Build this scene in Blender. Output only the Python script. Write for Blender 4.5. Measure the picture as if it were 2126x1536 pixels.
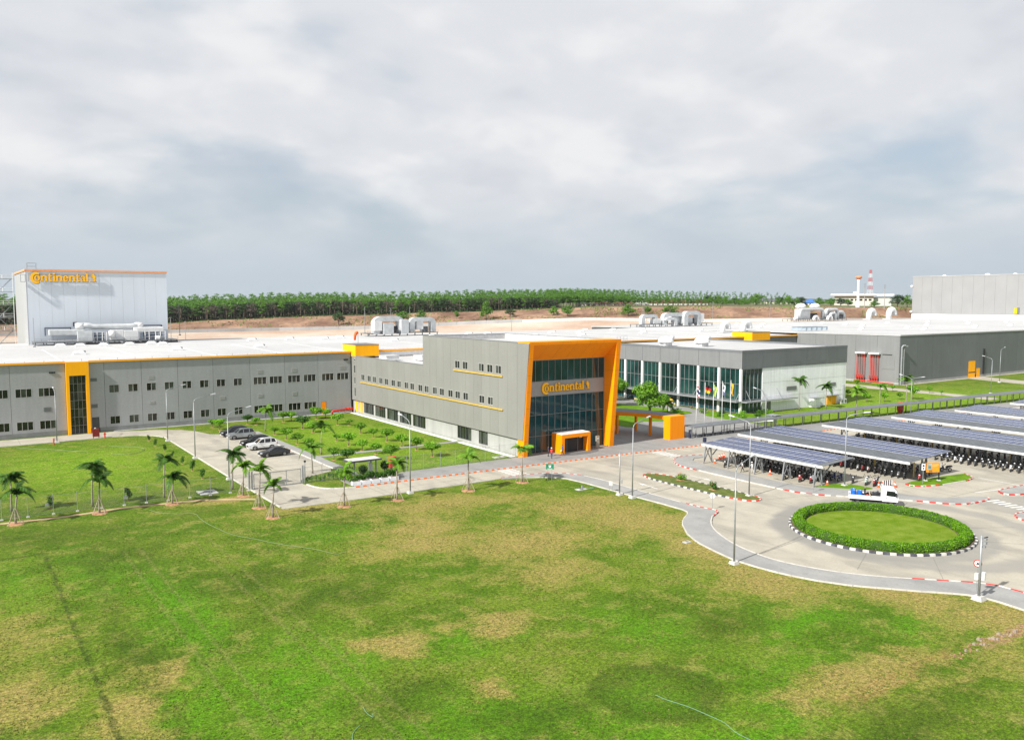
import bpy, bmesh, math, random
from mathutils import Vector, Matrix, noise as mn
from mathutils.geometry import tessellate_polygon
R = math.radians
for o in list(bpy.data.objects): bpy.data.objects.remove(o)
SC = bpy.context.scene
COL = SC.collection

# ------------------------------------------------------------------ camera
cam_d = bpy.data.cameras.new('camera'); CAM = bpy.data.objects.new('camera', cam_d); COL.objects.link(CAM)
cam_d.sensor_fit = 'HORIZONTAL'; cam_d.sensor_width = 36.0
cam_d.lens = 36.0 * 1725.757 / 2126.0
cam_d.clip_start = 0.5; cam_d.clip_end = 30000
CAM.location = (0, 0, 25)
CAM.rotation_euler = (R(90 - 4.77927), 0, R(55.6834 - 90))
SC.camera = CAM

# ------------------------------------------------------------------ sky
SUN_AZ = R(9.0)      # shadows fall along +x, a touch towards +y
SUN_EL = R(40.0)
world = bpy.data.worlds.new('World'); SC.world = world; world.use_nodes = True
wn = world.node_tree; wn.nodes.clear()
def wnode(t, **k):
    n = wn.nodes.new(t)
    for a, v in k.items(): setattr(n, a, v)
    return n
sky = wnode('ShaderNodeTexSky', sky_type='NISHITA', sun_disc=False)
sky.sun_elevation = SUN_EL
sky.sun_rotation = R(270) - SUN_AZ
sky.air_density = 1.0; sky.dust_density = 2.0; sky.ozone_density = 1.0
tc = wnode('ShaderNodeTexCoord')
sep = wnode('ShaderNodeSeparateXYZ'); wn.links.new(tc.outputs['Generated'], sep.inputs[0])
zc = wnode('ShaderNodeMath', operation='MAXIMUM'); zc.inputs[1].default_value = 0.0
wn.links.new(sep.outputs[2], zc.inputs[0])
za = wnode('ShaderNodeMath', operation='ADD'); za.inputs[1].default_value = 0.30; wn.links.new(zc.outputs[0], za.inputs[0])
dx = wnode('ShaderNodeMath', operation='DIVIDE'); wn.links.new(sep.outputs[0], dx.inputs[0]); wn.links.new(za.outputs[0], dx.inputs[1])
dy = wnode('ShaderNodeMath', operation='DIVIDE'); wn.links.new(sep.outputs[1], dy.inputs[0]); wn.links.new(za.outputs[0], dy.inputs[1])
cb = wnode('ShaderNodeCombineXYZ'); wn.links.new(dx.outputs[0], cb.inputs[0]); wn.links.new(dy.outputs[0], cb.inputs[1])
cb.inputs[2].default_value = 4.4
def wnoise(scale, detail, rough, dist):
    n = wnode('ShaderNodeTexNoise'); n.inputs['Scale'].default_value = scale; n.inputs['Detail'].default_value = detail
    n.inputs['Roughness'].default_value = rough; n.inputs['Distortion'].default_value = dist
    wn.links.new(cb.outputs[0], n.inputs['Vector']); return n
n1 = wnoise(1.5, 7, 0.50, 0.2); n2 = wnoise(3.4, 8, 0.50, 0.15)
def ramp(src, pts):
    r = wnode('ShaderNodeValToRGB'); r.color_ramp.interpolation = 'EASE'
    e = r.color_ramp.elements
    while len(e) < len(pts): e.new(0.5)
    for el, (p, c) in zip(e, pts): el.position = p; el.color = (*c, 1)
    wn.links.new(src, r.inputs[0]); return r
CB = 1.0
cover = ramp(n1.outputs[0], [(0.33, (0, 0, 0)), (0.55, (1, 1, 1))])
shade = ramp(n2.outputs[0], [(0.30, (7.1, 7.4, 7.9)), (0.47, (7.9, 8.1, 8.5)), (0.66, (9.1, 9.15, 9.3))])
mixc = wnode('ShaderNodeMix', data_type='RGBA')
wn.links.new(cover.outputs[0], mixc.inputs[0])
gap = wnode('ShaderNodeMix', data_type='RGBA'); gap.inputs[0].default_value = 0.62
wn.links.new(sky.outputs[0], gap.inputs[6]); gap.inputs[7].default_value = (6.7, 7.5, 8.4, 1)
wn.links.new(gap.outputs[2], mixc.inputs[6]); wn.links.new(shade.outputs[0], mixc.inputs[7])
# towards the horizon the cloud deck melts into pale even haze
hz = wnode('ShaderNodeMapRange'); hz.inputs['From Min'].default_value = 0.0; hz.inputs['From Max'].default_value = 0.16
hz.inputs['To Min'].default_value = 1.0; hz.inputs['To Max'].default_value = 0.0; hz.interpolation_type = 'SMOOTHSTEP'
wn.links.new(zc.outputs[0], hz.inputs['Value'])
mixh = wnode('ShaderNodeMix', data_type='RGBA'); wn.links.new(hz.outputs[0], mixh.inputs[0])
wn.links.new(mixc.outputs[2], mixh.inputs[6]); mixh.inputs[7].default_value = (5.7, 6.5, 7.2, 1)
bg = wnode('ShaderNodeBackground'); bg.inputs['Strength'].default_value = 0.065
wn.links.new(mixh.outputs[2], bg.inputs['Color'])
wo = wnode('ShaderNodeOutputWorld'); wn.links.new(bg.outputs[0], wo.inputs['Surface'])

# ------------------------------------------------------------------ sun
sd = bpy.data.lights.new('sun', 'SUN'); SUN = bpy.data.objects.new('sun', sd); COL.objects.link(SUN)
sd.energy = 5.0; sd.angle = R(1.3); sd.color = (1.0, 0.96, 0.89)
SUN.rotation_euler = (0, R(-(90 - R(0)) + math.degrees(SUN_EL)), 0)
dirv = Vector((math.cos(SUN_AZ) * math.cos(SUN_EL), math.sin(SUN_AZ) * math.cos(SUN_EL), -math.sin(SUN_EL)))
SUN.rotation_euler = dirv.to_track_quat('-Z', 'Y').to_euler()
SUN.location = (-60, 0, 90)
vs = SC.view_settings
vs.view_transform = 'Standard'; vs.look = 'None'; vs.exposure = 0.55; vs.gamma = 1.0; vs.use_curve_mapping = False
SC.cycles.max_bounces = 6; SC.cycles.transparent_max_bounces = 12; SC.cycles.sample_clamp_indirect = 6

# ------------------------------------------------------------------ materials
MATS = {}
def mat(name, col, rough=0.6, metal=0.0, var=0.12, scale=2.0, detail=4, bump=0.0, bscale=20.0, spec=0.5, col2=None, ior=1.5, fine=0.0, fscale=30.0, coat=0.0):
    if name in MATS: return MATS[name]
    m = bpy.data.materials.new(name); m.use_nodes = True; nt = m.node_tree
    b = nt.nodes['Principled BSDF']
    b.inputs['Roughness'].default_value = rough; b.inputs['Metallic'].default_value = metal
    b.inputs['Specular IOR Level'].default_value = spec; b.inputs['IOR'].default_value = ior
    b.inputs['Coat Weight'].default_value = coat
    g = nt.nodes.new('ShaderNodeNewGeometry')
    n = nt.nodes.new('ShaderNodeTexNoise'); n.inputs['Scale'].default_value = scale; n.inputs['Detail'].default_value = detail
    nt.links.new(g.outputs['Position'], n.inputs['Vector'])
    mx = nt.nodes.new('ShaderNodeMix'); mx.data_type = 'RGBA'
    a = tuple(max(0, c * (1 - var)) for c in col); c2 = col2 if col2 else tuple(min(1, c * (1 + var)) for c in col)
    mr = nt.nodes.new('ShaderNodeMapRange'); mr.inputs['From Min'].default_value = 0.32; mr.inputs['From Max'].default_value = 0.68
    nt.links.new(n.outputs[0], mr.inputs['Value']); nt.links.new(mr.outputs[0], mx.inputs[0])
    mx.inputs[6].default_value = (*a, 1); mx.inputs[7].default_value = (*c2, 1)
    out = mx.outputs[2]
    if fine > 0:
        nf = nt.nodes.new('ShaderNodeTexNoise'); nf.inputs['Scale'].default_value = fscale; nf.inputs['Detail'].default_value = 3
        nt.links.new(g.outputs['Position'], nf.inputs['Vector'])
        r2 = nt.nodes.new('ShaderNodeMapRange'); r2.inputs['From Min'].default_value = 0.3; r2.inputs['From Max'].default_value = 0.7
        r2.inputs['To Min'].default_value = 1 - fine; r2.inputs['To Max'].default_value = 1 + fine
        nt.links.new(nf.outputs[0], r2.inputs['Value'])
        vm = nt.nodes.new('ShaderNodeVectorMath'); vm.operation = 'SCALE'
        nt.links.new(out, vm.inputs[0]); nt.links.new(r2.outputs[0], vm.inputs['Scale']); out = vm.outputs[0]
    nt.links.new(out, b.inputs['Base Color'])
    if bump > 0:
        nb = nt.nodes.new('ShaderNodeTexNoise'); nb.inputs['Scale'].default_value = bscale; nb.inputs['Detail'].default_value = 4
        nt.links.new(g.outputs['Position'], nb.inputs['Vector'])
        bp = nt.nodes.new('ShaderNodeBump'); bp.inputs['Strength'].default_value = bump; bp.inputs['Distance'].default_value = 0.05
        nt.links.new(nb.outputs[0], bp.inputs['Height']); nt.links.new(bp.outputs[0], b.inputs['Normal'])
    MATS[name] = m; return m

def leafmat(name, c1, c2, c3):
    m = bpy.data.materials.new(name); m.use_nodes = True; nt = m.node_tree; b = nt.nodes['Principled BSDF']
    b.inputs['Roughness'].default_value = 0.55; b.inputs['Specular IOR Level'].default_value = 0.3
    g = nt.nodes.new('ShaderNodeNewGeometry')
    oi = nt.nodes.new('ShaderNodeObjectInfo')
    rp = nt.nodes.new('ShaderNodeValToRGB'); e = rp.color_ramp.elements; e.new(0.5)
    for el, p, c in zip(e, (0.0, 0.5, 1.0), (c1, c2, c3)): el.position = p; el.color = (*c, 1)
    nt.links.new(g.outputs['Random Per Island'], rp.inputs[0])
    hs = nt.nodes.new('ShaderNodeHueSaturation'); nt.links.new(rp.outputs[0], hs.inputs['Color'])
    mr = nt.nodes.new('ShaderNodeMapRange'); mr.inputs['To Min'].default_value = 0.75; mr.inputs['To Max'].default_value = 1.25
    nt.links.new(oi.outputs['Random'], mr.inputs['Value']); nt.links.new(mr.outputs[0], hs.inputs['Value'])
    nt.links.new(hs.outputs[0], b.inputs['Base Color'])
    tr = nt.nodes.new('ShaderNodeBsdfTranslucent'); nt.links.new(hs.outputs[0], tr.inputs['Color'])
    ms = nt.nodes.new('ShaderNodeMixShader'); ms.inputs[0].default_value = 0.3
    nt.links.new(b.outputs[0], ms.inputs[1]); nt.links.new(tr.outputs[0], ms.inputs[2])
    nt.links.new(ms.outputs[0], nt.nodes['Material Output'].inputs['Surface'])
    MATS[name] = m; return m

cladding = mat('cladding_grey', (0.225, 0.225, 0.212), 0.5, 0.0, 0.05, 0.15, bump=0.05, bscale=6, fine=0.04, fscale=4)
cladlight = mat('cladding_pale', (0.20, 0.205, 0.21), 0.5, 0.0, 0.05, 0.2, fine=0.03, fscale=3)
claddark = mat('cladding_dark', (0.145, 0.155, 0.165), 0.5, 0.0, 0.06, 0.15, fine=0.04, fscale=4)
facmat = mat('cladding_factory', (0.315, 0.323, 0.342), 0.55, 0.0, 0.08, 0.08, fine=0.05, fscale=3)
wallback = mat('wall_backing', (0.07, 0.07, 0.07), 0.7)
joint = mat('joint_shadow_gap', (0.05, 0.05, 0.05), 0.8)
def weather(m, streak=0.07, tone=0.05):
    nt = m.node_tree; b = nt.nodes['Principled BSDF']; src = b.inputs['Base Color'].links[0].from_socket
    g = nt.nodes.new('ShaderNodeNewGeometry'); mp = nt.nodes.new('ShaderNodeMapping'); mp.inputs['Scale'].default_value = (1.6, 1.6, 0.09); nt.links.new(g.outputs['Position'], mp.inputs[0])
    n = nt.nodes.new('ShaderNodeTexNoise'); n.inputs['Scale'].default_value = 1.0; n.inputs['Detail'].default_value = 5; nt.links.new(mp.outputs[0], n.inputs['Vector'])
    r = nt.nodes.new('ShaderNodeMapRange'); r.inputs['From Min'].default_value = .3; r.inputs['From Max'].default_value = .7; r.inputs['To Min'].default_value = 1 - streak; r.inputs['To Max'].default_value = 1 + streak; nt.links.new(n.outputs[0], r.inputs['Value'])
    oi = nt.nodes.new('ShaderNodeObjectInfo'); r2 = nt.nodes.new('ShaderNodeMapRange'); r2.inputs['To Min'].default_value = 1 - tone; r2.inputs['To Max'].default_value = 1 + tone; nt.links.new(oi.outputs['Random'], r2.inputs['Value'])
    mu = nt.nodes.new('ShaderNodeMath'); mu.operation = 'MULTIPLY'; nt.links.new(r.outputs[0], mu.inputs[0]); nt.links.new(r2.outputs[0], mu.inputs[1])
    v = nt.nodes.new('ShaderNodeVectorMath'); v.operation = 'SCALE'; nt.links.new(src, v.inputs[0]); nt.links.new(mu.outputs[0], v.inputs['Scale']); nt.links.new(v.outputs[0], b.inputs['Base Color'])
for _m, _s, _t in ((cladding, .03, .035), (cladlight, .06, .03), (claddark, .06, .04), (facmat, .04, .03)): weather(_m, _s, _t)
whitewall = mat('white_render', (0.86, 0.87, 0.89), 0.7, 0, 0.04, 0.3, fine=0.03, fscale=2)
palewall = mat('pale_plinth', (0.33, 0.335, 0.32), 0.75, 0, 0.06, 0.4)
towerwall = mat('tower_front_shade_tone', (0.62, 0.665, 0.73), 0.5, 0, 0.04, 0.08)  # same paint as the tower side; the shaded front's tone is set in the colour
roofwhite = mat('roof_membrane', (0.445, 0.445, 0.445), 0.7, 0, 0.10, 0.045, 7, fine=0.05, fscale=0.4)
roofside = mat('roof_kerb_grey', (0.45, 0.45, 0.45), 0.6)
orange = mat('orange_panel', (1.0, 0.30, 0.0), 0.5, 0, 0.02, 0.3, spec=0.2)
yellow = mat('yellow_panel', (1.0, 0.44, 0.0), 0.5, 0, 0.02, 0.3, spec=0.2)
yellowtrim = mat('yellow_trim', (0.95, 0.42, 0.02), 0.5, 0, 0.04, 0.3)
signyel = mat('sign_yellow', (1.0, 0.50, 0.0), 0.5, 0, 0.02, 0.3)
signedge = mat('sign_return', (0.10, 0.06, 0.01), 0.5)
glass = mat('glass_dark', (0.007, 0.045, 0.052), 0.04, 0, 0.4, 0.35, spec=0.45, ior=1.5)
glassgrn = mat('glass_green', (0.009, 0.04, 0.034), 0.05, 0, 0.6, 0.2, spec=0.45, ior=1.5)
glasswin = mat('glass_window', (0.012, 0.016, 0.012), 0.06, 0, 0.4, 0.5, spec=0.5)
glassbl = mat('glass_blind', (0.055, 0.065, 0.055), 0.12, 0, 0.3, 0.8, spec=0.5)
alu = mat('aluminium', (0.26, 0.27, 0.28), 0.45, 0.2, 0.05)
aludark = mat('aluminium_dark', (0.16, 0.17, 0.18), 0.45, 0.3, 0.05)
frame_w = mat('frame_pale', (0.42, 0.42, 0.41), 0.5, 0, 0.05)
galv = mat('galvanised', (0.30, 0.315, 0.33), 0.45, 0.3, 0.10, 3)
galvdark = mat('galvanised_dark', (0.18, 0.19, 0.20), 0.5, 0.4, 0.10, 3)
duct = mat('duct_steel', (0.52, 0.54, 0.555), 0.45, 0.15, 0.12, 0.8)
ductw = mat('duct_white', (0.66, 0.665, 0.67), 0.5, 0.0, 0.08, 0.8)
blackp = mat('black_paint', (0.012, 0.012, 0.014), 0.45)
darkm = mat('dark_machinery', (0.035, 0.035, 0.04), 0.6, 0.2, 0.3, 2)
redp = mat('red_paint', (0.55, 0.025, 0.012), 0.45, 0, 0.08)
kred = mat('kerb_red', (0.50, 0.035, 0.028), 0.8, 0, 0.3, 1.6, 6, fine=.15, fscale=9)
kwhite = mat('kerb_white', (0.50, 0.49, 0.46), 0.8, 0, 0.22, 1.6, 6, fine=.12, fscale=9)
kblack = mat('kerb_black', (0.06, 0.064, 0.08), 0.8, 0, 0.45, 1.6, 6, fine=.2, fscale=9)
korange = mat('kerb_orange', (0.75, 0.15, 0.015), 0.8, 0, 0.25, 1.6, 6, fine=.15, fscale=9)
kplain = mat('kerb_plain', (0.48, 0.46, 0.42), 0.8, 0, 0.15, 1)
white_p = mat('white_paint', (0.78, 0.78, 0.78), 0.5, 0, 0.03)
roadline = mat('road_paint', (0.60, 0.60, 0.58), 0.8, 0, 0.15, 3)
trunkm = mat('bark', (0.17, 0.135, 0.10), 0.9, 0, 0.3, 6)
palmtr = mat('palm_bark', (0.25, 0.22, 0.18), 0.9, 0, 0.25, 5)
stakem = mat('stake_wood', (0.36, 0.30, 0.22), 0.85, 0, 0.25, 5)
soil = mat('orange_soil', (0.36, 0.19, 0.10), 0.95, 0, 0.3, 4, bump=0.6, bscale=8)
rubber = mat('rubber', (0.015, 0.015, 0.016), 0.8)
rim = mat('wheel_rim', (0.4, 0.4, 0.41), 0.3, 0.8)
hosem = mat('hose', (0.16, 0.30, 0.19), 0.6)
skin = mat('skin', (0.30, 0.16, 0.10), 0.6)
solar = mat('solar_glass', (0.030, 0.046, 0.125), 0.22, 0.0, 0.25, 0.8, spec=0.22)
solarfr = mat('solar_frame', (0.40, 0.42, 0.44), 0.5, 0.1)
sheet = mat('roof_sheet', (0.125, 0.137, 0.15), 0.5, 0.0, 0.12, 0.7, spec=0.3)
for _m, _s, _t in ((whitewall, .08, 0), (palewall, .1, .02), (towerwall, .015, .01), (orange, .05, .02), (yellow, .05, .02), (roofwhite, .05, .0)): weather(_m, _s, _t)
leafA = leafmat('leaf_bright', (0.06, 0.17, 0.005), (0.15, 0.35, 0.010), (0.23, 0.45, 0.03))
leafB = leafmat('leaf_deep', (0.022, 0.075, 0.006), (0.05, 0.15, 0.010), (0.085, 0.20, 0.018))
leafP = leafmat('palm_leaf', (0.03, 0.09, 0.012), (0.06, 0.15, 0.015), (0.10, 0.20, 0.025))
leafPb = leafmat('palm_leaf_light', (0.07, 0.18, 0.012), (0.13, 0.28, 0.018), (0.20, 0.36, 0.03))
leafF = leafmat('forest_leaf', (0.05, 0.14, 0.014), (0.10, 0.25, 0.018), (0.16, 0.33, 0.03))
leafFd = leafmat('forest_leaf_dark', (0.022, 0.052, 0.016), (0.038, 0.085, 0.022), (0.06, 0.12, 0.026))
twig = leafmat('forest_twig', (0.085, 0.072, 0.055), (0.13, 0.108, 0.085), (0.18, 0.15, 0.12))
hedgel = leafmat('hedge_leaf', (0.06, 0.18, 0.004), (0.15, 0.38, 0.006), (0.27, 0.52, 0.015))

# ------------------------------------------------------------------ mesh helpers
class MB:
    def __init__(s, root=None):
        s.v = []; s.f = []; s.mi = []; s.m = 0
        s.o = Vector(root.location) if root is not None else Vector((0, 0, 0)); s.root = root
    def add(s, vs, fs):
        n = len(s.v); s.v += [tuple(p) for p in vs]
        for f in fs: s.f.append([n + i for i in f]); s.mi.append(s.m)
        return s
    def box(s, x0, x1, y0, y1, z0, z1):
        return s.add([(x0, y0, z0), (x1, y0, z0), (x1, y1, z0), (x0, y1, z0), (x0, y0, z1), (x1, y0, z1), (x1, y1, z1), (x0, y1, z1)],
                     [(3, 2, 1, 0), (4, 5, 6, 7), (0, 1, 5, 4), (1, 2, 6, 5), (2, 3, 7, 6), (3, 0, 4, 7)])
    def tbox(s, c, sx, sy, sz, tx=1.0, ty=1.0):   # tapered box, base centre c
        x, y, z = c; a, b = sx / 2, sy / 2
        return s.add([(x - a, y - b, z), (x + a, y - b, z), (x + a, y + b, z), (x - a, y + b, z), (x - a * tx, y - b * ty, z + sz), (x + a * tx, y - b * ty, z + sz), (x + a * tx, y + b * ty, z + sz), (x - a * tx, y + b * ty, z + sz)],
                     [(3, 2, 1, 0), (4, 5, 6, 7), (0, 1, 5, 4), (1, 2, 6, 5), (2, 3, 7, 6), (3, 0, 4, 7)])
    def quad(s, a, b, c, d): return s.add([a, b, c, d], [(0, 1, 2, 3)])
    def bar(s, a, b, w, h=None):
        a, b = Vector(a), Vector(b); d = (b - a); h = h or w
        if d.length < 1e-6: return s
        d.normalize(); up = Vector((0, 0, 1)) if abs(d.z) < 0.98 else Vector((1, 0, 0))
        r = d.cross(up).normalized() * (w / 2); u = r.cross(d).normalized() * (h / 2)
        ps = []
        for p in (a, b): ps += [p - r - u, p + r - u, p + r + u, p - r + u]
        return s.add(ps, [(3, 2, 1, 0), (4, 5, 6, 7), (0, 1, 5, 4), (1, 2, 6, 5), (2, 3, 7, 6), (3, 0, 4, 7)])
    def cyl(s, a, b, r0, r1=None, n=10, cap=True):
        a, b = Vector(a), Vector(b); r1 = r0 if r1 is None else r1; d = (b - a).normalized()
        up = Vector((0, 0, 1)) if abs(d.z) < 0.98 else Vector((1, 0, 0))
        x = d.cross(up).normalized(); y = d.cross(x)
        ps = []
        for p, r in ((a, r0), (b, r1)):
            for i in range(n):
                t = 2 * math.pi * i / n; ps.append(p + x * (r * math.cos(t)) + y * (r * math.sin(t)))
        fs = [(i, (i + 1) % n, n + (i + 1) % n, n + i) for i in range(n)]
        if cap: fs += [tuple(range(n))[::-1], tuple(range(n, 2 * n))]
        return s.add(ps, fs)
    def tube(s, pts, r, n=8, rs=None):
        P = [Vector(p) for p in pts]; ps = []; fs = []
        x0 = None
        for i, p in enumerate(P):
            d = (P[min(i + 1, len(P) - 1)] - P[max(i - 1, 0)]).normalized()
            if x0 is None:
                up = Vector((0, 0, 1)) if abs(d.z) < 0.9 else Vector((1, 0, 0)); x0 = d.cross(up).normalized()
            else:
                x0 = (x0 - d * x0.dot(d)); x0 = x0.normalized() if x0.length > 1e-5 else d.orthogonal().normalized()
            y = d.cross(x0); rr = rs[i] if rs else r
            for k in range(n):
                t = 2 * math.pi * (k + 0.5) / n; ps.append(p + x0 * (rr * math.cos(t)) + y * (rr * math.sin(t)))
        for i in range(len(P) - 1):
            for k in range(n):
                a = i * n + k; b = i * n + (k + 1) % n; fs.append((a, b, b + n, a + n))
        m = (len(P) - 1) * n
        fs += [tuple(range(n))[::-1], tuple(range(m, m + n))]
        return s.add(ps, fs)
    def sphere(s, c, r, n=10, m=6, sz=1.0, zmin=-1.0):
        c = Vector(c); ps = []; fs = []
        for j in range(m + 1):
            t = math.acos(max(-1, min(1, 1 - (1 - zmin) * j / m)))
            for i in range(n):
                a = 2 * math.pi * i / n
                ps.append(c + Vector((r * math.sin(t) * math.cos(a), r * math.sin(t) * math.sin(a), r * sz * math.cos(t))))
        for j in range(m):
            for i in range(n): fs.append((j * n + i, (j + 1) * n + i, (j + 1) * n + (i + 1) % n, j * n + (i + 1) % n))
        return s.add(ps, fs)
    def prism(s, poly, d0, d1, fn):     # 2-d polygon extruded; fn(u, v, w) -> xyz
        n = len(poly)
        ps = [fn(u, v, d0) for u, v in poly] + [fn(u, v, d1) for u, v in poly]
        tri = tessellate_polygon([[Vector((u, v, 0)) for u, v in poly]])
        fs = [tuple(t) for t in tri] + [tuple(n + i for i in t)[::-1] for t in tri]
        fs += [(i, (i + 1) % n, n + (i + 1) % n, n + i) for i in range(n)]
        return s.add(ps, fs)
    def build(s, name, mats, parent=None, smooth=False, bevel=0, recalc=True):
        parent = parent or None
        o_ = s.o
        me = bpy.data.meshes.new(name)
        me.from_pydata([(p[0] - o_.x, p[1] - o_.y, p[2] - o_.z) for p in s.v], [], s.f)
        ms = mats if isinstance(mats, (list, tuple)) else [mats]
        for m in ms: me.materials.append(m)
        if len(ms) > 1: me.polygons.foreach_set('material_index', s.mi)
        if recalc:
            bm = bmesh.new(); bm.from_mesh(me); bmesh.ops.recalc_face_normals(bm, faces=bm.faces)
            if bevel: bmesh.ops.bevel(bm, geom=list(bm.edges), offset=bevel, segments=2, affect='EDGES', profile=0.6, clamp_overlap=True)
            bm.to_mesh(me); bm.free()
        if smooth: me.polygons.foreach_set('use_smooth', [True] * len(me.polygons))
        ob = bpy.data.objects.new(name, me); COL.objects.link(ob)
        if parent is not None: ob.parent = parent
        elif s.root is not None: ob.parent = s.root
        return ob
def tag(o, label=None, cat=None, group=None, kind=None):
    if label: o['label'] = label
    if cat: o['category'] = cat
    if group: o['group'] = group
    if kind: o['kind'] = kind
    return o
def empty(name, loc, label=None, cat=None, group=None, rz=0.0):
    o = bpy.data.objects.new(name, None); COL.objects.link(o); o.location = loc; o.rotation_euler = (0, 0, rz)
    o.empty_display_size = 0.2
    return tag(o, label, cat, group)
def link_mesh(name, me, parent=None, loc=(0, 0, 0), rot=(0, 0, 0), sc=(1, 1, 1)):
    o = bpy.data.objects.new(name, me); COL.objects.link(o); o.location = loc; o.rotation_euler = rot; o.scale = sc
    if parent is not None: o.parent = parent
    return o
CHILD = {}
def copy_tree(src, parent=None, swap=None):
    c = src.copy(); COL.objects.link(c)
    if parent is not None: c.parent = parent
    if swap and c.data and len(c.material_slots):
        for sl in c.material_slots:
            if sl.material and sl.material.name in swap:
                nm = sl.material.name; sl.link = 'OBJECT'; sl.material = swap[nm]
    for ch in src.children: copy_tree(ch, c, swap)
    return c
ORD = ['first', 'second', 'third', 'fourth', 'fifth', 'sixth', 'seventh', 'eighth', 'ninth', 'tenth', 'eleventh', 'twelfth', 'thirteenth', 'fourteenth', 'fifteenth', 'sixteenth', 'seventeenth', 'eighteenth', 'nineteenth', 'twentieth'] + ['%dth' % i for i in range(21, 60)]
def flat(name, poly, z, m, kind='structure', sub=0):
    b = MB()
    tri = tessellate_polygon([[Vector((x, y, 0)) for x, y in poly]])
    b.add([(x, y, z) for x, y in poly], [tuple(t) for t in tri])
    o = b.build(name, m, recalc=False)
    me = o.data
    bm = bmesh.new(); bm.from_mesh(me); bmesh.ops.recalc_face_normals(bm, faces=bm.faces)
    for f in bm.faces:
        if f.normal.z < 0: f.normal_flip()
    bm.to_mesh(me); bm.free()
    if kind: o['kind'] = kind
    return o
def slab(name, poly, z0, z1, m, kind='structure', parent=None):
    b = MB().prism(poly, z0, z1, lambda u, v, w: (u, v, w)); o = b.build(name, m, parent=parent)
    if kind: o['kind'] = kind
    return o
def circle(cx, cy, r, n=48): return [(cx + r * math.cos(2 * math.pi * i / n), cy + r * math.sin(2 * math.pi * i / n)) for i in range(n)]
def resample(pts, step):
    out = [Vector(pts[0])]; acc = 0
    for a, b in zip(pts, pts[1:]):
        a, b = Vector(a), Vector(b); L = (b - a).length
        t = step - acc
        while t <= L + 1e-6:
            out.append(a + (b - a) * (t / L)); t += step
        acc = L - (t - step)
    return out
def smooth_poly(pts, it=2, closed=False):
    P = [Vector(p) for p in pts]
    for _ in range(it):
        Q = []
        n = len(P)
        rng = range(n) if closed else range(n - 1)
        if not closed: Q.append(P[0])
        for i in rng:
            a, b = P[i], P[(i + 1) % n]; Q += [a * 0.75 + b * 0.25, a * 0.25 + b * 0.75]
        if not closed: Q.append(P[-1])
        P = Q
    return [tuple(p) for p in P]
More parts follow.
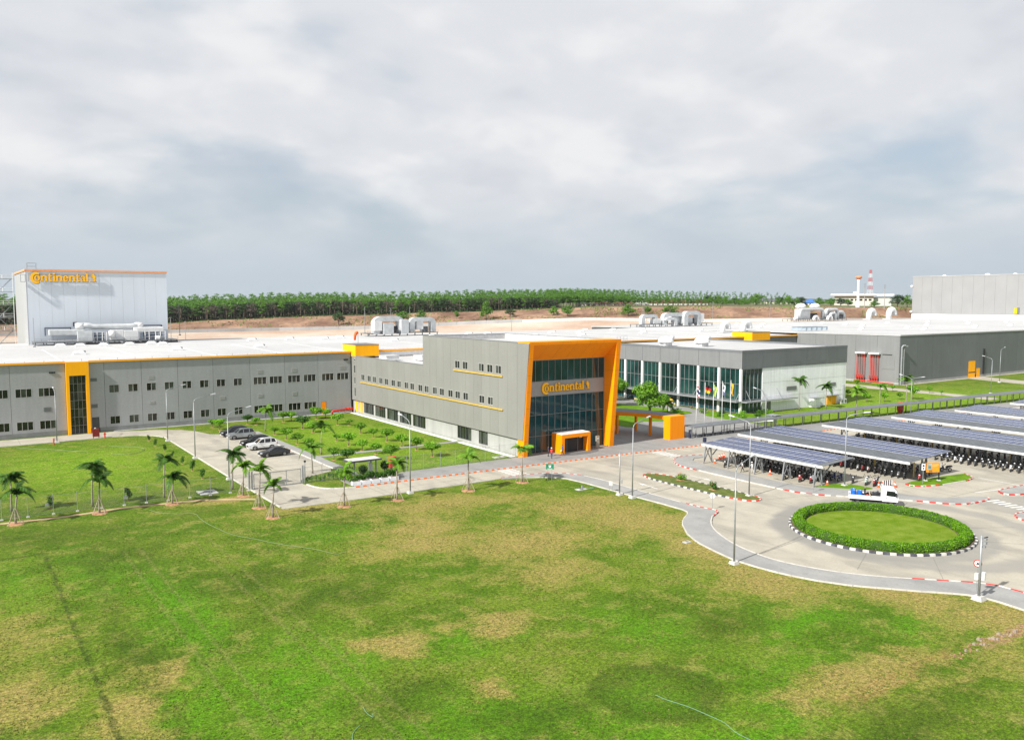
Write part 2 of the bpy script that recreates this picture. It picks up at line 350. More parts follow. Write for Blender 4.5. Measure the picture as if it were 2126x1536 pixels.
# ================================================================== GROUND
def lawn_material():
    m = bpy.data.materials.new('lawn'); m.use_nodes = True; nt = m.node_tree; b = nt.nodes['Principled BSDF']
    b.inputs['Roughness'].default_value = 0.9; b.inputs['Specular IOR Level'].default_value = 0.15
    L = nt.links.new
    g = nt.nodes.new('ShaderNodeNewGeometry'); P = g.outputs['Position']
    def nz(scale, detail=4, rough=0.55, dist=0.0, vec=None):
        n = nt.nodes.new('ShaderNodeTexNoise'); n.inputs['Scale'].default_value = scale; n.inputs['Detail'].default_value = detail
        n.inputs['Roughness'].default_value = rough; n.inputs['Distortion'].default_value = dist
        L(vec or P, n.inputs['Vector']); return n.outputs[0]
    def mr(v, a, b2, c=0.0, d=1.0):
        n = nt.nodes.new('ShaderNodeMapRange'); n.interpolation_type = 'SMOOTHSTEP'
        for k, x in zip(('From Min', 'From Max', 'To Min', 'To Max'), (a, b2, c, d)): n.inputs[k].default_value = x
        L(v, n.inputs['Value']); return n.outputs[0]
    def mth(op, a, b2):
        n = nt.nodes.new('ShaderNodeMath'); n.operation = op
        for i, x in enumerate((a, b2)):
            if isinstance(x, (int, float)): n.inputs[i].default_value = x
            else: L(x, n.inputs[i])
        return n.outputs[0]
    def mix(f, a, b2):
        n = nt.nodes.new('ShaderNodeMix'); n.data_type = 'RGBA'; L(f, n.inputs[0])
        for i, x in ((6, a), (7, b2)):
            if isinstance(x, tuple): n.inputs[i].default_value = (*x, 1)
            else: L(x, n.inputs[i])
        return n.outputs[2]
    warp = nt.nodes.new('ShaderNodeTexNoise'); warp.inputs['Scale'].default_value = 0.22; warp.inputs['Detail'].default_value = 5
    L(P, warp.inputs['Vector'])
    vs_ = nt.nodes.new('ShaderNodeVectorMath'); vs_.operation = 'MULTIPLY_ADD'
    L(warp.outputs['Color'], vs_.inputs[0]); vs_.inputs[1].default_value = (9, 9, 0)
    sb = nt.nodes.new('ShaderNodeVectorMath'); sb.operation = 'SUBTRACT'; L(P, sb.inputs[0]); sb.inputs[1].default_value = (4.5, 4.5, 0)
    L(sb.outputs[0], vs_.inputs[2]); WP = vs_.outputs[0]
    def blob(cx, cy, rx, ry, rot=0.0, amt=1.0, soft=0.05):
        a = nt.nodes.new('ShaderNodeVectorMath'); a.operation = 'SUBTRACT'; L(WP, a.inputs[0]); a.inputs[1].default_value = (cx, cy, 0)
        rt_ = nt.nodes.new('ShaderNodeVectorRotate'); rt_.rotation_type = 'Z_AXIS'; rt_.inputs['Angle'].default_value = -rot; L(a.outputs[0], rt_.inputs['Vector'])
        d = nt.nodes.new('ShaderNodeVectorMath'); d.operation = 'DIVIDE'; L(rt_.outputs[0], d.inputs[0]); d.inputs[1].default_value = (rx, ry, 1e6)
        l = nt.nodes.new('ShaderNodeVectorMath'); l.operation = 'LENGTH'; L(d.outputs[0], l.inputs[0])
        return mr(l.outputs['Value'], soft, 1.25, amt, 0.0)
    def acc(bl):
        o = bl[0]
        for x in bl[1:]: o = mth('MAXIMUM', o, x)
        return o
    dry = acc([blob(49, 69, 12, 9, 0.0, 0.9), blob(65, 69, 10, 12, 0.0, 0.9), blob(34, 53, 5, 3.4, 0, 0.95), blob(26, 54, 5, 2.6, -0.1, 0.9), blob(63, 77, 11, 9, 0.0, 0.9), blob(60, 48, 7, 10, 0.0, 0.9), blob(67, 38, 6, 9, 0.0, 0.9), blob(68, 31, 8, 5, 0.0, 0.9), blob(50, 31, 12, 3, 0.05, 0.95), blob(11, 57, 2.6, 4.2, 0.0, 0.9), blob(8.5, 53, 2.6, 6, 0.0, 0.9), blob(2.5, 59, 4, 7, 0.0, 0.9), blob(3.5, 70, 4, 9, 0, 0.6), blob(35, 95, 11, 4, 0, 0.8), blob(27, 105, 8, 3, 0.0, 0.9), blob(49, 88, 16, 7, -0.1, 0.85), blob(40, 74, 11, 5, 0.0, 0.9), blob(46, 60, 8, 6, 0, 0.75), blob(62, 57, 5, 9, 0, 0.95), blob(29, 44, 2.2, 2, 0.0, 0.9), blob(42, 80, 9, 6, 0.0, 0.9), blob(60, 27, 12, 3, 0, 0.6), blob(57, 86, 10, 5, -0.1, 0.6), blob(68, 128, 6, 12, 0, 0.3)])
    lush = acc([blob(14.6, 70, 3.0, 20, 0.02, 1.0), blob(17, 50, 8, 9, 0.0, 0.9), blob(12, 51, 4, 6, 0.0, 0.9), blob(11, 85, 5, 10, 0, 0.8), blob(21, 55, 5, 8, 0.0, 0.9), blob(25, 40, 8, 7, 0.0, 0.9), blob(31, 51, 6, 4, 0, 0.8), blob(34, 36, 8, 7, 0, 0.9), blob(54, 40, 6, 4, 0, 1.0), blob(61, 34, 5, 3, 0.0, 0.9), blob(43, 46, 4, 7, 0.3, 0.95), blob(38, 31, 12, 2.6, 0.02, 1.0), blob(34, 83, 6, 5, 0, 0.7), blob(4, 84, 3, 12, 0, 0.6), blob(47, 35, 6, 5, 0, 0.7)])
    dark = acc([blob(9, 99, 9, 6, 0.0, 0.85), blob(13, 88, 6, 8, 0.0, 0.85), blob(26, 65, 8, 6, 0.0, 0.85), blob(10, 61, 2.4, 8, 0, 0.9), blob(23, 74, 8, 5, 0.0, 0.85), blob(28, 39, 5, 4, 0.0, 0.85), blob(23, 45, 5, 4, 0.0, 0.85), blob(49, 43, 6, 3, 0.0, 0.85), blob(4, 100, 9, 5, 0.0, 0.85), blob(47, 26, 10, 3, 0.0, 0.85), blob(24, 100, 8, 3, 0, 0.6), blob(15, 112, 22, 4, 0, 0.6), blob(36, 88, 4, 3, 0.0, 0.85)])
    pale = acc([blob(17, 140, 16, 24, 0, 0.9), blob(60, 140, 18, 38, 0, 1.0), blob(64, 112, 15, 5, 0, 1.0), blob(190, 112, 70, 24, 0, 1.0), blob(105, 150, 30, 30, 0, 0.8)])
    base = mix(mr(nz(0.10, 6, 0.6), 0.36, 0.64), (0.060, 0.124, 0.003), (0.114, 0.170, 0.012))
    base = mix(mr(nz(0.45, 5, 0.65), 0.46, 0.66), base, (0.166, 0.186, 0.034))
    base = mix(mth('MULTIPLY', lush, mr(nz(0.5, 5, 0.65), 0.20, 0.66, 0.1, 0.95)), base, (0.072, 0.200, 0.002))
    base = mix(mth('MULTIPLY', pale, mr(nz(0.35, 6, 0.7), 0.25, 0.60)), base, (0.138, 0.255, 0.006))
    base = mix(mth('MULTIPLY', pale, mr(nz(0.8, 6, 0.7), 0.50, 0.64)), base, (0.20, 0.265, 0.035))
    base = mix(mth('MULTIPLY', dark, mr(nz(0.3, 5, 0.65), 0.25, 0.65, 0.3, 0.95)), base, (0.040, 0.078, 0.003))
    dn = mth('ADD', mth('MULTIPLY', dry, 0.95), mth('MULTIPLY', mr(nz(1.1, 7, 0.72), 0.25, 0.75, -0.5, 0.5), 0.8))
    soft = mth('ADD', mth('MULTIPLY', dry, 0.9), mr(nz(0.45, 6, 0.7), 0.25, 0.75, -0.35, 0.35))
    base = mix(mth('MULTIPLY', mr(soft, 0.04, 0.72), 0.95), base, (0.196, 0.196, 0.036))
    base = mix(mth('MULTIPLY', mr(dn, 0.25, 1.15), 0.85), base, (0.275, 0.212, 0.070))
    base = mix(mth('MULTIPLY', mr(nz(1.6, 7, 0.75, 0.4), 0.60, 0.72), mth('ADD', dry, 0.06)), base, (0.30, 0.19, 0.08))
    circ = nt.nodes.new('ShaderNodeVectorMath'); circ.operation = 'DISTANCE'; L(P, circ.inputs[0]); circ.inputs[1].default_value = (36.6, 37.3, 0)
    cn = mth('ADD', circ.outputs['Value'], mth('MULTIPLY', mth('SUBTRACT', nz(0.45, 6, 0.65), 0.5), 3.0))
    ring = mth('MULTIPLY', mr(cn, 3.7, 4.9, 1.0, 0.0), mr(cn, 0.5, 4.2, 0.35, 0.8))
    base = mix(mth('MULTIPLY', ring, mr(nz(0.9, 5, 0.7), 0.3, 0.7, 0.6, 1.0)), base, (0.038, 0.070, 0.004))
    sxy = nt.nodes.new('ShaderNodeSeparateXYZ'); L(P, sxy.inputs[0])
    wob = mth('MULTIPLY', mth('SUBTRACT', nz(0.9, 5, 0.7), 0.5), 1.1)
    def line(cx, w, y0, y1, along='x'):      # a worn strip of the lawn running along y (or along x)
        c, t = (sxy.outputs[0], sxy.outputs[1]) if along == 'x' else (sxy.outputs[1], sxy.outputs[0])
        a = mth('ABSOLUTE', mth('SUBTRACT', mth('ADD', c, wob), cx), 0)
        return mth('MULTIPLY', mr(a, w * 0.3, w, 1.0, 0.0), mth('MULTIPLY', mr(t, y0, y0 + 1.5), mr(t, y1 - 1.5, y1, 1.0, 0.0)))
    for cx_ in (13.7, 15.3, 20.5, 22.0):     # faint wheel tracks
        base = mix(mth('MULTIPLY', line(cx_, 0.3, 34, 90), 0.30), base, (0.17, 0.17, 0.05))
    patchy = mr(nz(0.7, 5, 0.7), 0.35, 0.62)
    base = mix(mth('MULTIPLY', line(7.2, 0.30, 30, 93), mth('ADD', mth('MULTIPLY', patchy, 0.75), 0.05)), base, (0.026, 0.046, 0.006))
    base = mix(mth('MULTIPLY', line(92.8, 0.5, -20, 8, 'y'), 0.5), base, (0.026, 0.046, 0.006))
    base = mix(mth('MULTIPLY', line(10.4, 1.1, 36, 88), mth('MULTIPLY', patchy, 0.55)), base, (0.050, 0.088, 0.005))
    base = mix(mth('MULTIPLY', line(29.6, 1.2, 44, 60, 'y'), mth('MULTIPLY', patchy, 0.6)), base, (0.26, 0.165, 0.06))
    base = mix(mth('MULTIPLY', line(29.0, 0.9, 60.5, 78, 'y'), mr(nz(1.5, 6, 0.75), 0.35, 0.6)), base, (0.31, 0.185, 0.10))
    f1 = mr(nz(3.2, 6, 0.75), 0.32, 0.68, 0.55, 1.45); f2 = mr(nz(9.0, 5, 0.75), 0.30, 0.70, 0.50, 1.52)
    sc_ = nt.nodes.new('ShaderNodeVectorMath'); sc_.operation = 'SCALE'; L(base, sc_.inputs[0]); L(mth('MULTIPLY', f1, f2), sc_.inputs['Scale'])
    L(sc_.outputs[0], b.inputs['Base Color'])
    bp = nt.nodes.new('ShaderNodeBump'); bp.inputs['Strength'].default_value = 0.9; bp.inputs['Distance'].default_value = 0.12
    L(mth('ADD', nz(4.5, 6, 0.75), mth('MULTIPLY', nz(0.8, 4), 1.5)), bp.inputs['Height']); L(bp.outputs[0], b.inputs['Normal'])
    return m
LAWN = lawn_material()
def concrete_mat(name, c, stain, joints=0.0):
    m = mat(name, c, 0.85, 0, 0.10, 0.35, 6, bump=0.10, bscale=12, fine=0.07, fscale=5)
    nt = m.node_tree; b = nt.nodes['Principled BSDF']; src = b.inputs['Base Color'].links[0].from_socket
    g = nt.nodes.new('ShaderNodeNewGeometry'); mp = nt.nodes.new('ShaderNodeMapping'); nt.links.new(g.outputs['Position'], mp.inputs[0])
    mp.inputs['Scale'].default_value = (0.5, 0.16, 1)
    n = nt.nodes.new('ShaderNodeTexNoise'); n.inputs['Scale'].default_value = 0.5; n.inputs['Detail'].default_value = 6; n.inputs['Roughness'].default_value = 0.6; n.inputs['Distortion'].default_value = 0.6
    nt.links.new(mp.outputs[0], n.inputs['Vector'])
    r = nt.nodes.new('ShaderNodeMapRange'); r.inputs['From Min'].default_value = 0.50; r.inputs['From Max'].default_value = 0.70; r.inputs['To Max'].default_value = stain
    nt.links.new(n.outputs[0], r.inputs['Value'])
    mx = nt.nodes.new('ShaderNodeMix'); mx.data_type = 'RGBA'; nt.links.new(r.outputs[0], mx.inputs[0]); nt.links.new(src, mx.inputs[6]); mx.inputs[7].default_value = (c[0] * 0.62, c[1] * 0.62, c[2] * 0.66, 1)
    n3 = nt.nodes.new('ShaderNodeTexNoise'); n3.inputs['Scale'].default_value = 0.9; n3.inputs['Detail'].default_value = 7; n3.inputs['Roughness'].default_value = 0.7; nt.links.new(g.outputs['Position'], n3.inputs['Vector'])
    r3 = nt.nodes.new('ShaderNodeMapRange'); r3.inputs['From Min'].default_value = 0.60; r3.inputs['From Max'].default_value = 0.74; r3.inputs['To Max'].default_value = 0.45; nt.links.new(n3.outputs[0], r3.inputs['Value'])
    m3 = nt.nodes.new('ShaderNodeMix'); m3.data_type = 'RGBA'; nt.links.new(r3.outputs[0], m3.inputs[0]); nt.links.new(mx.outputs[2], m3.inputs[6]); m3.inputs[7].default_value = (c[0] * 0.45, c[1] * 0.43, c[2] * 0.42, 1)
    nt.links.new(m3.outputs[2], b.inputs['Base Color']); return m
def wear(m, rings):
    nt = m.node_tree; b = nt.nodes['Principled BSDF']; out = b.inputs['Base Color'].links[0].from_socket
    g = nt.nodes.new('ShaderNodeNewGeometry'); n = nt.nodes.new('ShaderNodeTexNoise'); n.inputs['Scale'].default_value = 0.35; n.inputs['Detail'].default_value = 5; nt.links.new(g.outputs['Position'], n.inputs['Vector'])
    for cx, cy, r0, r1, amt in rings:
        d = nt.nodes.new('ShaderNodeVectorMath'); d.operation = 'DISTANCE'; nt.links.new(g.outputs['Position'], d.inputs[0]); d.inputs[1].default_value = (cx, cy, 0)
        a = nt.nodes.new('ShaderNodeMath'); a.operation = 'MULTIPLY_ADD'; nt.links.new(n.outputs[0], a.inputs[0]); a.inputs[1].default_value = 2.4; nt.links.new(d.outputs['Value'], a.inputs[2])
        f = nt.nodes.new('ShaderNodeMapRange'); f.interpolation_type = 'SMOOTHSTEP'
        for k, v in zip(('From Min', 'From Max', 'To Min', 'To Max'), (r1 + 0.6, r1 + 1.9, amt, 0.0)): f.inputs[k].default_value = v
        nt.links.new(a.outputs[0], f.inputs['Value'])
        g2 = nt.nodes.new('ShaderNodeMapRange'); g2.interpolation_type = 'SMOOTHSTEP'
        for k, v in zip(('From Min', 'From Max', 'To Min', 'To Max'), (r0 + 0.4, r0 + 2.0, 0.0, 1.0)): g2.inputs[k].default_value = v
        nt.links.new(a.outputs[0], g2.inputs['Value'])
        mu = nt.nodes.new('ShaderNodeMath'); mu.operation = 'MULTIPLY'; nt.links.new(f.outputs[0], mu.inputs[0]); nt.links.new(g2.outputs[0], mu.inputs[1])
        mx = nt.nodes.new('ShaderNodeMix'); mx.data_type = 'RGBA'; nt.links.new(mu.outputs[0], mx.inputs[0]); nt.links.new(out, mx.inputs[6]); mx.inputs[7].default_value = (0.215, 0.208, 0.192, 1); out = mx.outputs[2]
    nt.links.new(out, b.inputs['Base Color'])
CONC = concrete_mat('concrete_road', (0.362, 0.334, 0.272), 0.75)
wear(CONC, [(83.3, 50.9, 9.0, 11.6, 0.7), (86.0, 49.0, 11.6, 14.2, 0.65), (108, 46, -3, 6, 0.6), (75, 90, -3, 4.5, 0.35), (88, 92, -3, 6, 0.3)])
PAVE = concrete_mat('paver_grey', (0.272, 0.270, 0.258), 0.45)
PLAZA = concrete_mat('plaza_paver', (0.235, 0.232, 0.222), 0.6)
TYRE = mat('tyre_worn_concrete', (0.215, 0.21, 0.195), 0.85, 0, 0.12, 0.3, 6, fine=0.06, fscale=4)
EARTH = mat('red_earth', (0.40, 0.25, 0.17), 0.95, 0, 0.1, 0.02, 7, col2=(0.50, 0.44, 0.36), fine=0.08, fscale=0.3)

g = MB(); S = 12000
g.add([(-S, -S, 0), (S, -S, 0), (S, S, 0), (-S, S, 0)], [(0, 1, 2, 3)])
ground = tag(g.build('ground', LAWN), kind='structure')

SW_OUT = [(63.6, 95.6), (66.7, 94.6), (69.1, 93.4), (71.2, 91.0), (71.6, 87.3), (71.7, 81.8), (71.8, 77.5), (72.0, 73.3), (72.0, 68.6), (71.2, 67.6), (69.0, 66.2), (67.3, 64.8), (64.8, 61.6), (63.4, 58.9), (62.5, 55.6), (61.9, 52.6), (62.0, 49.8), (62.4, 47.3), (63.3, 44.6), (64.8, 41.9), (66.8, 39.6), (68.4, 37.7), (69.8, 36.3), (71.0, 34.8), (71.4, 33.4), (71.2, 31.9), (71.0, 30.0), (70.8, 20.0), (70.8, 8)]
SW_IN = [(63.8, 96.15), (68.0, 96.0), (71.0, 95.2), (73.3, 93.5), (74.4, 90.8), (74.8, 87.4), (74.6, 83.0), (74.5, 78.1), (74.4, 73.3), (74.4, 71.0), (74.6, 67.9), (75.0, 66.7), (74.6, 66.0), (72.3, 64.9), (70.3, 63.3), (68.6, 61.4), (67.1, 58.9), (65.8, 55.9), (65.2, 53.1), (65.0, 50.7), (65.4, 48.4), (66.3, 46.0), (67.5, 43.7), (69.4, 41.3), (70.8, 39.9), (72.6, 38.0), (74.5, 36.1), (75.2, 34.6), (75.2, 32.4), (75.0, 20), (75.0, 8)]
road_poly = [(-40, 165.7), (16.4, 165.6), (24.8, 166.3), (29.0, 165.3), (31.3, 163.2), (32.2, 160.5), (32.4, 150), (32.4, 118), (32.5, 107.6), (32.6, 96.9), (42, 96.35)] + SW_IN + [(240, 8), (240, 92.5), (165, 95.6), (107, 98.8), (104.6, 99.0), (87.5, 100.3), (70.9, 101.3), (56.3, 102.1), (44.6, 102.5), (41.6, 103.3), (40.2, 105.0), (39.5, 108.6), (39.8, 110.5), (41.0, 112.2), (43.5, 113.4), (46.0, 114.6), (46.9, 117), (46.9, 157.8), (42, 157.9), (40.2, 159.6), (38.9, 164.7), (37.0, 167.8), (33.5, 170.4), (25.8, 173.0), (-40, 173)]
road = flat('road', road_poly, 0.02, CONC)
south_walk = slab('pavement', SW_OUT + SW_IN[::-1], -0.1, 0.12, PAVE)
tag(south_walk, 'curving grey paver footway between the lawn and the roundabout', None)
kerbline = [(44.6, 102.4), (56.3, 102.0), (70.9, 101.2), (87.5, 100.2), (104.6, 98.95), (121, 98.0), (144, 96.6), (165, 95.5), (240, 92.4)]
plaza_poly = kerbline + [(240, 96.4), (200, 99.6), (165, 102.2), (135.5, 104.6), (134, 108), (136, 114), (140, 118), (142.4, 122), (142.4, 165), (94.4, 165), (94.4, 108.6), (75.6, 108.6), (75.0, 107.6), (44.6, 107.7)]
plaza = slab('plaza', plaza_poly, -0.1, 0.12, PLAZA)
CW_OUT = [(100.4, 92.4), (97.2, 93.5), (94.2, 92.7), (91.8, 90.0), (90.8, 87.2), (90.9, 85.0), (90.8, 80.6), (90.7, 73.7), (90.8, 68.0), (91.2, 65.7), (92.9, 63.5), (95.9, 60.0), (98.4, 57.2), (100.0, 54.4), (101.2, 52.3), (103.4, 51.2), (107.6, 51.0)]
CW_IN = [(99.4, 91.0), (97.2, 91.2), (95.6, 90.0), (94.7, 87.3), (94.3, 82.5), (94.2, 76.7), (94.2, 71.3), (94.5, 67.6), (95.6, 67.4), (97.6, 65.2), (99.2, 62.7), (100.8, 59.5), (102.2, 56.4), (103.9, 54.4), (107.3, 53.2), (108.6, 52.0)]
cw = slab('pavement', CW_OUT + CW_IN[::-1], -0.1, 0.12, PAVE)
garden_walk = slab('path', [(47.1, 110), (48.7, 110), (48.7, 125.5), (74.9, 125.5), (74.9, 126.7), (48.7, 126.7), (48.7, 157.6), (47.1, 157.6)], -0.1, 0.08, PAVE)
fac_apron = slab('path', [(26, 173.2), (75, 172.6), (75, 174.2), (26, 174.2)], -0.1, 0.05, palewall)
office_apron = slab('path', [(74.0, 108.5), (74.96, 108.5), (74.96, 172.5), (74.0, 172.5)], -0.1, 0.06, white_p)
path_r = slab('path', [(217, 150), (217.6, 119), (217.2, 104), (222, 104), (223.4, 122), (224, 150)], -0.1, 0.04, CONC)
path_r2 = slab('path', [(271, 138.2), (264, 108), (273, 106), (281, 138.2)], -0.1, 0.04, CONC)
path_w = slab('path', [(233.5, 136.6), (330, 136.6), (330, 138.2), (233.5, 138.2)], -0.1, 0.05, CONC)
dirt = flat('path', [(-20, 107.5), (4.1, 107.6), (10.3, 107.0), (15.7, 107.6), (21.3, 107.1), (25.6, 106.4), (29.6, 104.2), (31.3, 103.0), (31.6, 103.9), (29.8, 105.1), (26.0, 107.3), (21.3, 108.0), (15.7, 108.4), (10.3, 107.8), (4.1, 108.4), (-20, 108.4)], 0.02, mat('trodden_earth', (0.40, 0.28, 0.16), 0.95, 0, 0.2, 0.8, 6, fine=0.1, fscale=6))
# tyre-worn band of the roundabout lane and the mouth of the far junction
def ringpoly(cx, cy, r0, r1, a0, a1, n=40):
    A = [R(a0 + (a1 - a0) * i / n) for i in range(n + 1)]
    return [(cx + r1 * math.cos(a), cy + r1 * math.sin(a)) for a in A] + [(cx + r0 * math.cos(a), cy + r0 * math.sin(a)) for a in A[::-1]]
RC = (83.3, 50.9)
# joints between the concrete bays, and one lamp's cast shadow drawn as a line
jn = MB()
for a, b_ in [((78.6, 42.3), (72.9, 38.2)), ((65.8, 52.6), (73.9, 53.6)), ((80.7, 72), (75, 71.2)), ((84.5, 67), (91.5, 65)), ((88, 42.6), (93.5, 36)), ((74.6, 80), (80.9, 80)), ((85, 76), (90.6, 76)), ((47, 96.4), (47, 102.3)), ((58, 96.4), (58, 102)), ((76, 94), (76, 101)), ((86, 87), (86, 100.2)), ((32.5, 124), (46.8, 124)), ((32.5, 136), (46.8, 136)), ((32.5, 148), (46.8, 148)), ((39.5, 109), (39.5, 157)), ((10, 165.8), (10, 172.8))] + [((x, 96.5), (x, 102.2 - (x - 44) * .055)) for x in range(36, 64, 5)] + [((33, 99.2), (104, 98.0))] + [((RC[0] + 9.6 * math.cos(R(a_)), RC[1] + 9.6 * math.sin(R(a_))), (RC[0] + 15.5 * math.cos(R(a_)), RC[1] + 15.5 * math.sin(R(a_)))) for a_ in (20, 65, 110, 205, 330)] + [((92.5, y_), (127, y_ - 1)) for y_ in (55, 95)] + [((x_, 52), (x_, 97)) for x_ in (106, 120, 126)]:
    a, b_ = Vector((*a, 0.034)), Vector((*b_, 0.034)); d = (b_ - a).normalized(); r_ = Vector((-d.y, d.x, 0)) * 0.022
    jn.quad(a - r_, b_ - r_, b_ + r_, a + r_)
jn = jn.build('joint', mat('joint_and_shadow_line', (0.19, 0.18, 0.16), 0.9)); jn.parent = road
def marking(parent, polys, z=0.036):
    for p in polys:
        o = flat('marking', p, z, roadline, kind=None); o.parent = parent
def zebra(a, d, n, L, w, gap):  # stripes along direction d starting at a, stepping sideways
    d = Vector(d).normalized(); s = Vector((-d.y, d.x)); out = []
    for i in range(n):
        p = Vector(a) + s * (i * gap)
        out.append([tuple(p), tuple(p + d * L), tuple(p + d * L + s * w), tuple(p + s * w)])
    return out
marking(road, zebra((66.2, 96.9), (1, 0.0), 6, 2.6, 0.45, 0.85))
marking(road, zebra((95.2, 94.3), (1, 0.0), 6, 2.4, 0.45, 0.8))
marking(road, zebra((105.0, 45.8), (1, -0.3), 7, 2.0, 0.4, 0.85))
arrow = lambda x, y, a: [[(x + c * math.cos(a) - s * math.sin(a), y + c * math.sin(a) + s * math.cos(a)) for c, s in [(0, -0.09), (2.8, -0.09), (2.8, -0.35), (4.2, 0), (2.8, 0.35), (2.8, 0.09), (0, 0.09)]]]
marking(road, arrow(77.4, 79.0, R(85)) + arrow(87.3, 82.6, R(-90)))
marking(road, [[(42, y), (46.8, y), (46.8, y + 0.12), (42, y + 0.12)] for y in (117, 120, 123, 126, 129.6, 132.8, 136.6, 140.1, 143.6, 146.6, 149.6, 152.8, 156)])
marking(road, [[(x, 63.2), (x, 67.5), (x + 0.1, 67.5), (x + 0.1, 63.2)] for x in (101, 104)] + [[(110, 54), (119.5, 52.2), (120, 58.6), (119.8, 58.6), (119.3, 52.5), (110, 54.2)]])

# ------------------------------------------------------------------ kerbs
def kerb(pts, colors, seg, h=0.17, w=0.2, name='kerb', z0=-0.05, label=None, closed=False, alt=None):
    P = resample(pts, seg)
    root = empty(name, (pts[0][0], pts[0][1], 0)); root['kind'] = 'structure'
    if label: root['label'] = label
    for i in range(len(P) - 1):
        a, b_ = P[i], P[i + 1]; d = (b_ - a); L_ = d.length
        if L_ < 1e-4: continue
        d /= L_; n = Vector((-d.y, d.x)) * (w / 2); e = d * 0.012
        b = MB(root)
        b.add([(*(a + e - n), z0), (*(b_ - e - n), z0), (*(b_ - e + n), z0), (*(a + e + n), z0), (*(a + e - n * 0.8), h), (*(b_ - e - n * 0.8), h), (*(b_ - e + n * 0.8), h), (*(a + e + n * 0.8), h)],
              [(3, 2, 1, 0), (4, 5, 6, 7), (0, 1, 5, 4), (1, 2, 6, 5), (2, 3, 7, 6), (3, 0, 4, 7)])
        b.build('block', kred if (alt and i % 2 == 0 and alt(a)) else colors[i % len(colors)])
    return root
KR = [kred, kwhite]; KB = [kblack, kwhite]; KO = [korange, kwhite]
kerb([(44.6, 102.4), (56.3, 102.0), (70.9, 101.2), (87.5, 100.2), (104.6, 98.95), (107.4, 98.8)], KO, 0.5, 0.2, 0.22, label='long orange and white striped kerb in front of the office')
kerb([(118.6, 98.2), (122.5, 97.95)], KO, 0.5, 0.2); kerb([(138.5, 96.95), (146, 96.5)], KO, 0.5, 0.2); kerb([(160, 95.85), (168, 95.4)], KO, 0.5, 0.2); kerb([(179, 95), (187, 94.7)], KO, 0.5, 0.2)
kerb([(106.5, 98.85), (118.6, 98.25)], [kplain], 1.0, 0.18)
swi = SW_IN
kerb([(63.8, 96.2)] + swi[1:5], KR, 0.6, 0.16, 0.16); kerb(swi[4:10], [kplain], 1.0, 0.15, 0.16)
kerb(swi[9:14], KR, 0.55, 0.18, 0.18); kerb(smooth_poly(swi[13:25], 1), [kplain], 1.0, 0.16, 0.18)
kerb(swi[24:], KR, 1.0, 0.18, 0.18)
kerb(SW_OUT[1:], [kplain], 1.2, 0.13, 0.12)
kerb(smooth_poly([(100.4, 92.5), (97.2, 93.6), (94.2, 92.8), (91.7, 90.0), (90.7, 87.2), (90.8, 84.2)], 1), KR, 0.62, 0.17)
kerb([(90.8, 84.2), (90.7, 80.6), (90.6, 73.7), (90.7, 69)], [kplain], 1.0, 0.16)
kerb(smooth_poly([(90.7, 69), (90.9, 66.8), (92.0, 64.6), (93.3, 63.1)], 1), KR, 0.75, 0.18)
kerb([(93.3, 63.1), (95.9, 60.0), (99.2, 55.8)], [kplain], 1.0, 0.16)
kerb(smooth_poly([(99.2, 55.8), (100.0, 54.4), (101.2, 52.3), (103.4, 51.2), (107.6, 51.0), (108.7, 51.9)], 1), KR, 0.72, 0.18)
kerb([(32.4, 160.5), (32.4, 118), (32.5, 107.8), (32.6, 96.9)], [kplain], 1.5, 0.14, 0.2)
kerb([(32.6, 96.7), (42, 96.2), (55, 96.0), (63.6, 96.0)], [kplain], 1.5, 0.1, 0.14)
kerb([(46.95, 116), (46.95, 157.8)], [kwhite], 1.5, 0.14, 0.16)
kerb(smooth_poly([(44.6, 102.45), (41.6, 103.3), (40.2, 105.0), (39.6, 108.6)], 1), [kwhite], 1.0, 0.15, 0.2)
kerb([(-40, 165.6), (16.4, 165.5), (24.8, 166.2), (29.0, 165.2), (31.3, 163.1), (32.2, 160.5)], [kplain], 1.5, 0.12, 0.14)
# grass islands
GR2 = mat('island_grass', (0.10, 0.155, 0.022), 0.9, 0, 0.3, 1.2, 6, bump=0.8, bscale=8, fine=0.3, fscale=9, col2=(0.14, 0.15, 0.05), spec=.1)
GR3 = mat('roundabout_grass', (0.115, 0.20, 0.005), 0.9, 0, 0.16, 0.8, 6, bump=0.8, bscale=8, fine=0.22, fscale=9, col2=(0.165, 0.225, 0.028), spec=.08)
GR4 = mat('verge_grass', (0.10, 0.20, 0.008), 0.9, 0, 0.2, 0.8, 6, bump=0.8, bscale=8, fine=0.25, fscale=9, spec=.1)
isl = smooth_poly([(81.2, 85.9), (82.5, 87.0), (84.2, 85.6), (84.7, 80.4), (84.6, 75.4), (84.6, 70), (84.4, 67.6), (83.2, 66.9), (81.9, 67.4), (81.3, 69.5), (81.0, 72.3), (80.9, 76.6), (80.7, 82.1)], 2, True)
slab('verge', isl, -0.1, 0.14, GR2)
il = isl + [isl[0]]
kerb(il[:len(il)], [kblack, kwhite], 0.58, 0.19, alt=lambda p: p.y > 83.5 or p.y < 70.5, label='black and white kerb round the long grass traffic island')
slab('verge', [(95.5, 67.7), (98.4, 67.5), (100.3, 66.8), (101.0, 64.8), (101.0, 62.9), (98.9, 63.4), (97.4, 65.3)], 0.0, 0.15, GR4)
gs = [(107.2, 61.9), (109.0, 62.2), (115.3, 61.8), (120.6, 60.9), (118.9, 58.7), (116.3, 58.3), (110.9, 58.8), (107.9, 59.7), (106.7, 60.8)]
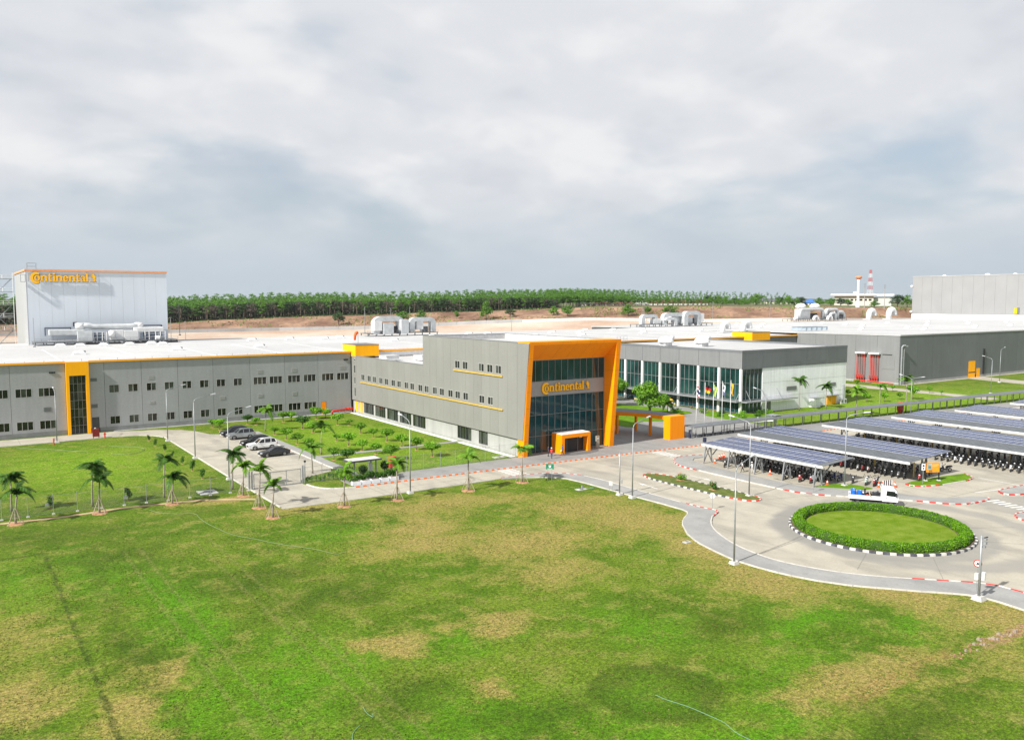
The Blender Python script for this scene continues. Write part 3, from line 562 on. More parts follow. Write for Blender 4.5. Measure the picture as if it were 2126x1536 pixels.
slab('verge', gs, -0.1, 0.15, GR4); kerb(smooth_poly([gs[0], gs[8], gs[7], gs[6]], 1), KR, 0.75, 0.2); kerb([gs[6], gs[5]], [kplain], 1, 0.18); kerb([gs[5], gs[4], gs[3]], KR, 0.6, 0.2)
r1 = smooth_poly([(112.4, 52.1), (113.7, 52.9), (117.4, 52.7), (121, 52.2), (126, 50), (120, 48.5), (114.1, 49.9), (111.8, 50.9)], 1, True)
slab('pavement', r1, -0.1, 0.14, PAVE); kerb(r1 + [r1[0]], KR, 0.75, 0.2)
r2 = smooth_poly([(101.2, 45.1), (103.0, 45.9), (105.5, 45.2), (106, 42), (101.7, 42.6), (100.2, 43.8)], 1, True)
slab('pavement', r2, -0.1, 0.14, PAVE); kerb(r2 + [r2[0]], KR, 0.6, 0.2)
# roundabout
slab('verge', circle(*RC, 9.25, 64), -0.1, 0.2, mat('bed_soil', (0.10, 0.075, 0.05), 0.95, 0, 0.3, 3))
slab('verge', circle(*RC, 7.6, 64), 0.1, 0.24, GR3)
kc = circle(*RC, 9.3, 96); kerb(kc + [kc[0]], KB, 0.62, 0.24, 0.28, label='black and white kerb ring around the roundabout')
# beds by the canteen and grass verges at the plaza
slab('verge', smooth_poly([(110, 118.5), (116.5, 125.8), (123, 122.6), (131, 128), (137.5, 128.5), (136.5, 136), (133, 152), (126, 156), (118, 146), (111, 132)], 1, True), 0.0, 0.2, GR4)
slab('verge', smooth_poly([(134, 118), (136, 126), (142, 128.5), (142.9, 121.5), (150, 119.8), (149, 115.4), (138, 113.5)], 1, True), 0.0, 0.2, GR4)

# ================================================================== TERRAIN BEHIND THE FACTORY
field = flat('earth_field', [(-260, 292), (520, 292), (520, 330), (480, 360), (430, 402), (372, 456), (312, 510), (252, 562), (200, 597), (128, 616), (30, 629), (-160, 632), (-260, 600)], 0.06, EARTH)
EB = [(-160, 622, 2.1), (-20.5, 619.7, 2.1), (29.0, 619.3, 2.4), (128.3, 606.6, 2.6), (198.7, 587.3, 3.4), (251.9, 552.1, 4.5), (309.9, 501.1, 8.3), (346.6, 465.0, 10.5), (369.7, 446.9, 11.3), (393.9, 425.7, 11.0), (427.0, 392.5, 10.6), (474, 360, 11.4), (545, 352, 10.5), (610, 350, 10), (700, 310, 10), (900, 200, 10)]
ET = [(-170, 692, 8.2), (-22.3, 689.6, 8.2), (32.7, 689.2, 8.0), (143.0, 675.0, 8.0), (221.3, 653.5, 11.6), (281.1, 615.7, 13.4), (346.7, 560.6, 16.4), (388.5, 521.2, 18.4), (414.3, 500.8, 19.8), (441.3, 477.2, 20.1), (478.4, 440.0, 20.4), (524, 398, 20.1), (585, 378, 19.5), (640, 366, 19.5), (730, 330, 19.8), (940, 220, 20)]
def interp(rowA, rowB, t): return [tuple(a + (b_ - a) * t for a, b_ in zip(p, q)) for p, q in zip(rowA, rowB)]
def dens(row, k=6):
    out = []
    for a, b_ in zip(row, row[1:]): out += [tuple(x + (y - x) * i / k for x, y in zip(a, b_)) for i in range(k)]
    return out + [row[-1]]
EBd, ETd = dens(EB), dens(ET)
foot = [(x * 0.86, y * 0.86, 0.0) for x, y, z in EBd]
nearmid = [(x * 0.93, y * 0.93, z * 0.55) for x, y, z in EBd]
rows = [foot, nearmid, EBd]
for t in (0.18, 0.36, 0.54, 0.72, 0.88, 1.0):
    rr = interp(EBd, ETd, t); s_ = t * t * (3 - 2 * t)
    rows.append([(x + 4 * mn.noise(Vector((x * .03, y * .03, 1))), y + 4 * mn.noise(Vector((x * .03, y * .03, 5))), a[2] + (b_[2] - a[2]) * s_ + 0.8 * mn.noise(Vector((x * .06, y * .06, 9)))) for (x, y, z), a, b_ in zip(rr, EBd, ETd)])
def push(row, k, dz): return [(x * k, y * k, z + dz) for x, y, z in row]
rows += [push(ETd, 1.12, 1.0), push(ETd, 1.35, 3.0), push(ETd, 2.0, 3.0)]
def rowsmesh(name, rows, m):
    b = MB(); n = len(rows[0])
    vs_ = [p for r_ in rows for p in r_]
    fs = [(i * n + j, i * n + j + 1, (i + 1) * n + j + 1, (i + 1) * n + j) for i in range(len(rows) - 1) for j in range(n - 1)]
    b.add(vs_, fs); return tag(b.build(name, m, smooth=True), kind='structure')
DRY = mat('dry_bank', (0.20, 0.098, 0.055), 0.95, 0, 0.35, 0.045, 9, col2=(0.32, 0.195, 0.12), fine=0.3, fscale=0.35)
EARTH2 = EARTH
rowsmesh('earth_field', rows[:3], EARTH2)
rowsmesh('embankment', rows[2:9], DRY)
PLT = mat('plateau_scrub', (0.10, 0.115, 0.04), 0.95, 0, 0.4, 0.03, 6)
rowsmesh('plateau', rows[8:], PLT)
# distant low hills
hb = MB(); rr0 = []; rr1 = []; rr2 = []
for i in range(61):
    a = R(10 + 85 * i / 60); d = 6500
    h = 34 + 16 * mn.noise(Vector((i * .17, 0, 0))) + 8 * mn.noise(Vector((i * .5, 3, 0)))
    rr0.append((d * .75 * math.cos(a), d * .75 * math.sin(a), 18)); rr1.append((d * math.cos(a), d * math.sin(a), h)); rr2.append((d * 1.3 * math.cos(a), d * 1.3 * math.sin(a), 0))
rowsmesh('hills', [rr0, rr1, rr2], mat('far_hills', (0.05, 0.075, 0.05), 0.95, 0, 0.3, 0.003, 5))
rowsmesh('terrain', [push(ETd, 1.99, 3.0), [(x * 7, y * 7, 20) for x, y, z in ETd]], PLT)
# ================================================================== BUILDINGS
def fx(axis, plane):
    if axis == 'x': return lambda u, v, w: (u, plane - w, v)      # wall along x, facing -y
    return lambda u, v, w: (plane - w, u, v)                      # wall along y, facing -x
def clad(root, axis, plane, us, vs_, openings, m, depth=0.05, gap=0.02, name='panel'):
    """cladding panels between the joint lines us (along) and vs_ (up), cut round the openings"""
    F = fx(axis, plane)
    for u0, u1 in zip(us, us[1:]):
        for v0, v1 in zip(vs_, vs_[1:]):
            a0, a1, b0, b1 = u0 + gap, u1 - gap, v0 + gap * 0.5, v1 - gap * 0.5
            ops = [o for o in openings if o[0] < a1 and o[1] > a0 and o[2] < b1 and o[3] > b0]
            U = sorted({a0, a1} | {x for o in ops for x in o[:2] if a0 < x < a1}); V = sorted({b0, b1} | {x for o in ops for x in o[2:] if b0 < x < b1})
            cell = {}
            for i in range(len(U) - 1):
                for j in range(len(V) - 1):
                    cu, cv = (U[i] + U[i + 1]) / 2, (V[j] + V[j + 1]) / 2
                    cell[i, j] = not any(o[0] < cu < o[1] and o[2] < cv < o[3] for o in ops)
            if not any(cell.values()): continue
            b = MB(root)
            for (i, j), on in cell.items():
                if not on: continue
                p = [(U[i], V[j]), (U[i + 1], V[j]), (U[i + 1], V[j + 1]), (U[i], V[j + 1])]
                b.quad(*[F(u, v, depth) for u, v in p])
                for (di, dj), (k, l) in (((0, -1), (0, 1)), ((1, 0), (1, 2)), ((0, 1), (2, 3)), ((-1, 0), (3, 0))):
                    if not cell.get((i + di, j + dj), False):
                        b.quad(F(*p[k], depth), F(*p[l], depth), F(*p[l], -0.03), F(*p[k], -0.03))
            bm_o = b.build(name, m)
RNG = random.Random(7)
def window(root, axis, plane, u0, u1, v0, v1, nu=2, nv=1, fm=None, gm=None, fw=0.07, depth=0.03, name='window', sill=False, tilt=0.0):
    F = fx(axis, plane); fm = fm or frame_w; gm = gm or glasswin
    b = MB(root)
    def rect(a0, a1, c0, c1, d0, d1):
        p = [F(a, c, d) for d in (d0, d1) for a, c in ((a0, c0), (a1, c0), (a1, c1), (a0, c1))]
        b.add(p, [(3, 2, 1, 0), (4, 5, 6, 7), (0, 1, 5, 4), (1, 2, 6, 5), (2, 3, 7, 6), (3, 0, 4, 7)])
    rect(u0, u1, v0, v0 + fw, -0.12, depth); rect(u0, u1, v1 - fw, v1, -0.12, depth)
    rect(u0, u0 + fw, v0 + fw, v1 - fw, -0.12, depth); rect(u1 - fw, u1, v0 + fw, v1 - fw, -0.12, depth)
    mw = fw * 0.8
    for i in range(1, nu):
        c = u0 + (u1 - u0) * i / nu; rect(c - mw / 2, c + mw / 2, v0 + fw, v1 - fw, -0.10, depth - 0.005)
    vsl = [v0] + (list(nv) if isinstance(nv, (list, tuple)) else [v0 + (v1 - v0) * j / nv for j in range(1, nv)]) + [v1]
    for c in vsl[1:-1]: rect(u0 + fw, u1 - fw, c - mw / 2, c + mw / 2, -0.09, depth - 0.01)
    if sill: rect(u0 - 0.05, u1 + 0.05, v0 - 0.07, v0 - 0.002, -0.1, 0.12)
    o = b.build(name, fm)
    for i in range(nu):
        for j in range(len(vsl) - 1):
            p = MB(root); a0 = u0 + (u1 - u0) * i / nu; a1 = u0 + (u1 - u0) * (i + 1) / nu
            t1, t2 = RNG.uniform(-tilt, tilt), RNG.uniform(-tilt, tilt)
            p.quad(F(a0, vsl[j], -0.05 + t1), F(a1, vsl[j], -0.05 - t1), F(a1, vsl[j + 1], -0.05 - t2), F(a0, vsl[j + 1], -0.05 + t2))
            po = p.build('pane', glassbl if (gm is glasswin and RNG.random() < .28) else gm, parent=o)
    return o
def lin(a, b_, n): return [a + (b_ - a) * i / n for i in range(n + 1)]

# ---------------------------------------------------------------- factory hall
FAC = empty('factory_building', (80, 174, 0), 'long grey factory hall with white roof and yellow eaves trim behind the garden', 'building')
b = MB(FAC); b.box(-60, 233.0, 174.3, 252, 0, 13.36); b.build('wall', wallback)
b = MB(FAC); b.add([(-60.4, 173.9, 13.62), (233.0, 173.9, 13.62), (233.0, 215, 13.95), (-60.4, 215, 13.95), (233.0, 252.4, 13.75), (-60.4, 252.4, 13.75), (-60.4, 173.9, 13.38), (233, 173.9, 13.38), (233, 252.4, 13.3), (-60.4, 252.4, 13.3)], [(0, 1, 2, 3), (3, 2, 4, 5), (6, 7, 1, 0), (5, 4, 8, 9)]); roofF = b.build('roof', roofwhite)
b = MB(FAC); b.box(-60.4, 18.15, 173.72, 173.9, 13.36, 13.74); b.box(22.1, 74.9, 173.72, 173.9, 13.36, 13.74); b.box(80.8, 206.4, 173.72, 173.9, 13.36, 13.80); b.box(215.1, 233, 173.72, 173.9, 13.36, 13.80); b.build('trim', yellowtrim)
op = []
U_ = [25.46, 28.82, 32.15, 35.47, 38.83, 42.2, 45.5, 48.95]
for lv in (1.33, 7.36):
    for u in U_: op.append((u, u + 1.82, lv, lv + 1.58, 2))
    for u in (53.05, 56.45, 60.45, 63.95) + ((68.1, 71.6) if lv > 5 else ()): op.append((u, u + 2.82, lv, lv + 1.62, 3))
    for u in (10.02, 13.68, 6.3, 2.6, -1.2): op.append((u, u + 2.66, lv, lv + 1.66, 3))
doors = [(67.85, 69.05, 0.0, 2.75), (22.35, 23.6, 0.0, 2.9)]
louv = [(32.46, 33.58, 9.52, 10.37), (32.5, 33.58, 4.68, 5.37), (22.34, 23.45, 9.7, 10.36), (22.3, 23.42, 4.67, 5.4), (14.37, 15.69, 4.54, 5.41), (53.91, 55.08, 9.59, 10.44), (61.29, 62.49, 9.55, 10.42), (72.29, 73.7, 9.62, 10.47), (61.37, 62.47, 4.5, 5.39), (53.9, 55.1, 4.5, 5.39), (46.0, 47.2, 4.6, 5.4)]
bay = (18.15, 22.1, 0.0, 13.36)
seams = [-5.5, 1.9, 9.29, 18.15, 24.73, 31.31, 38.03, 44.88, 52.4, 59.84, 67.27, 74.95]
clad(FAC, 'x', 174.1, seams, [0.85, 13.34], [o[:4] for o in op] + doors + louv + [bay], facmat, 0.08, 0.025)
b = MB(FAC); b.box(-60, 18.1, 174.0, 174.1, 0, 0.84); b.box(23.7, 67.8, 174.0, 174.1, 0, 0.84); b.box(69.1, 75, 174.0, 174.1, 0, 0.84); b.build('plinth', mat('plinth_dark', (0.21, 0.215, 0.22), 0.8, 0, 0.15, 0.8))
for o in op: window(FAC, 'x', 174.06, *o[:4], nu=o[4], fw=0.075, depth=0.06)
for l_ in louv:
    b = MB(FAC); b.box(l_[0], l_[1], 174.02, 174.09, l_[2], l_[3])
    lo = b.build('louvre', facmat if l_[0] > 30 or l_[0] < 20 else aludark)
    b = MB(FAC)
    for z in lin(l_[2] + 0.1, l_[3] - 0.1, 5): b.box(l_[0] + .05, l_[1] - .05, 173.97, 174.02, z - .02, z + .04)
    b.build('blade', frame_w if l_[0] > 30 else aludark, parent=lo)
b = MB(FAC); b.box(67.9, 69.0, 174.0, 174.08, 0.02, 2.7); dr = b.build('door', orange)
b = MB(FAC); b.box(68.85, 68.93, 173.95, 174.0, 1.1, 1.25); b.build('handle', aludark, parent=dr)
b = MB(FAC); b.box(22.4, 23.55, 174.0, 174.08, 0.02, 2.85); b.build('door', mat('dark_door', (0.05, 0.055, 0.06), 0.5))
for u, z in ((15.55, 11.6), (73.3, 11.7)):
    for k in range(3):
        b = MB(FAC); b.box(u + k * .36, u + k * .36 + .26, 173.85, 174.02, z, z + .28); b.build('floodlight', blackp)
# yellow stair bay
b = MB(FAC); F = fx('x', 174.0)
for (u0, u1, v0, v1) in ((18.2, 18.72, 0.0, 11.05), (21.5, 22.05, 0.0, 11.05), (18.2, 22.05, 11.05, 13.6)):
    b.box(u0, u1, 173.25, 174.1, v0, v1)
b.build('bay_frame', yellow)
window(FAC, 'x', 173.75, 18.73, 21.49, 0.05, 11.03, nu=4, nv=7, fm=alu, gm=glasswin, fw=0.07, tilt=0.004, name='stair_window')
# yellow lift boxes at the eaves
for x0, x1, yb in ((75.02, 80.7, 171.4), (206.5, 215.0, 170.6)):
    b = MB(FAC); b.box(x0, x1, yb, 178.6, 12.6, 15.1); b.build('lift_box', yellow)
    b = MB(FAC); b.box(x0 - .05, x1 + .05, yb - .05, 178.65, 15.1, 15.2); b.build('box_roof', aludark)
# the far wall beyond the office (joints only at this distance)
clad(FAC, 'x', 174.1, [80.9, 94], [12.2, 13.34], [], whitewall, 0.06, 0.02)
clad(FAC, 'x', 174.1, lin(94, 206.4, 15), [0, 13.34], [], claddark, 0.06, 0.03)
clad(FAC, 'x', 174.1, [215.1, 224, 232.9], [0, 13.34], [], claddark, 0.06, 0.03)
b = MB(FAC)
for x in [i * 3.1 - 10 for i in range(76)]: b.box(x, x + .06, 174.2, 174.28, 13.6, 13.95 + (0.15 if int(x) % 3 == 0 else 0))
b.build('roof_edge_post', galv)
# roof membrane seams
b = MB(FAC)
for x in lin(-52, 228, 20): b.bar((x, 174.4, 13.64), (x, 214.9, 13.96), 0.12, 0.03)
b.build('roof_seam', mat('roof_seam', (0.62, 0.62, 0.62), 0.7))
# ---------------------------------------------------------------- roof fittings
def skylight_mesh():
    b = MB(); b.tbox((0, 0, 0), 2.4, 1.6, 0.35, 0.95, 0.95); b.tbox((0, 0, 0.35), 2.1, 1.3, 0.35, 0.7, 0.6); return b
SKY_P = empty('roof_vent', (0, 0, 0))
skb = MB().tbox((0, 0, 0), 2.4, 1.7, 0.4, 0.94, 0.94).build('curb', ductw, parent=SKY_P); skc = MB().tbox((0, 0, 0.4), 2.1, 1.4, 0.4, 0.6, 0.55).build('hood', ductw, parent=SKY_P)
MB().box(0.95, 1.2, -.5, .5, .42, .75).build('flap', aludark, parent=SKY_P)
vents = [(23, 194), (43, 197), (23, 227), (27, 225), (32, 224), (38, 225), (43.5, 227), (45, 221), (62, 198), (81, 231), (89, 225), (97, 233), (148, 231), (173, 229), (166, 204), (196, 208), (208, 237), (197, 240), (142, 233), (226, 210), (122, 222), (113, 205), (101, 205), (136, 206), (185, 228), (150, 207), (220, 234), (70, 230), (5, 196), (5, 226)]
vents2 = [(262, 213), (304, 245), (324, 217), (269, 174), (369, 225), (302, 176), (295, 252), (404, 225), (346, 193), (384, 195), (328, 164), (430, 200), (358, 165), (445, 227), (262, 190), (285, 160), (310, 200), (340, 240), (380, 160), (405, 180)]
def roofz(x, y): return 13.66 + 0.29 * max(0, (y - 174)) / 41 if y < 215 else 13.95 - 0.2 * (y - 215) / 37
vents.sort()
for i, (x, y) in enumerate(vents + sorted(vents2)):
    o = SKY_P if i == 0 else copy_tree(SKY_P)
    z = roofz(x, y) if x < 233 else 14.85 - 1.0 * (y - 138) / 142
    o.location = (x, y, z - 0.03)
    if i < len(vents): tag(o, 'low white smoke vent on the factory roof, %s from the left' % ORD[i], 'roof vent', 'smoke vents on the white roofs')
    else: tag(o, 'low white smoke vent on the warehouse roof, %s from the left' % ORD[i - len(vents)], 'roof vent', 'smoke vents on the white roofs')
# goosenecks
def goose(x, y, z, s, label):
    r = empty('gooseneck_vent', (x, y, z), label, 'roof vent', 'curved white roof exhausts')
    p = [(0, 0, 0), (0, 0, 1.0 * s)] + [(1.0 * s - math.cos(R(a)) * s, 0, 1.0 * s + math.sin(R(a)) * s) for a in range(20, 181, 20)] + [(2 * s, 0, 0.75 * s)]
    b = MB(); b.tube(p, 0.62 * s, 10); b.build('duct', ductw, parent=r, smooth=True)
    MB().tbox((0, 0, 0), 1.8 * s, 1.8 * s, .35).build('base', ductw, parent=r)
goose(446, 284, 13.9, 2.6, 'left curved white exhaust near the pale tower block at right'); goose(468, 285, 13.9, 2.8, 'right curved white exhaust near the pale tower block at right')
goose(224, 198, 13.9, 1.5, 'left white exhaust hood near the yellow box on the factory roof'); goose(231, 195, 13.9, 1.7, 'right white exhaust hood near the yellow box on the factory roof')

# ---------------------------------------------------------------- warehouse on the right
WH = empty('warehouse_building', (233, 138, 0), 'dark grey warehouse with white roof and red riser pipes on its side', 'building')
b = MB(WH); b.box(233.1, 505, 138.3, 279.8, 0, 13.4); b.build('wall', wallback)
b = MB(WH); b.add([(232.9, 137.9, 14.85), (505, 137.9, 14.85), (505, 280, 13.85), (232.9, 280, 13.85), (232.9, 137.9, 14.5), (505, 137.9, 14.5), (505, 280, 13.5), (232.9, 280, 13.5)], [(0, 1, 2, 3), (0, 1, 5, 4), (0, 3, 7, 4), (2, 3, 7, 6), (1, 2, 6, 5)]); b.build('roof', roofwhite)
clad(WH, 'y', 233.1, lin(138.1, 174, 5), [0.7, 14.4], [], cladlight, 0.07, 0.03)  # sunlit side wall: its lighter tone is put in with paler panels
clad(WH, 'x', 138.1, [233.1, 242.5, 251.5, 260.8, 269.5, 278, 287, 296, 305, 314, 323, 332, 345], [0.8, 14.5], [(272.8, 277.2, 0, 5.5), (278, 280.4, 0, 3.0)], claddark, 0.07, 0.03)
b = MB(WH); b.box(233.0, 272.7, 138.0, 138.1, 0, 0.78); b.box(280.6, 345, 138.0, 138.1, 0, 0.78); b.box(233.0, 233.1, 138.1, 174, 0, 0.7); b.build('plinth', palewall)
b = MB(WH); b.box(272.9, 277.1, 138.02, 138.1, 0.05, 5.45); d_ = b.build('roller_door', yellow)
b = MB(WH); b.box(272.9, 277.1, 137.99, 138.02, 1.6, 1.9); b.build('rail', blackp, parent=d_)
b = MB(WH); b.box(278.1, 280.3, 138.02, 138.1, 0.05, 2.95); b.build('door', yellow)
b = MB(WH); b.box(281.9, 282.5, 137.7, 138.0, 0.9, 9.2); b.build('downpipe', blackp)
b = MB(WH); b.tube([(233.6, 137.7, 0), (233.6, 137.7, 11.2), (233.8, 137.4, 11.7), (234.4, 137.1, 11.7)], 0.28, 10); b.tube([(234.5, 137.6, 0), (234.5, 137.6, 11.0), (234.7, 137.2, 11.4), (235.4, 137.0, 11.4)], 0.22, 10); b.build('downpipe', galv)
b = MB(WH); b.box(232.6, 233.0, 140.3, 143.4, 8.95, 9.05); b.box(232.95, 233.03, 139.5, 143.6, 4.5, 9.1); b.build('shutter', cladlight)
rp = empty('riser_pipes', (232.3, 148, 0), 'two groups of red sprinkler riser pipes against the warehouse side wall', 'pipework')
for c in (150.1, 145.6):
    b = MB(rp); b.box(231.7, 232.9, c - 1.7, c + 1.7, 8.8, 9.25); b.build('hood', ductw)
    for k in range(4):
        y = c - 1.2 + k * 0.8
        b = MB(rp); b.cyl((232.2, y, 0.5), (232.2, y, 8.9), 0.11, n=8); p_ = b.build('riser', redp)
        b = MB(rp); b.cyl((232.0, y, 1.3), (232.0, y, 1.9), 0.24, n=8); b.box(231.8, 232.1, y - .25, y + .25, 2.1, 2.3); b.build('valve', redp, parent=p_)
    b = MB(rp); b.cyl((231.9, c - 1.8, 0.5), (231.9, c + 1.8, 0.5), 0.25, n=8); b.build('manifold', redp)
b = MB(rp); b.cyl((231.9, 151.8, .45), (231.9, 139.0, .35), 0.16, n=8); b.build('manifold', redp)

# ---------------------------------------------------------------- pale tower block on the right
TR = empty('tower_block', (489.5, 250, 13.8), 'pale grey windowless tower block rising behind the warehouse roof', 'building')
b = MB(TR); b.box(489.7, 620, 150, 283.2, 0, 38.9); b.build('wall', mat('tower_core', (0.3, 0.3, 0.3), 0.7))
clad(TR, 'y', 489.7, lin(150, 283.3, 22), [16.9, 39.2], [(221.4, 224.2, 17.5, 21.0)], mat('tower_pale', (0.265, 0.268, 0.27), 0.6, 0, 0.05, 0.1), 0.12, 0.05)
b = MB(TR); b.box(489.5, 489.6, 150, 283.3, 0, 16.8); b.build('base_wall', whitewall)
b = MB(TR); b.box(489.4, 620.2, 149.8, 283.4, 39.2, 39.5); b.build('roof', roofwhite)
b = MB(TR); b.box(489.2, 489.7, 222.6, 224.1, 17.6, 20.9); b.build('hatch', yellow)
b = MB(TR); b.box(489.3, 489.7, 221.5, 222.4, 17.6, 20.9); b.build('hatch', aludark)
for k, y in enumerate((268, 243, 228)):
    b = MB(TR); b.sphere((497, y, 39.4), 1.2 if k != 1 else 1.5, 10, 5, 0.8, 0.0); b.build('roof_dome', ductw, smooth=True)
for z in (33.5, 18.2): b = MB(TR); b.sphere((489.2, 283.6, z), 0.8, 8, 6); b.build('floodlight', ductw)

# ---------------------------------------------------------------- tower block on the left
TL = empty('tower_block', (17.4, 241.6, 13), 'tall pale blue-grey tower with orange top trim at the left edge', 'building')
b = MB(TL); b.box(17.5, 50.6, 241.7, 280, 0, 32.3); b.build('wall', mat('tower_core', (0.3, 0.3, 0.3), 0.7))
clad(TL, 'x', 241.7, lin(17.4, 50.7, 12), [12.0, 32.35], [], towerwall, 0.06, 0.012)
clad(TL, 'y', 17.5, lin(241.6, 280, 6), [0, 32.35], [], mat('tower_side_sun_tone', (0.36, 0.37, 0.38), 0.5, 0, 0.03, 0.1), 0.06, 0.012)  # same paint as the front, in a separate colour for the sunlit side
b = MB(TL); b.box(17.2, 50.9, 241.4, 280.2, 32.36, 32.75); b.build('trim', mat('trim_salmon', (0.80, 0.33, 0.13), 0.5))
b = MB(TL); b.box(17.3, 50.8, 241.5, 280.1, 32.75, 32.85); b.build('roof', roofwhite)
b = MB(TL)
for x, y in ((18, 243), (20, 243), (18, 245), (20, 245)): b.cyl((x, y, 32.8), (x, y, 34.4), 0.05, n=6)
for z in (33.6, 34.4): b.bar((18, 243, z), (20, 243, z), .06); b.bar((18, 245, z), (20, 245, z), .06); b.bar((18, 243, z), (18, 245, z), .06)
b.build('rail', galv)
st = empty('fire_stair', (14.5, 278, 0), 'white zigzag steel fire stair on the left side of the tall tower', 'staircase')
for k in range(9):
    z = 1.5 + k * 3.7
    b = MB(st); b.box(12.6, 17.2, 281.2, 284, z, z + .15); l_ = b.build('landing', galv)
    b = MB(st)
    for x in (12.7, 14.4, 17.0): b.cyl((x, 281.3, z), (x, 281.3, z + 1.2), .08, n=6)
    for h in (.6, 1.2): b.bar((12.7, 281.3, z + h), (17, 281.3, z + h), .09)
    b.build('railing', white_p, parent=l_)
    b = MB(st); s = 1 if k % 2 else -1
    if k < 8: b.bar((14.9 - 1.7 * s, 282.8, z), (14.9 + 1.7 * s, 282.8, z + 3.7), .9, .15); b.build('flight', galv)
b = MB(st)
for x in (12.6, 17): b.cyl((x, 281.2, 0), (x, 281.2, 33), .1, n=6)
b.build('post', white_p)
# ---------------------------------------------------------------- office block
OF = empty('office_building', (75, 108, 0), 'grey clad office block with big orange framed glass front', 'building')
b = MB(OF); b.box(75.6, 93.6, 108.75, 140, 0, 17.2); b.box(75.6, 93.6, 140.01, 173.7, 0, 12.0); b.build('wall', wallback)
b = MB(OF); b.box(75.3, 93.8, 108.8, 139.8, 17.2, 17.32); b.box(75.3, 93.8, 140.2, 173.6, 12.0, 12.12); b.build('roof', roofwhite)
b = MB(OF); b.box(75.14, 75.32, 140.0, 173.7, 12.0, 12.74); b.box(93.6, 93.98, 140.2, 173.7, 12.0, 12.8); b.box(75.14, 75.32, 108.5, 140.1, 17.2, 18.34); b.box(75.32, 93.66, 139.8, 140.1, 12.1, 18.3); b.box(93.66, 93.98, 108.9, 140.1, 12.1, 18.36); b.build('parapet', mat('parapet_white', (0.44, 0.44, 0.445), .7))
b = MB(OF); b.box(75.0, 75.36, 140.1, 173.72, 12.75, 12.82); b.box(75.0, 75.36, 108.4, 140.14, 18.35, 18.43); b.box(75.37, 94.02, 139.76, 140.14, 18.31, 18.39); b.box(93.62, 94.02, 108.9, 139.75, 18.37, 18.45); b.build('coping', alu)
mid = [(u - 1.68, u, 7.55, 8.92) for u in (168.59, 165.3, 162.7, 159.5, 156.84, 153.7, 151.05, 147.84, 145.4, 142.02, 139.5, 136.28, 133.66, 130.51, 127.95, 125.21, 119.9, 117.2)]
up_ = [(u - 1.72, u, 12.95, 14.36) for u in (128.05, 125.37, 120.05, 117.39, 114.77)]
slits = [(171.7, 172.55, 8.82, 10.7), (171.7, 172.5, 6.44, 8.06), (171.7, 172.45, 3.63, 5.7), (171.7, 172.5, 11.6, 12.3)]
us = [108.5] + [111.3 + 2.614 * i for i in range(11)] + [140.05]
clad(OF, 'y', 75.1, us, [2.85, 18.3], mid + up_, cladding, 0.06, 0.012)
clad(OF, 'y', 75.1, lin(140.05, 173.65, 13), [2.85, 12.7], mid + slits, cladding, 0.06, 0.012)
for w_ in mid + up_: window(OF, 'y', 75.1, *w_, nu=2, fw=0.07, depth=0.09)
for w_ in slits: window(OF, 'y', 75.1, *w_, nu=1, fw=0.07, depth=0.05)
b = MB(OF); b.box(74.86, 75.02, 112.5, 168.9, 7.0, 7.26); b.build('ledge', mat('ledge_yellow', (0.50, 0.34, 0.07), .5))
b = MB(OF); b.box(74.86, 75.02, 112.6, 128.4, 12.5, 12.76); b.build('ledge', MATS['ledge_yellow'])
gw = [(162.92, 167.9, 4), (157.2, 162.16, 4), (151.4, 156.4, 4), (145.6, 150.6, 4), (139.7, 144.86, 4), (122.9, 127.7, 4), (117.6, 120.5, 3)]
clad(OF, 'y', 75.35, [107.4, 113, 119.05, 125.3, 133, 139.4, 151, 163, 173.6], [0.0, 2.8], [(a, c, .45, 2.8) for a, c, n in gw], palewall, 0.04, 0.006, name='plinth_panel')
for a, c, n in gw: window(OF, 'y', 75.35, a, c, 0.45, 2.78, nu=n + 1, fm=aludark, gm=glasswin, fw=0.07, depth=0.05, tilt=0.003)
for u in (169.2, 171.6): b = MB(OF); b.box(75.22, 75.3, u - .55, u + .55, 0.4, 2.6); b.build('door', yellow)
b = MB(OF); b.box(75.05, 75.3, 108.6, 173.6, 2.80, 2.845); b.build('soffit', joint)
# leaning end of the side wall and the orange portal
def portal(x0, x1, m, name, yb=106.95, yt=105.2, zt=18.5, zb=0.0):
    b = MB(OF); b.prism([(yb, zb), (108.44, zb), (108.44, zt), (yt, zt)], x0, x1, lambda u, v, w: (w, u, v)); return b.build(name, m)
portal(75.02, 75.12, cladding, 'wing_panel', 106.95 - 0.02, 105.2 - .02, 18.3, 2.85); portal(75.3, 75.34, palewall, 'wing_panel', 107.1, 106.8, 2.8)
portal(75.14, 75.98, orange, 'portal_jamb'); portal(93.2, 94.1, orange, 'portal_jamb')
b = MB(OF); b.prism([(105.2, 18.5), (105.245, 18.02), (108.44, 15.36), (108.44, 18.5)], 75.985, 93.195, lambda u, v, w: (w, u, v)); b.build('portal_head', orange)
b = MB(OF)
for x in lin(75.99, 93.19, 6)[1:-1]: b.add([(x - .012, 105.197, 18.5), (x + .012, 105.197, 18.5), (x + .012, 105.24, 18.02), (x - .012, 105.24, 18.02)], [(0, 1, 2, 3)]); b.add([(x - .012, 105.24, 18.017), (x + .012, 105.24, 18.017), (x + .012, 108.43, 15.355), (x - .012, 108.43, 15.355)], [(0, 1, 2, 3)])
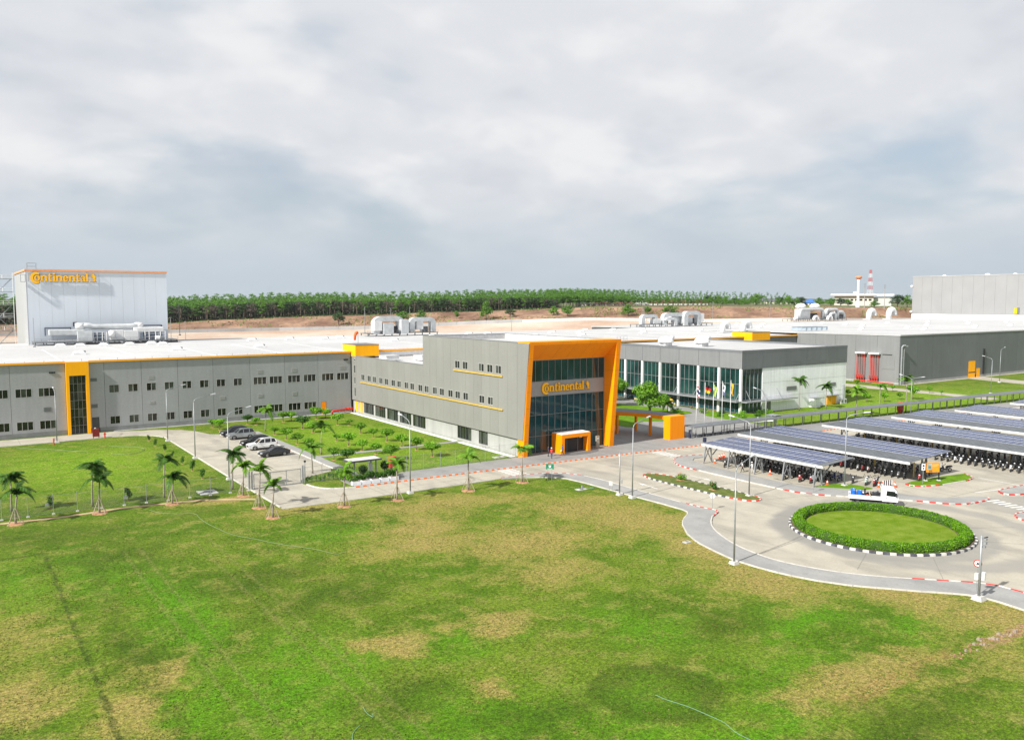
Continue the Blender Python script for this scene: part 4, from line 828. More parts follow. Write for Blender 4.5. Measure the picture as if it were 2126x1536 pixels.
for z in lin(0, 18.5, 7)[1:-1]:
    y_ = 106.95 + (105.2 - 106.95) * z / 18.5 - .004
    for x0_, x1_ in ((75.14, 75.98), (93.2, 94.1)): b.add([(x0_, y_, z - .012), (x1_, y_, z - .012), (x1_, y_, z + .012), (x0_, y_, z + .012)], [(0, 1, 2, 3)])
    b.add([(93.196, y_ + .01, z - .012), (93.196, 108.42, z - .012), (93.196, 108.42, z + .012), (93.196, y_ + .01, z + .012)], [(0, 1, 2, 3)])
b.build('joint', mat('orange_joint', (.35, .09, .0), .7))
b = MB(OF); b.box(75.985, 93.19, 108.46, 108.74, 9.52, 11.82); b.build('fascia_band', mat('fascia_grey', (0.30, 0.30, 0.31), 0.5, 0, 0.05))
window(OF, 'x', 108.5, 75.99, 93.19, 11.83, 15.34, nu=13, fm=alu, gm=glass, fw=0.07, depth=0.06, tilt=0.006, name='curtain_wall')
window(OF, 'x', 108.5, 75.99, 93.19, 0.13, 9.51, nu=13, nv=[2.95, 6.4], fm=alu, gm=glass, fw=0.07, depth=0.06, tilt=0.006, name='curtain_wall')
# porch
PO = empty('entrance_porch', (84.8, 106.8, 0), 'small orange framed entrance porch at the foot of the glass front', 'porch')
b = MB(PO); b.box(81.9, 82.5, 105.6, 108.38, 0.12, 3.25); b.build('jamb', orange); b = MB(PO); b.box(87.3, 87.9, 105.6, 108.38, 0.12, 3.25); b.build('jamb', orange)
b = MB(PO); b.box(82.5, 87.3, 105.6, 108.38, 2.65, 3.25); b.build('lintel', orange)
b = MB(PO); b.box(82.0, 87.8, 105.7, 108.37, 3.255, 3.33); b.build('roof', whitewall)
b = MB(PO); b.box(82.55, 87.25, 106.7, 106.8, 0.13, 2.64); b.build('doorway', blackp)
window(PO, 'x', 106.66, 82.55, 83.75, .14, 2.6, nu=1, fm=alu, gm=glass, fw=.06, name='door'); window(PO, 'x', 106.66, 86.0, 87.25, .14, 2.6, nu=1, fm=alu, gm=glass, fw=.06, name='door')
b = MB(PO); b.box(82.8, 83.3, 106.55, 106.6, 2.35, 2.5); b.box(86.3, 86.9, 106.55, 106.6, 2.3, 2.45); b.build('notice', white_p)
b = MB(PO); b.prism([(84.9 + 4.6 * math.cos(R(a)), 105.7 + 2.0 * math.sin(R(a))) for a in range(180, 361, 12)], 0.121, 0.15, lambda u, v, w: (u, v, w)); b.build('step', mat('mat_grey', (0.12, 0.12, 0.12), 0.9))
tw = empty('info_totem', (90.6, 107.0, .12), 'beige slab totem beside the glass front', 'totem'); MB().box(-.35, .35, -.12, .12, 0, 2.05).build('slab', mat('beige', (0.36, 0.31, 0.24), 0.7), parent=tw, bevel=.02); MB().box(-.2, .2, -.13, -.12, 1.5, 1.7).build('plate', white_p, parent=tw)
# things on the lower office roof
for i, (x0, x1, y0, y1) in enumerate(((77.0, 80.0, 160, 163.5), (83.5, 93.0, 156.2, 160.0))):
    r = empty('roof_unit', (x0, y0, 12.12), 'long white air unit on the low office roof, %s' % ('next to the tall block' if i else 'next to the yellow box'), 'air unit', 'air units on low office roof')
    b = MB(r); b.box(x0, x1, y0, y1, 12.3, 13.2); b.build('casing', ductw); b = MB(r); b.box(x0 - .1, x1 + .1, y0 - .1, y1 + .1, 13.2, 13.3); b.build('lid', roofwhite)
    b = MB(r); b.box(x0 + .3, x1 - .3, y0 + .3, y1 - .3, 12.12, 12.3); b.build('skid', galvdark)
# windsock
ws = empty('windsock', (77.7, 176, 15.2), 'orange windsock on a thin mast above the yellow roof box', 'windsock')
b = MB(ws); b.cyl((77.7, 176, 15.2), (77.7, 176, 17.9), .04, n=6); b.build('mast', galv)
b = MB(ws); b.tube([(77.65, 176, 17.75), (77.2, 176, 17.6), (76.95, 176, 17.0), (76.9, 176, 16.0)], .3, 8, [.34, .36, .3, .2]); b.build('sock', mat('windsock_orange', (0.85, 0.12, 0.02), .7), smooth=True)
# ---------------------------------------------------------------- canteen
CA = empty('canteen_building', (143.5, 121, 0), 'two storey canteen with grey parapet band and tall green glass side', 'building')
b = MB(CA); b.box(143.9, 181.6, 121.5, 166, 0, 13.6); b.build('wall', wallback)
b = MB(CA); b.box(143.6, 181.7, 121.2, 166, 13.55, 13.62); b.build('roof', roofwhite)
b = MB(CA); b.box(143.45, 143.75, 121.1, 166, 13.6, 14.1); b.box(143.75, 181.8, 121.1, 121.4, 13.6, 14.1); b.box(181.5, 181.8, 121.4, 166, 13.6, 14.1); b.build('parapet', claddark)
cols = [121.4 + 6.22 * i for i in range(8)]
clad(CA, 'y', 143.55, [121.1] + [c for c in cols[1:]] + [171], [10.02, 14.12], [], cladlight, 0.05, 0.03)  # sunlit side of the band, painted paler than the shaded end below
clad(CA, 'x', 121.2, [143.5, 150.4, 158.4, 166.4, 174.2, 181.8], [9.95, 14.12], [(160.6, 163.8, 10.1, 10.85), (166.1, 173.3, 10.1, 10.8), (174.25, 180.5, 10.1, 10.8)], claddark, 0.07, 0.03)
for a, c in ((160.6, 163.8), (166.1, 173.3), (174.25, 180.5)):
    b = MB(CA); b.box(a, c, 121.17, 121.22, 10.1, 10.82); lo = b.build('louvre', cladlight)
    b = MB(CA)
    for z in lin(10.18, 10.72, 5): b.box(a + .05, c - .05, 121.11, 121.17, z, z + .05)
    b.build('blade', alu, parent=lo)
b = MB(CA); b.box(150.55, 181.7, 121.25, 121.5, 0, 9.95); b.build('end_wall', whitewall)
for z in (3.3, 6.6): b = MB(CA); b.box(150.6, 181.6, 121.235, 121.26, z, z + .04); b.build('joint', mat('joint_grey', (0.4, .4, .4), .8))
for c in cols:
    b = MB(CA); b.box(143.3, 143.8, c - .25, c + .25, 0, 10.0); b.build('column', white_p)
    b = MB(CA); b.bar((143.25, c, 5.0), (141.9, c, 3.15), .09); b.build('tie_rod', galv)
b = MB(CA); b.box(141.7, 143.28, 121.0, 168, 2.78, 3.0); b.box(143.28, 161, 119.4, 121.1, 2.7, 2.92); b.build('canopy', galv)
for x in (145.0, 150.2, 155.5): b = MB(CA); b.bar((x, 121.15, 5.2), (x, 119.7, 2.95), .09); b.build('tie_rod', galv)
for c0, c1 in zip(cols, cols[1:]):
    window(CA, 'y', 143.75, c0 + .27, c1 - .27, 3.05, 9.98, nu=4, nv=[6.6], fm=alu, gm=glassgrn, fw=.1, depth=.08, tilt=.006, name='glazing')
    window(CA, 'y', 143.75, c0 + .27, c1 - .27, 0.25, 2.75, nu=4, fm=alu, gm=glass, fw=.08, depth=.05, tilt=.006, name='glazing')
window(CA, 'x', 121.4, 143.85, 150.5, 3.05, 9.9, nu=5, fm=alu, gm=glassgrn, fw=.1, depth=.06, tilt=.006, name='glazing')
window(CA, 'x', 121.4, 143.85, 150.5, 0.2, 2.68, nu=5, fm=alu, gm=glass, fw=.08, depth=.05, tilt=.006, name='glazing')
b = MB(CA); b.box(152.2, 153.6, 121.2, 121.3, 0.1, 2.3); b.build('door', aludark)
b = MB(CA); b.box(167.6, 169.3, 119.4, 121.25, 0, 2.1); b.build('store', whitewall); b = MB(CA); b.box(167.4, 170.6, 119.3, 121.2, 2.12, 2.25); b.build('store_roof', galv)
for u in (174.3, 176.3): b = MB(CA); b.box(u, u + 1.7, 121.15, 121.25, 0.05, 2.2); b.build('door', yellow)
b = MB(CA); b.box(173.6, 178.6, 119.9, 121.2, 2.35, 2.45); b.build('canopy', galv)
for a in (159.0, 174.0): b = MB(CA); b.box(a, a + 3.6, 121.17, 121.24, 4.4, 5.3); b.build('louvre', cladlight)
b = MB(CA); b.cyl((180.6, 121.1, 0), (180.6, 121.1, 4.5), .25, n=8); b.build('downpipe', galv)
for i, u in enumerate((178.9, 180.2)):
    r = empty('condenser', (u, 120.4, 0), 'white outdoor air conditioner by the canteen doors, %s' % ('left of the pair' if i == 0 else 'right of the pair'), 'air conditioner', 'condensers by the canteen wall')
    MB().box(-.5, .5, -.25, .25, .05, 1.2).build('casing', ductw, parent=r); MB().cyl((0, -.26, .65), (0, -.27, .65), .38, n=14).build('fan_grille', aludark, parent=r)
for i, (x, y) in enumerate(((149, 150), (155, 143.5))):
    r = empty('roof_cowl', (x, y, 13.62), 'big white mushroom cowl on the canteen roof, %s of the pair' % ('left' if i == 0 else 'right'), 'roof vent', 'mushroom cowls on canteen roof')
    MB().box(-1.2, 1.2, -1.0, 1.0, 0, 1.1).build('base', ductw, parent=r); MB().sphere((0, 0, 1.0), 2.0, 14, 6, 0.75, 0.0).build('hood', ductw, parent=r, smooth=True)
    MB().tube([(1.6, 0, 0), (1.6, 0, 1.6), (2.0, 0, 2.2), (2.6, 0, 2.0)], .45, 8).build('duct', ductw, parent=r, smooth=True)
b = empty('roof_ladder', (151, 170.5, 13.6), 'thin steel guard rail on the canteen roof edge', 'rail')
q = MB()
for k in range(4): q.cyl((k * 1.2, 0, 0), (k * 1.2, 0, 1.6), .04, n=5)
q.bar((0, 0, 1.6), (3.6, 0, 1.6), .05); q.bar((0, 0, .8), (3.6, 0, .8), .05); q.build('rail', galv, parent=b)
# ---------------------------------------------------------------- orange link canopy and pylon
PY_ = empty('entrance_canopy', (108.3, 106.4, 0), 'curved orange canopy ending in a square orange pylon by the plaza', 'canopy')
b = MB(PY_); b.box(106.4, 110.0, 105.7, 107.3, 0.12, 4.3); b.build('pylon', orange)
fr = smooth_poly([(106.4, 107.3), (106.1, 109.8), (105.0, 113.4), (102.6, 116.8), (98.5, 119.6), (94.2, 121)], 2)
bk = smooth_poly([(110.0, 107.3), (110.0, 110.5), (109.0, 115.5), (107.0, 119.8), (102.0, 124.0), (94.2, 126.5)], 2)
b = MB(PY_)
n = len(fr); vs2 = []
for z in (3.62, 4.28):
    vs2 += [(x, y, z) for x, y in fr] + [(x, y, z) for x, y in bk]
fs = []
for i in range(n - 1):
    fs += [(i, i + 1, n + i + 1, n + i), (2 * n + i, 2 * n + i + 1, 3 * n + i + 1, 3 * n + i), (i, i + 1, 2 * n + i + 1, 2 * n + i), (n + i, n + i + 1, 3 * n + i + 1, 3 * n + i)]
b.add(vs2, fs); b.build('fascia', orange)
b = MB(PY_); b.add([(x, y, 4.30) for x, y in fr] + [(x, y, 4.30) for x, y in bk], [(i, i + 1, n + i + 1, n + i) for i in range(n - 1)]); b.build('roof', mat('canopy_top', (0.13, 0.135, 0.145), .7))
for x, y in ((107.2, 111.6), (103.3, 116.4), (108.8, 117.2), (98.5, 124.3)): b = MB(PY_); b.box(x - .2, x + .2, y - .2, y + .2, .12, 3.62); b.build('column', orange)
# ================================================================== ROOF PLANT
def ductarc(p0, p1, h, r, root, m=None, n=8):
    """inverted-U duct rising from p0, over, and down at p1"""
    (x0, y0, z0), (x1, y1, z1) = p0, p1; k = r * 1.6; a = Vector((x1 - x0, y1 - y0, 0)).normalized()
    pts = [(x0, y0, z0), (x0, y0, h - k)]
    for t in (25, 50, 75): pts.append((x0 + a.x * k * (1 - math.cos(R(t))), y0 + a.y * k * (1 - math.cos(R(t))), h - k + k * math.sin(R(t))))
    pts += [(x0 + a.x * k, y0 + a.y * k, h), (x1 - a.x * k, y1 - a.y * k, h)]
    for t in (65, 40, 15): pts.append((x1 - a.x * k * (1 - math.cos(R(t))), y1 - a.y * k * (1 - math.cos(R(t))), h - k + k * math.sin(R(t))))
    pts += [(x1, y1, z1)]
    b = MB(root); b.tube(pts, r * (1.32 if n == 4 else 1), n); return b.build('duct', m or duct, smooth=(n != 4))
def deck(root, x0, x1, y0, y1, z, legs=6):
    b = MB(root); b.box(x0, x1, y0, y1, z - .25, z); b.build('platform', galvdark)
    b = MB(root)
    for x in lin(x0 + .3, x1 - .3, legs):
        b.box(x - .12, x + .12, y0 + .1, y0 + .3, 13.9, z - .25); b.box(x - .12, x + .12, y1 - .3, y1 - .1, 13.9, z - .25)
    b.build('leg', galvdark)
    b = MB(root)
    for x in lin(x0, x1, int((x1 - x0) / 1.6)): b.cyl((x, y0, z), (x, y0, z + 1.1), .04, n=5)
    for h in (.55, 1.1): b.bar((x0, y0, z + h), (x1, y0, z + h), .06)
    b.build('railing', galv)
def unit(root, x0, x1, y0, y1, z0, z1, m=None): b = MB(root); b.box(x0, x1, y0, y1, z0, z1); return b.build('air_unit', m or duct, bevel=.06)
H2 = empty('roof_plant', (121, 240, 14.3), 'silver ductwork plant on the factory roof behind the office', 'ductwork')
deck(H2, 108, 133, 237.5, 243, 15.0, 9)
ductarc((111.2, 238.5, 14.5), (120.0, 239, 14.5), 21.0, 1.15, H2, None, 4); ductarc((123.6, 238.5, 15.0), (131.6, 239, 15.2), 20.6, .95, H2, None, 4)
unit(H2, 110.0, 112.6, 236.6, 238.0, 16.0, 20.0, ductw); unit(H2, 113.0, 116.4, 236.2, 239, 14.5, 19.2); unit(H2, 119.2, 121.8, 236.4, 239.5, 14.5, 20.6); unit(H2, 125.4, 127.8, 238, 240, 16.2, 20.1, ductw); unit(H2, 116.6, 119.0, 239, 241.5, 15, 17.8, darkm); unit(H2, 122.2, 124.6, 239, 241.5, 15, 18.2, galv); unit(H2, 128.6, 130.6, 240, 242, 15, 17.4, galvdark)
H3 = empty('roof_plant', (254, 252, 14.3), 'wide grey ductwork plant with many bends on the far factory roof', 'ductwork')
deck(H3, 233.5, 276, 249.5, 256, 15.6, 12)
ductarc((235.2, 250.5, 14.4), (243.0, 251, 15.5), 20.2, .95, H3, None, 4); ductarc((247.5, 250.5, 15.0), (258.5, 251, 14.5), 20.8, 1.1, H3, None, 4); ductarc((258.8, 249.8, 14.4), (267.5, 250.4, 14.6), 21.6, 1.2, H3, None, 4); ductarc((252, 248.6, 14.4), (247, 248.8, 17.5), 18.6, .8, H3, None, 4)
unit(H3, 241.2, 245.4, 250, 252.5, 15.8, 18.6, ductw); unit(H3, 253.5, 257.4, 251, 254, 16, 19.8); unit(H3, 261, 264, 250, 252, 14.5, 19.3); unit(H3, 268.3, 270.4, 249.4, 251.5, 16.6, 21.3, ductw); unit(H3, 246, 251.5, 252, 254, 15.8, 17.6, darkm); unit(H3, 264.6, 267, 252, 254, 15.6, 18.6, darkm)
H4 = empty('roof_plant', (392, 275, 14.3), 'large white and silver duct plant on the far right roof', 'ductwork')
deck(H4, 366, 412, 275.5, 283, 15.6, 12)
ductarc((372, 276.5, 15), (392.2, 277, 14.6), 22.4, 1.05, H4); ductarc((393.5, 276, 18), (404.5, 276.6, 14.6), 22.2, 1.05, H4); ductarc((396, 274.8, 17.5), (400.5, 275, 14.6), 19.4, .85, H4); ductarc((406.5, 279, 15), (414.5, 280, 15), 20.0, 1.5, H4)
unit(H4, 373.6, 381.5, 277, 281, 15.6, 22.5, ductw); unit(H4, 383, 389, 278, 281, 15.6, 19.5, darkm); unit(H4, 406.5, 411, 277, 280, 15.0, 18.2, darkm); unit(H4, 399, 404, 279, 282, 15.6, 21.0, galv)
for x in (377.5, 389.5): b = MB(H4); b.sphere((x, 280, 24.6), 2.6, 12, 6, .85, -0.4); b.tube([(x - 3.2, 280, 24.0), (x - 2, 280, 24.3)], 1.3, 10); b.build('fan_cowl', ductw, smooth=True)
for x in (380, 392): b = MB(H4); b.tube([(x, 273.6, 14.6)] + [(x + 1.7 - 1.7 * math.cos(R(a)), 273.6, 15.6 + 1.9 * math.sin(R(a))) for a in range(0, 181, 30)] + [(x + 3.4, 273.6, 15.2)], .8, 8); b.build('elbow', ductw, smooth=True)
b = MB(H4); b.tube([(366, 275, 14.6), (366, 275, 16.6), (367, 275, 17.2)], .7, 8); b.build('elbow', ductw, smooth=True)
H1 = empty('roof_plant', (35, 238, 13.9), 'silver duct and pipe plant at the foot of the left tower', 'ductwork')
deck(H1, 18.0, 51.5, 234.0, 241, 15.0, 14)
for x0, x1, z0, z1, mm in ((21.5, 29.5, 17.0, 19.0, duct), (41.0, 48.5, 17.6, 19.4, ductw)):
    b = MB(H1); b.box(x0, x1, 236.0, 238.2, z0, z1); b.build('duct', mm, bevel=.25)
for x0, x1, z0, z1, mm in ((21.0, 27.0, 16.8, 19.6, mat('frame_navy', (0.05, 0.07, 0.12), .6)), (42.0, 49.0, 15.6, 20.0, mat('frame_navy', (0, 0, 0), .6))):
    b = MB(H1); b.box(x0, x0 + .2, 240.8, 241.4, z0, z1); b.box(x1 - .2, x1, 240.8, 241.4, z0, z1); b.box(x0 + .2, x1 - .2, 240.8, 241.4, z1 - .3, z1); b.build('wall_frame', mm)
b = MB(H1); b.tube([(28.5, 237.4, 20.2), (30.5, 237.4, 20.3), (31.5, 237.4, 19.8), (40.5, 237.4, 19.8), (43.0, 237.4, 20.2)], 1.0, 8); b.build('duct', duct, smooth=True)
for bx_ in (28.6, 42.6): b = MB(H1); b.cyl((bx_, 237.4, 19.1), (bx_, 237.4, 21.1), 1.05, n=12); b.build('bend', ductw, smooth=True)
for x, mm in ((29.4, duct), (40.2, ductw)): unit(H1, x - 1.7, x + 1.7, 234.8, 237.2, 14.2, 18.4, mm)
unit(H1, 35.3, 38.4, 235.0, 237.0, 15.2, 18.6, ductw)
b = MB(H1); b.cyl((35.6, 234.8, 16.2), (35.6, 234.8, 18.4), .8, n=10); b.build('tank', ductw, smooth=True)
b = MB(H1)
for x in (31.3, 32.2, 33.4, 34.4, 43.6, 44.6, 46.2, 47.4, 48.6): b.cyl((x, 235.2, 15), (x, 235.2, 18.0), .11, n=6)
for z in (16.2, 17.2, 18.0): b.bar((31.2, 235.2, z), (34.5, 235.2, z), .14); b.bar((43.5, 235.2, z - .1), (48.8, 235.2, z - .1), .14)
b.bar((21, 234.4, 15.4), (28, 234.4, 15.4), .3); b.build('pipe', ductw)
for x0, x1 in ((31.6, 34.0), (43.8, 47.0)): b = MB(H1); b.box(x0, x1, 236.5, 239.5, 15, 17.6); b.build('machine', mat('machine_blue', (0.06, 0.10, 0.16), .5, 0, .3, 1))
b = MB(H1); b.cyl((46.0, 234.6, 15.6), (47.0, 234.6, 15.6), .8, n=12); b.build('fan', ductw)
b = MB(H1); b.cyl((27.6, 240.9, 19.8), (27.6, 240.9, 21.2), .16, n=6); b.bar((27.5, 240.9, 21.2), (28.3, 240.9, 21.2), .3); b.build('flue', blackp)
b = MB(H1)
for x in lin(29.4, 48.0, 4): b.box(x, x + 3.4, 233.6, 234.0, 13.95, 14.5)
b.build('skid', blackp)
for _h in (H1, H2, H3, H4): _h.scale = (1, 1, .74)
# thin lightning masts on the roofs
for i, (x, y, h) in enumerate(((17.6, 228.2, 7.1), (62.5, 281, 10), (58.0, 284, 8), (118.2, 262, 9), (128.5, 262, 7), (142, 275, 9), (246.0, 262, 8), (268.5, 268, 7))):
    o = tag(MB().cyl((0, 0, 0), (0, 0, h), .11, .06, 6).build('lightning_mast', galv), 'thin steel lightning mast on the factory roof, %s from the left' % ORD[(0, 2, 1, 3, 4, 5, 6, 7)[i]], 'mast', 'lightning masts on the roof'); o.location = (x, y, 13.8)
    base = MB().box(-.3, .3, -.3, .3, 0, .3).build('base', galv, parent=o)
rl = empty('roof_pipe_rack', (243, 178, 14.85), 'low blue-grey pipe rack on the warehouse roof corner', 'pipe rack')
b = MB(rl)
for y in (176, 178, 180): b.bar((238, y, 15.9), (252, y, 15.9), .25)
for x in lin(238, 252, 5): b.box(x - .1, x + .1, 175.9, 180.1, 14.85, 15.8)
b.build('pipe', mat('pipe_bluegrey', (0.3, .36, .42), .5))

# ================================================================== LETTERED SIGNS
def ringpts(cx, cy, rx, ry, a0, a1, n): return [(cx + rx * math.cos(R(a0 + (a1 - a0) * i / n)), cy + ry * math.sin(R(a0 + (a1 - a0) * i / n))) for i in range(n + 1)]
def arcband(cx, cy, rx0, ry0, rx1, ry1, a0, a1, n=14): return ringpts(cx, cy, rx1, ry1, a0, a1, n) + ringpts(cx, cy, rx0, ry0, a1, a0, n)
def stem(x, w, y0, y1, top=True): # slab-serif stem
    p = [(x - .09, y0), (x + w + .09, y0), (x + w + .09, y0 + .10), (x + w, y0 + .13), (x + w, y1), (x - .10, y1 - .05), (x - .10, y1 - .14), (x, y1 - .16), (x, y0 + .13), (x - .09, y0 + .10)]
    return p
def glyphs():
    G = []; X = 1.52; x = 0.0; w = .27
    # big C wrapping the small o (baseline 0, x-height 1)
    G.append(('C', [arcband(.30, .55, .62, .66, .86, .98, 52, 300, 26)[:27] + ringpts(.44, .52, .58, .62, 300, 60, 24)]))
    G.append(('o', [arcband(.44, .5, .17, .34, .46, .52, 0, 180, 14), arcband(.44, .5, .17, .34, .46, .52, 180, 360, 14)]))
    def en(x): return [stem(x, w, 0, 1.0), [(x + w, .70)] + ringpts(x + .52, .66, .40, .36, 130, 0, 10) + [(x + .92, .13), (x + 1.0, .10), (x + 1.0, 0), (x + .56, 0), (x + .56, .10), (x + .64, .13)] + ringpts(x + .46, .60, .18, .22, 0, 120, 6) + [(x + w, .56)]]
    def te(x): return [[(x, .84), (x + .16, 1.02), (x + .30, 1.34), (x + .42, 1.34), (x + .42, 1.0), (x + .68, 1.0), (x + .68, .84), (x + .42, .84), (x + .42, .26), (x + .50, .14), (x + .70, .16), (x + .70, .05), (x + .5, -.03), (x + .30, -.02), (x + .16, .12), (x + .16, .84)]]
    x = 1.02
    G.append(('n', en(x))); x += 1.02
    G.append(('t', te(x))); x += .76
    G.append(('i', [stem(x + .08, w, 0, 1.0), ringpts(x + .21, 1.24, .17, .16, 0, 342, 12)])); x += .52
    G.append(('n', en(x))); x += 1.04
    G.append(('e', [arcband(x + .42, .5, .16, .33, .44, .52, 0, 175, 14), arcband(x + .42, .5, .16, .33, .44, .52, 180, 325, 12), [(x + .10, .44), (x + .86, .44), (x + .86, .56), (x + .10, .56)]])); x += .94
    G.append(('n', en(x))); x += 1.02
    G.append(('t', te(x))); x += .74
    G.append(('a', [arcband(x + .34, .30, .12, .17, .34, .32, 60, 300, 12), [(x + .44, .16), (x + .44, .66)] + ringpts(x + .40, .66, .10, .20, 40, 150, 6) + [(x + .08, .66)] + ringpts(x + .40, .66, .32, .36, 175, 0, 10) + [(x + .72, .12), (x + .84, .10), (x + .80, 0), (x + .54, 0)]])); x += .88
    G.append(('l', [stem(x + .04, w, 0, 1.46)])); x += .46
    horse = [(0, .02), (1.12, .02), (1.12, .09), (0.90, .09), (.94, .34), (.84, .50), (.96, .62), (1.0, .86), (.84, 1.06), (.74, 1.20), (.70, 1.42), (.56, 1.30), (.34, 1.26), (.30, 1.16), (.46, 1.12), (.52, 1.04), (.38, .98), (.22, 1.0), (.14, .92), (.30, .86), (.46, .86), (.42, .76), (.26, .78), (.24, .70), (.46, .66), (.60, .62), (.56, .42), (.70, .26), (.68, .09), (0, .09)]
    G.append(('horse', [[(u + x + .1, v) for u, v in horse]])); x += 1.28
    return G, x
GL, GW = glyphs()
def sign(label, origin, width, y_face, zbase, depth, root_loc):
    s = width / (GW + .55)
    r = empty('logo_sign', root_loc, label, 'sign')
    for k, (nm, polys) in enumerate(GL):
        b = MB(r)
        for j, p in enumerate(polys):
            dd = depth + .003 * j + .002 * k
            pp = [(origin + (u + .55) * s, zbase + v * s) for u, v in p]
            b.m = 0; b.prism(pp, -.0, dd, lambda u, v, w: (u, y_face - w, v))
            # darker outline set behind the face
            cx = sum(a for a, _ in pp) / len(pp); cz = sum(c for _, c in pp) / len(pp); b.m = 0
        o = b.build('emblem' if nm == 'horse' else 'letter', signyel)
        b2 = MB(r)
        for j, p in enumerate(polys):
            pp = [(origin + (u + .55) * s + .07 * s, zbase + v * s - .07 * s) for u, v in p]
            b2.prism(pp, -.02 - .003 * j, dd * .55 - .003 * j, lambda u, v, w: (u, y_face - w, v))
        b2.build('return', signedge, parent=o)
    return r
sign('yellow lettered company logo with rearing horse on the office glass front', 79.8, 10.1, 108.4, 10.14, .16, (84.8, 108.4, 10.1))
s2 = sign('yellow lettered company logo with rearing horse high on the left tower', 18.4, 15.1, 241.2, 29.85, .25, (26, 241.2, 29.8))
b = MB(s2)
for x in (18.0, 34.0): b.bar((x, 241.15, 31.6), (x, 241.6, 31.6), .1); b.bar((x, 241.15, 29.8), (x, 241.6, 29.8), .1); b.bar((x, 241.15, 29.8), (x, 241.15, 31.6), .1)
for z in (31.5, 30.2): b.bar((18.6, 241.26, z), (33.2, 241.26, z), .06)
b.build('bracket', galv)
b = MB(s2); b.box(16.2, 17.3, 240.4, 241.5, 29.6, 29.7); b.build('catwalk', galv)
b = MB(s2); b.box(16.2, 16.3, 240.4, 240.5, 29.7, 31.4); b.box(17.2, 17.3, 240.4, 240.5, 29.7, 31.4); b.bar((16.2, 240.45, 31.4), (17.3, 240.45, 31.4), .1); b.build('catwalk_rail', galv)

# ================================================================== SOLAR CARPORTS
pm = MB(); pm.box(-1.05, 1.05, -.485, .485, 0, .035); PANEL_G = pm.build('tmp_a', solar); pmesh = PANEL_G.data; bpy.data.objects.remove(PANEL_G)
fm_ = MB()
for x in (-1.06, 1.0): fm_.box(x, x + .06, -.5, .5, .0, .045)
for y in (-.5, .46): fm_.box(-1.0, 1.0, y, y + .04, .0, .045)
t_ = fm_.build('tmp_b', solarfr); fmesh = t_.data; bpy.data.objects.remove(t_)
def carport(label, xf, xb, y0, y1, panel_x, zf=3.0, zb=3.4, legs=None, rows=3, xleg=None, dense=True, colw=1.02, sheet_on=True):
    r = empty('solar_carport', ((xf + xb) / 2, (y0 + y1) / 2, 0), label, 'carport', 'solar carports over the motorcycles')
    sl = (zb - zf) / (xb - xf); ang = math.atan(sl); Z = lambda x: zf + (x - xf) * sl
    b = MB(r); b.add([(xf, y0, zf - .05), (xb, y0, zb - .05), (xb, y1, zb - .05), (xf, y1, zf - .05), (xf, y0, zf), (xb, y0, zb), (xb, y1, zb), (xf, y1, zf)], [(3, 2, 1, 0), (4, 5, 6, 7), (0, 1, 5, 4), (1, 2, 6, 5), (2, 3, 7, 6), (3, 0, 4, 7)]); b.build('roof_sheet', sheet)
    b = MB(r)
    if panel_x - xf > 1:
        for y in lin(y0, y1, int((y1 - y0) / .5)): b.bar((xf + .05, y, Z(xf) + .015), (panel_x - .1, y, Z(panel_x) + .015), .06, .035)
        b.build('rib', sheet)
    b = MB(r); b.box(xf - .12, xf, y0 - .05, y1 + .05, zf - .33, zf - .02); b.build('gutter', mat('fascia_white', (0.62, .63, .62), .5))
    b = MB(r); b.box(xb, xb + .1, y0 - .05, y1 + .05, zb - .2, zb); b.build('edge_beam', galv)
    n = int((y1 - y0 - .1) / colw); dxr = (xb - panel_x) / rows
    for i in range(n):
        for j in range(rows):
            x = panel_x + dxr * (j + .5); y = y1 - .1 - colw * (i + .5)
            k = dxr / 2.16
            p = link_mesh('solar_panel', pmesh, r, (x - r.location.x, y - r.location.y, Z(x) + .03), (0, -ang, 0), (k, 1, 1))
            link_mesh('frame', fmesh, p)
    xl = xleg or (xf + .35)
    for y in (legs or lin(y0 + .6, y1 - .6, max(2, int((y1 - y0) / 5)))):
        b = MB(r)
        zt = Z(xl) - .12
        b.bar((xl, y, 0), (xl + .5, y, zt), .16); b.bar((xl + 1.9, y, 0), (xl + 1.5, y, zt + .05), .16); b.bar((xl + .1, y, .2), (xl + 1.6, y, zt), .11); b.bar((xl + 1.8, y, .2), (xl + .3, y, zt), .11)
        l_ = b.build('trestle', galv)
        b = MB(r); b.bar((xf + .05, y, Z(xf) - .16), (xb - .05, y, Z(xb) - .16), .16, .2); b.build('rafter', galv)
        if xb - xl > 7:
            b = MB(r); b.bar((xl + 2.0, y, 1.2), (xl + 4.2, y, Z(xl + 4.2) - .2), .12); b.build('strut', galv)
    b = MB(r)
    for x in lin(xf + .8, xb - .8, 4): b.bar((x, y0 + .1, Z(x) - .08), (x, y1 - .1, Z(x) - .08), .08, .1)
    b.build('purlin', galv)
    return r
carport('short solar carport nearest the road with x-braced legs', 95.9, 102.9, 67.0, 88.4, 95.95, legs=[68.0, 73.05, 77.9, 82.85, 87.6], zf=3.0, zb=3.35, xleg=95.4)
carport('solar carport with grey front sheet, second row from the road', 108.0, 118.6, 61.9, 91.6, 112.0, legs=[63.0, 68.6, 74.2, 79.8, 85.4, 90.8], xleg=112.6)
carport('solar carport in the third row, running off the right edge', 128.4, 140.4, 40, 90.0, 133.4, xleg=133.0)
carport('solar carport in the fourth row from the road', 148.2, 160.0, 40, 88.8, 152.4, xleg=152.6)
carport('solar carport in the fifth row from the road', 168.0, 176.8, 40, 87.2, 169.4, xleg=171.5)
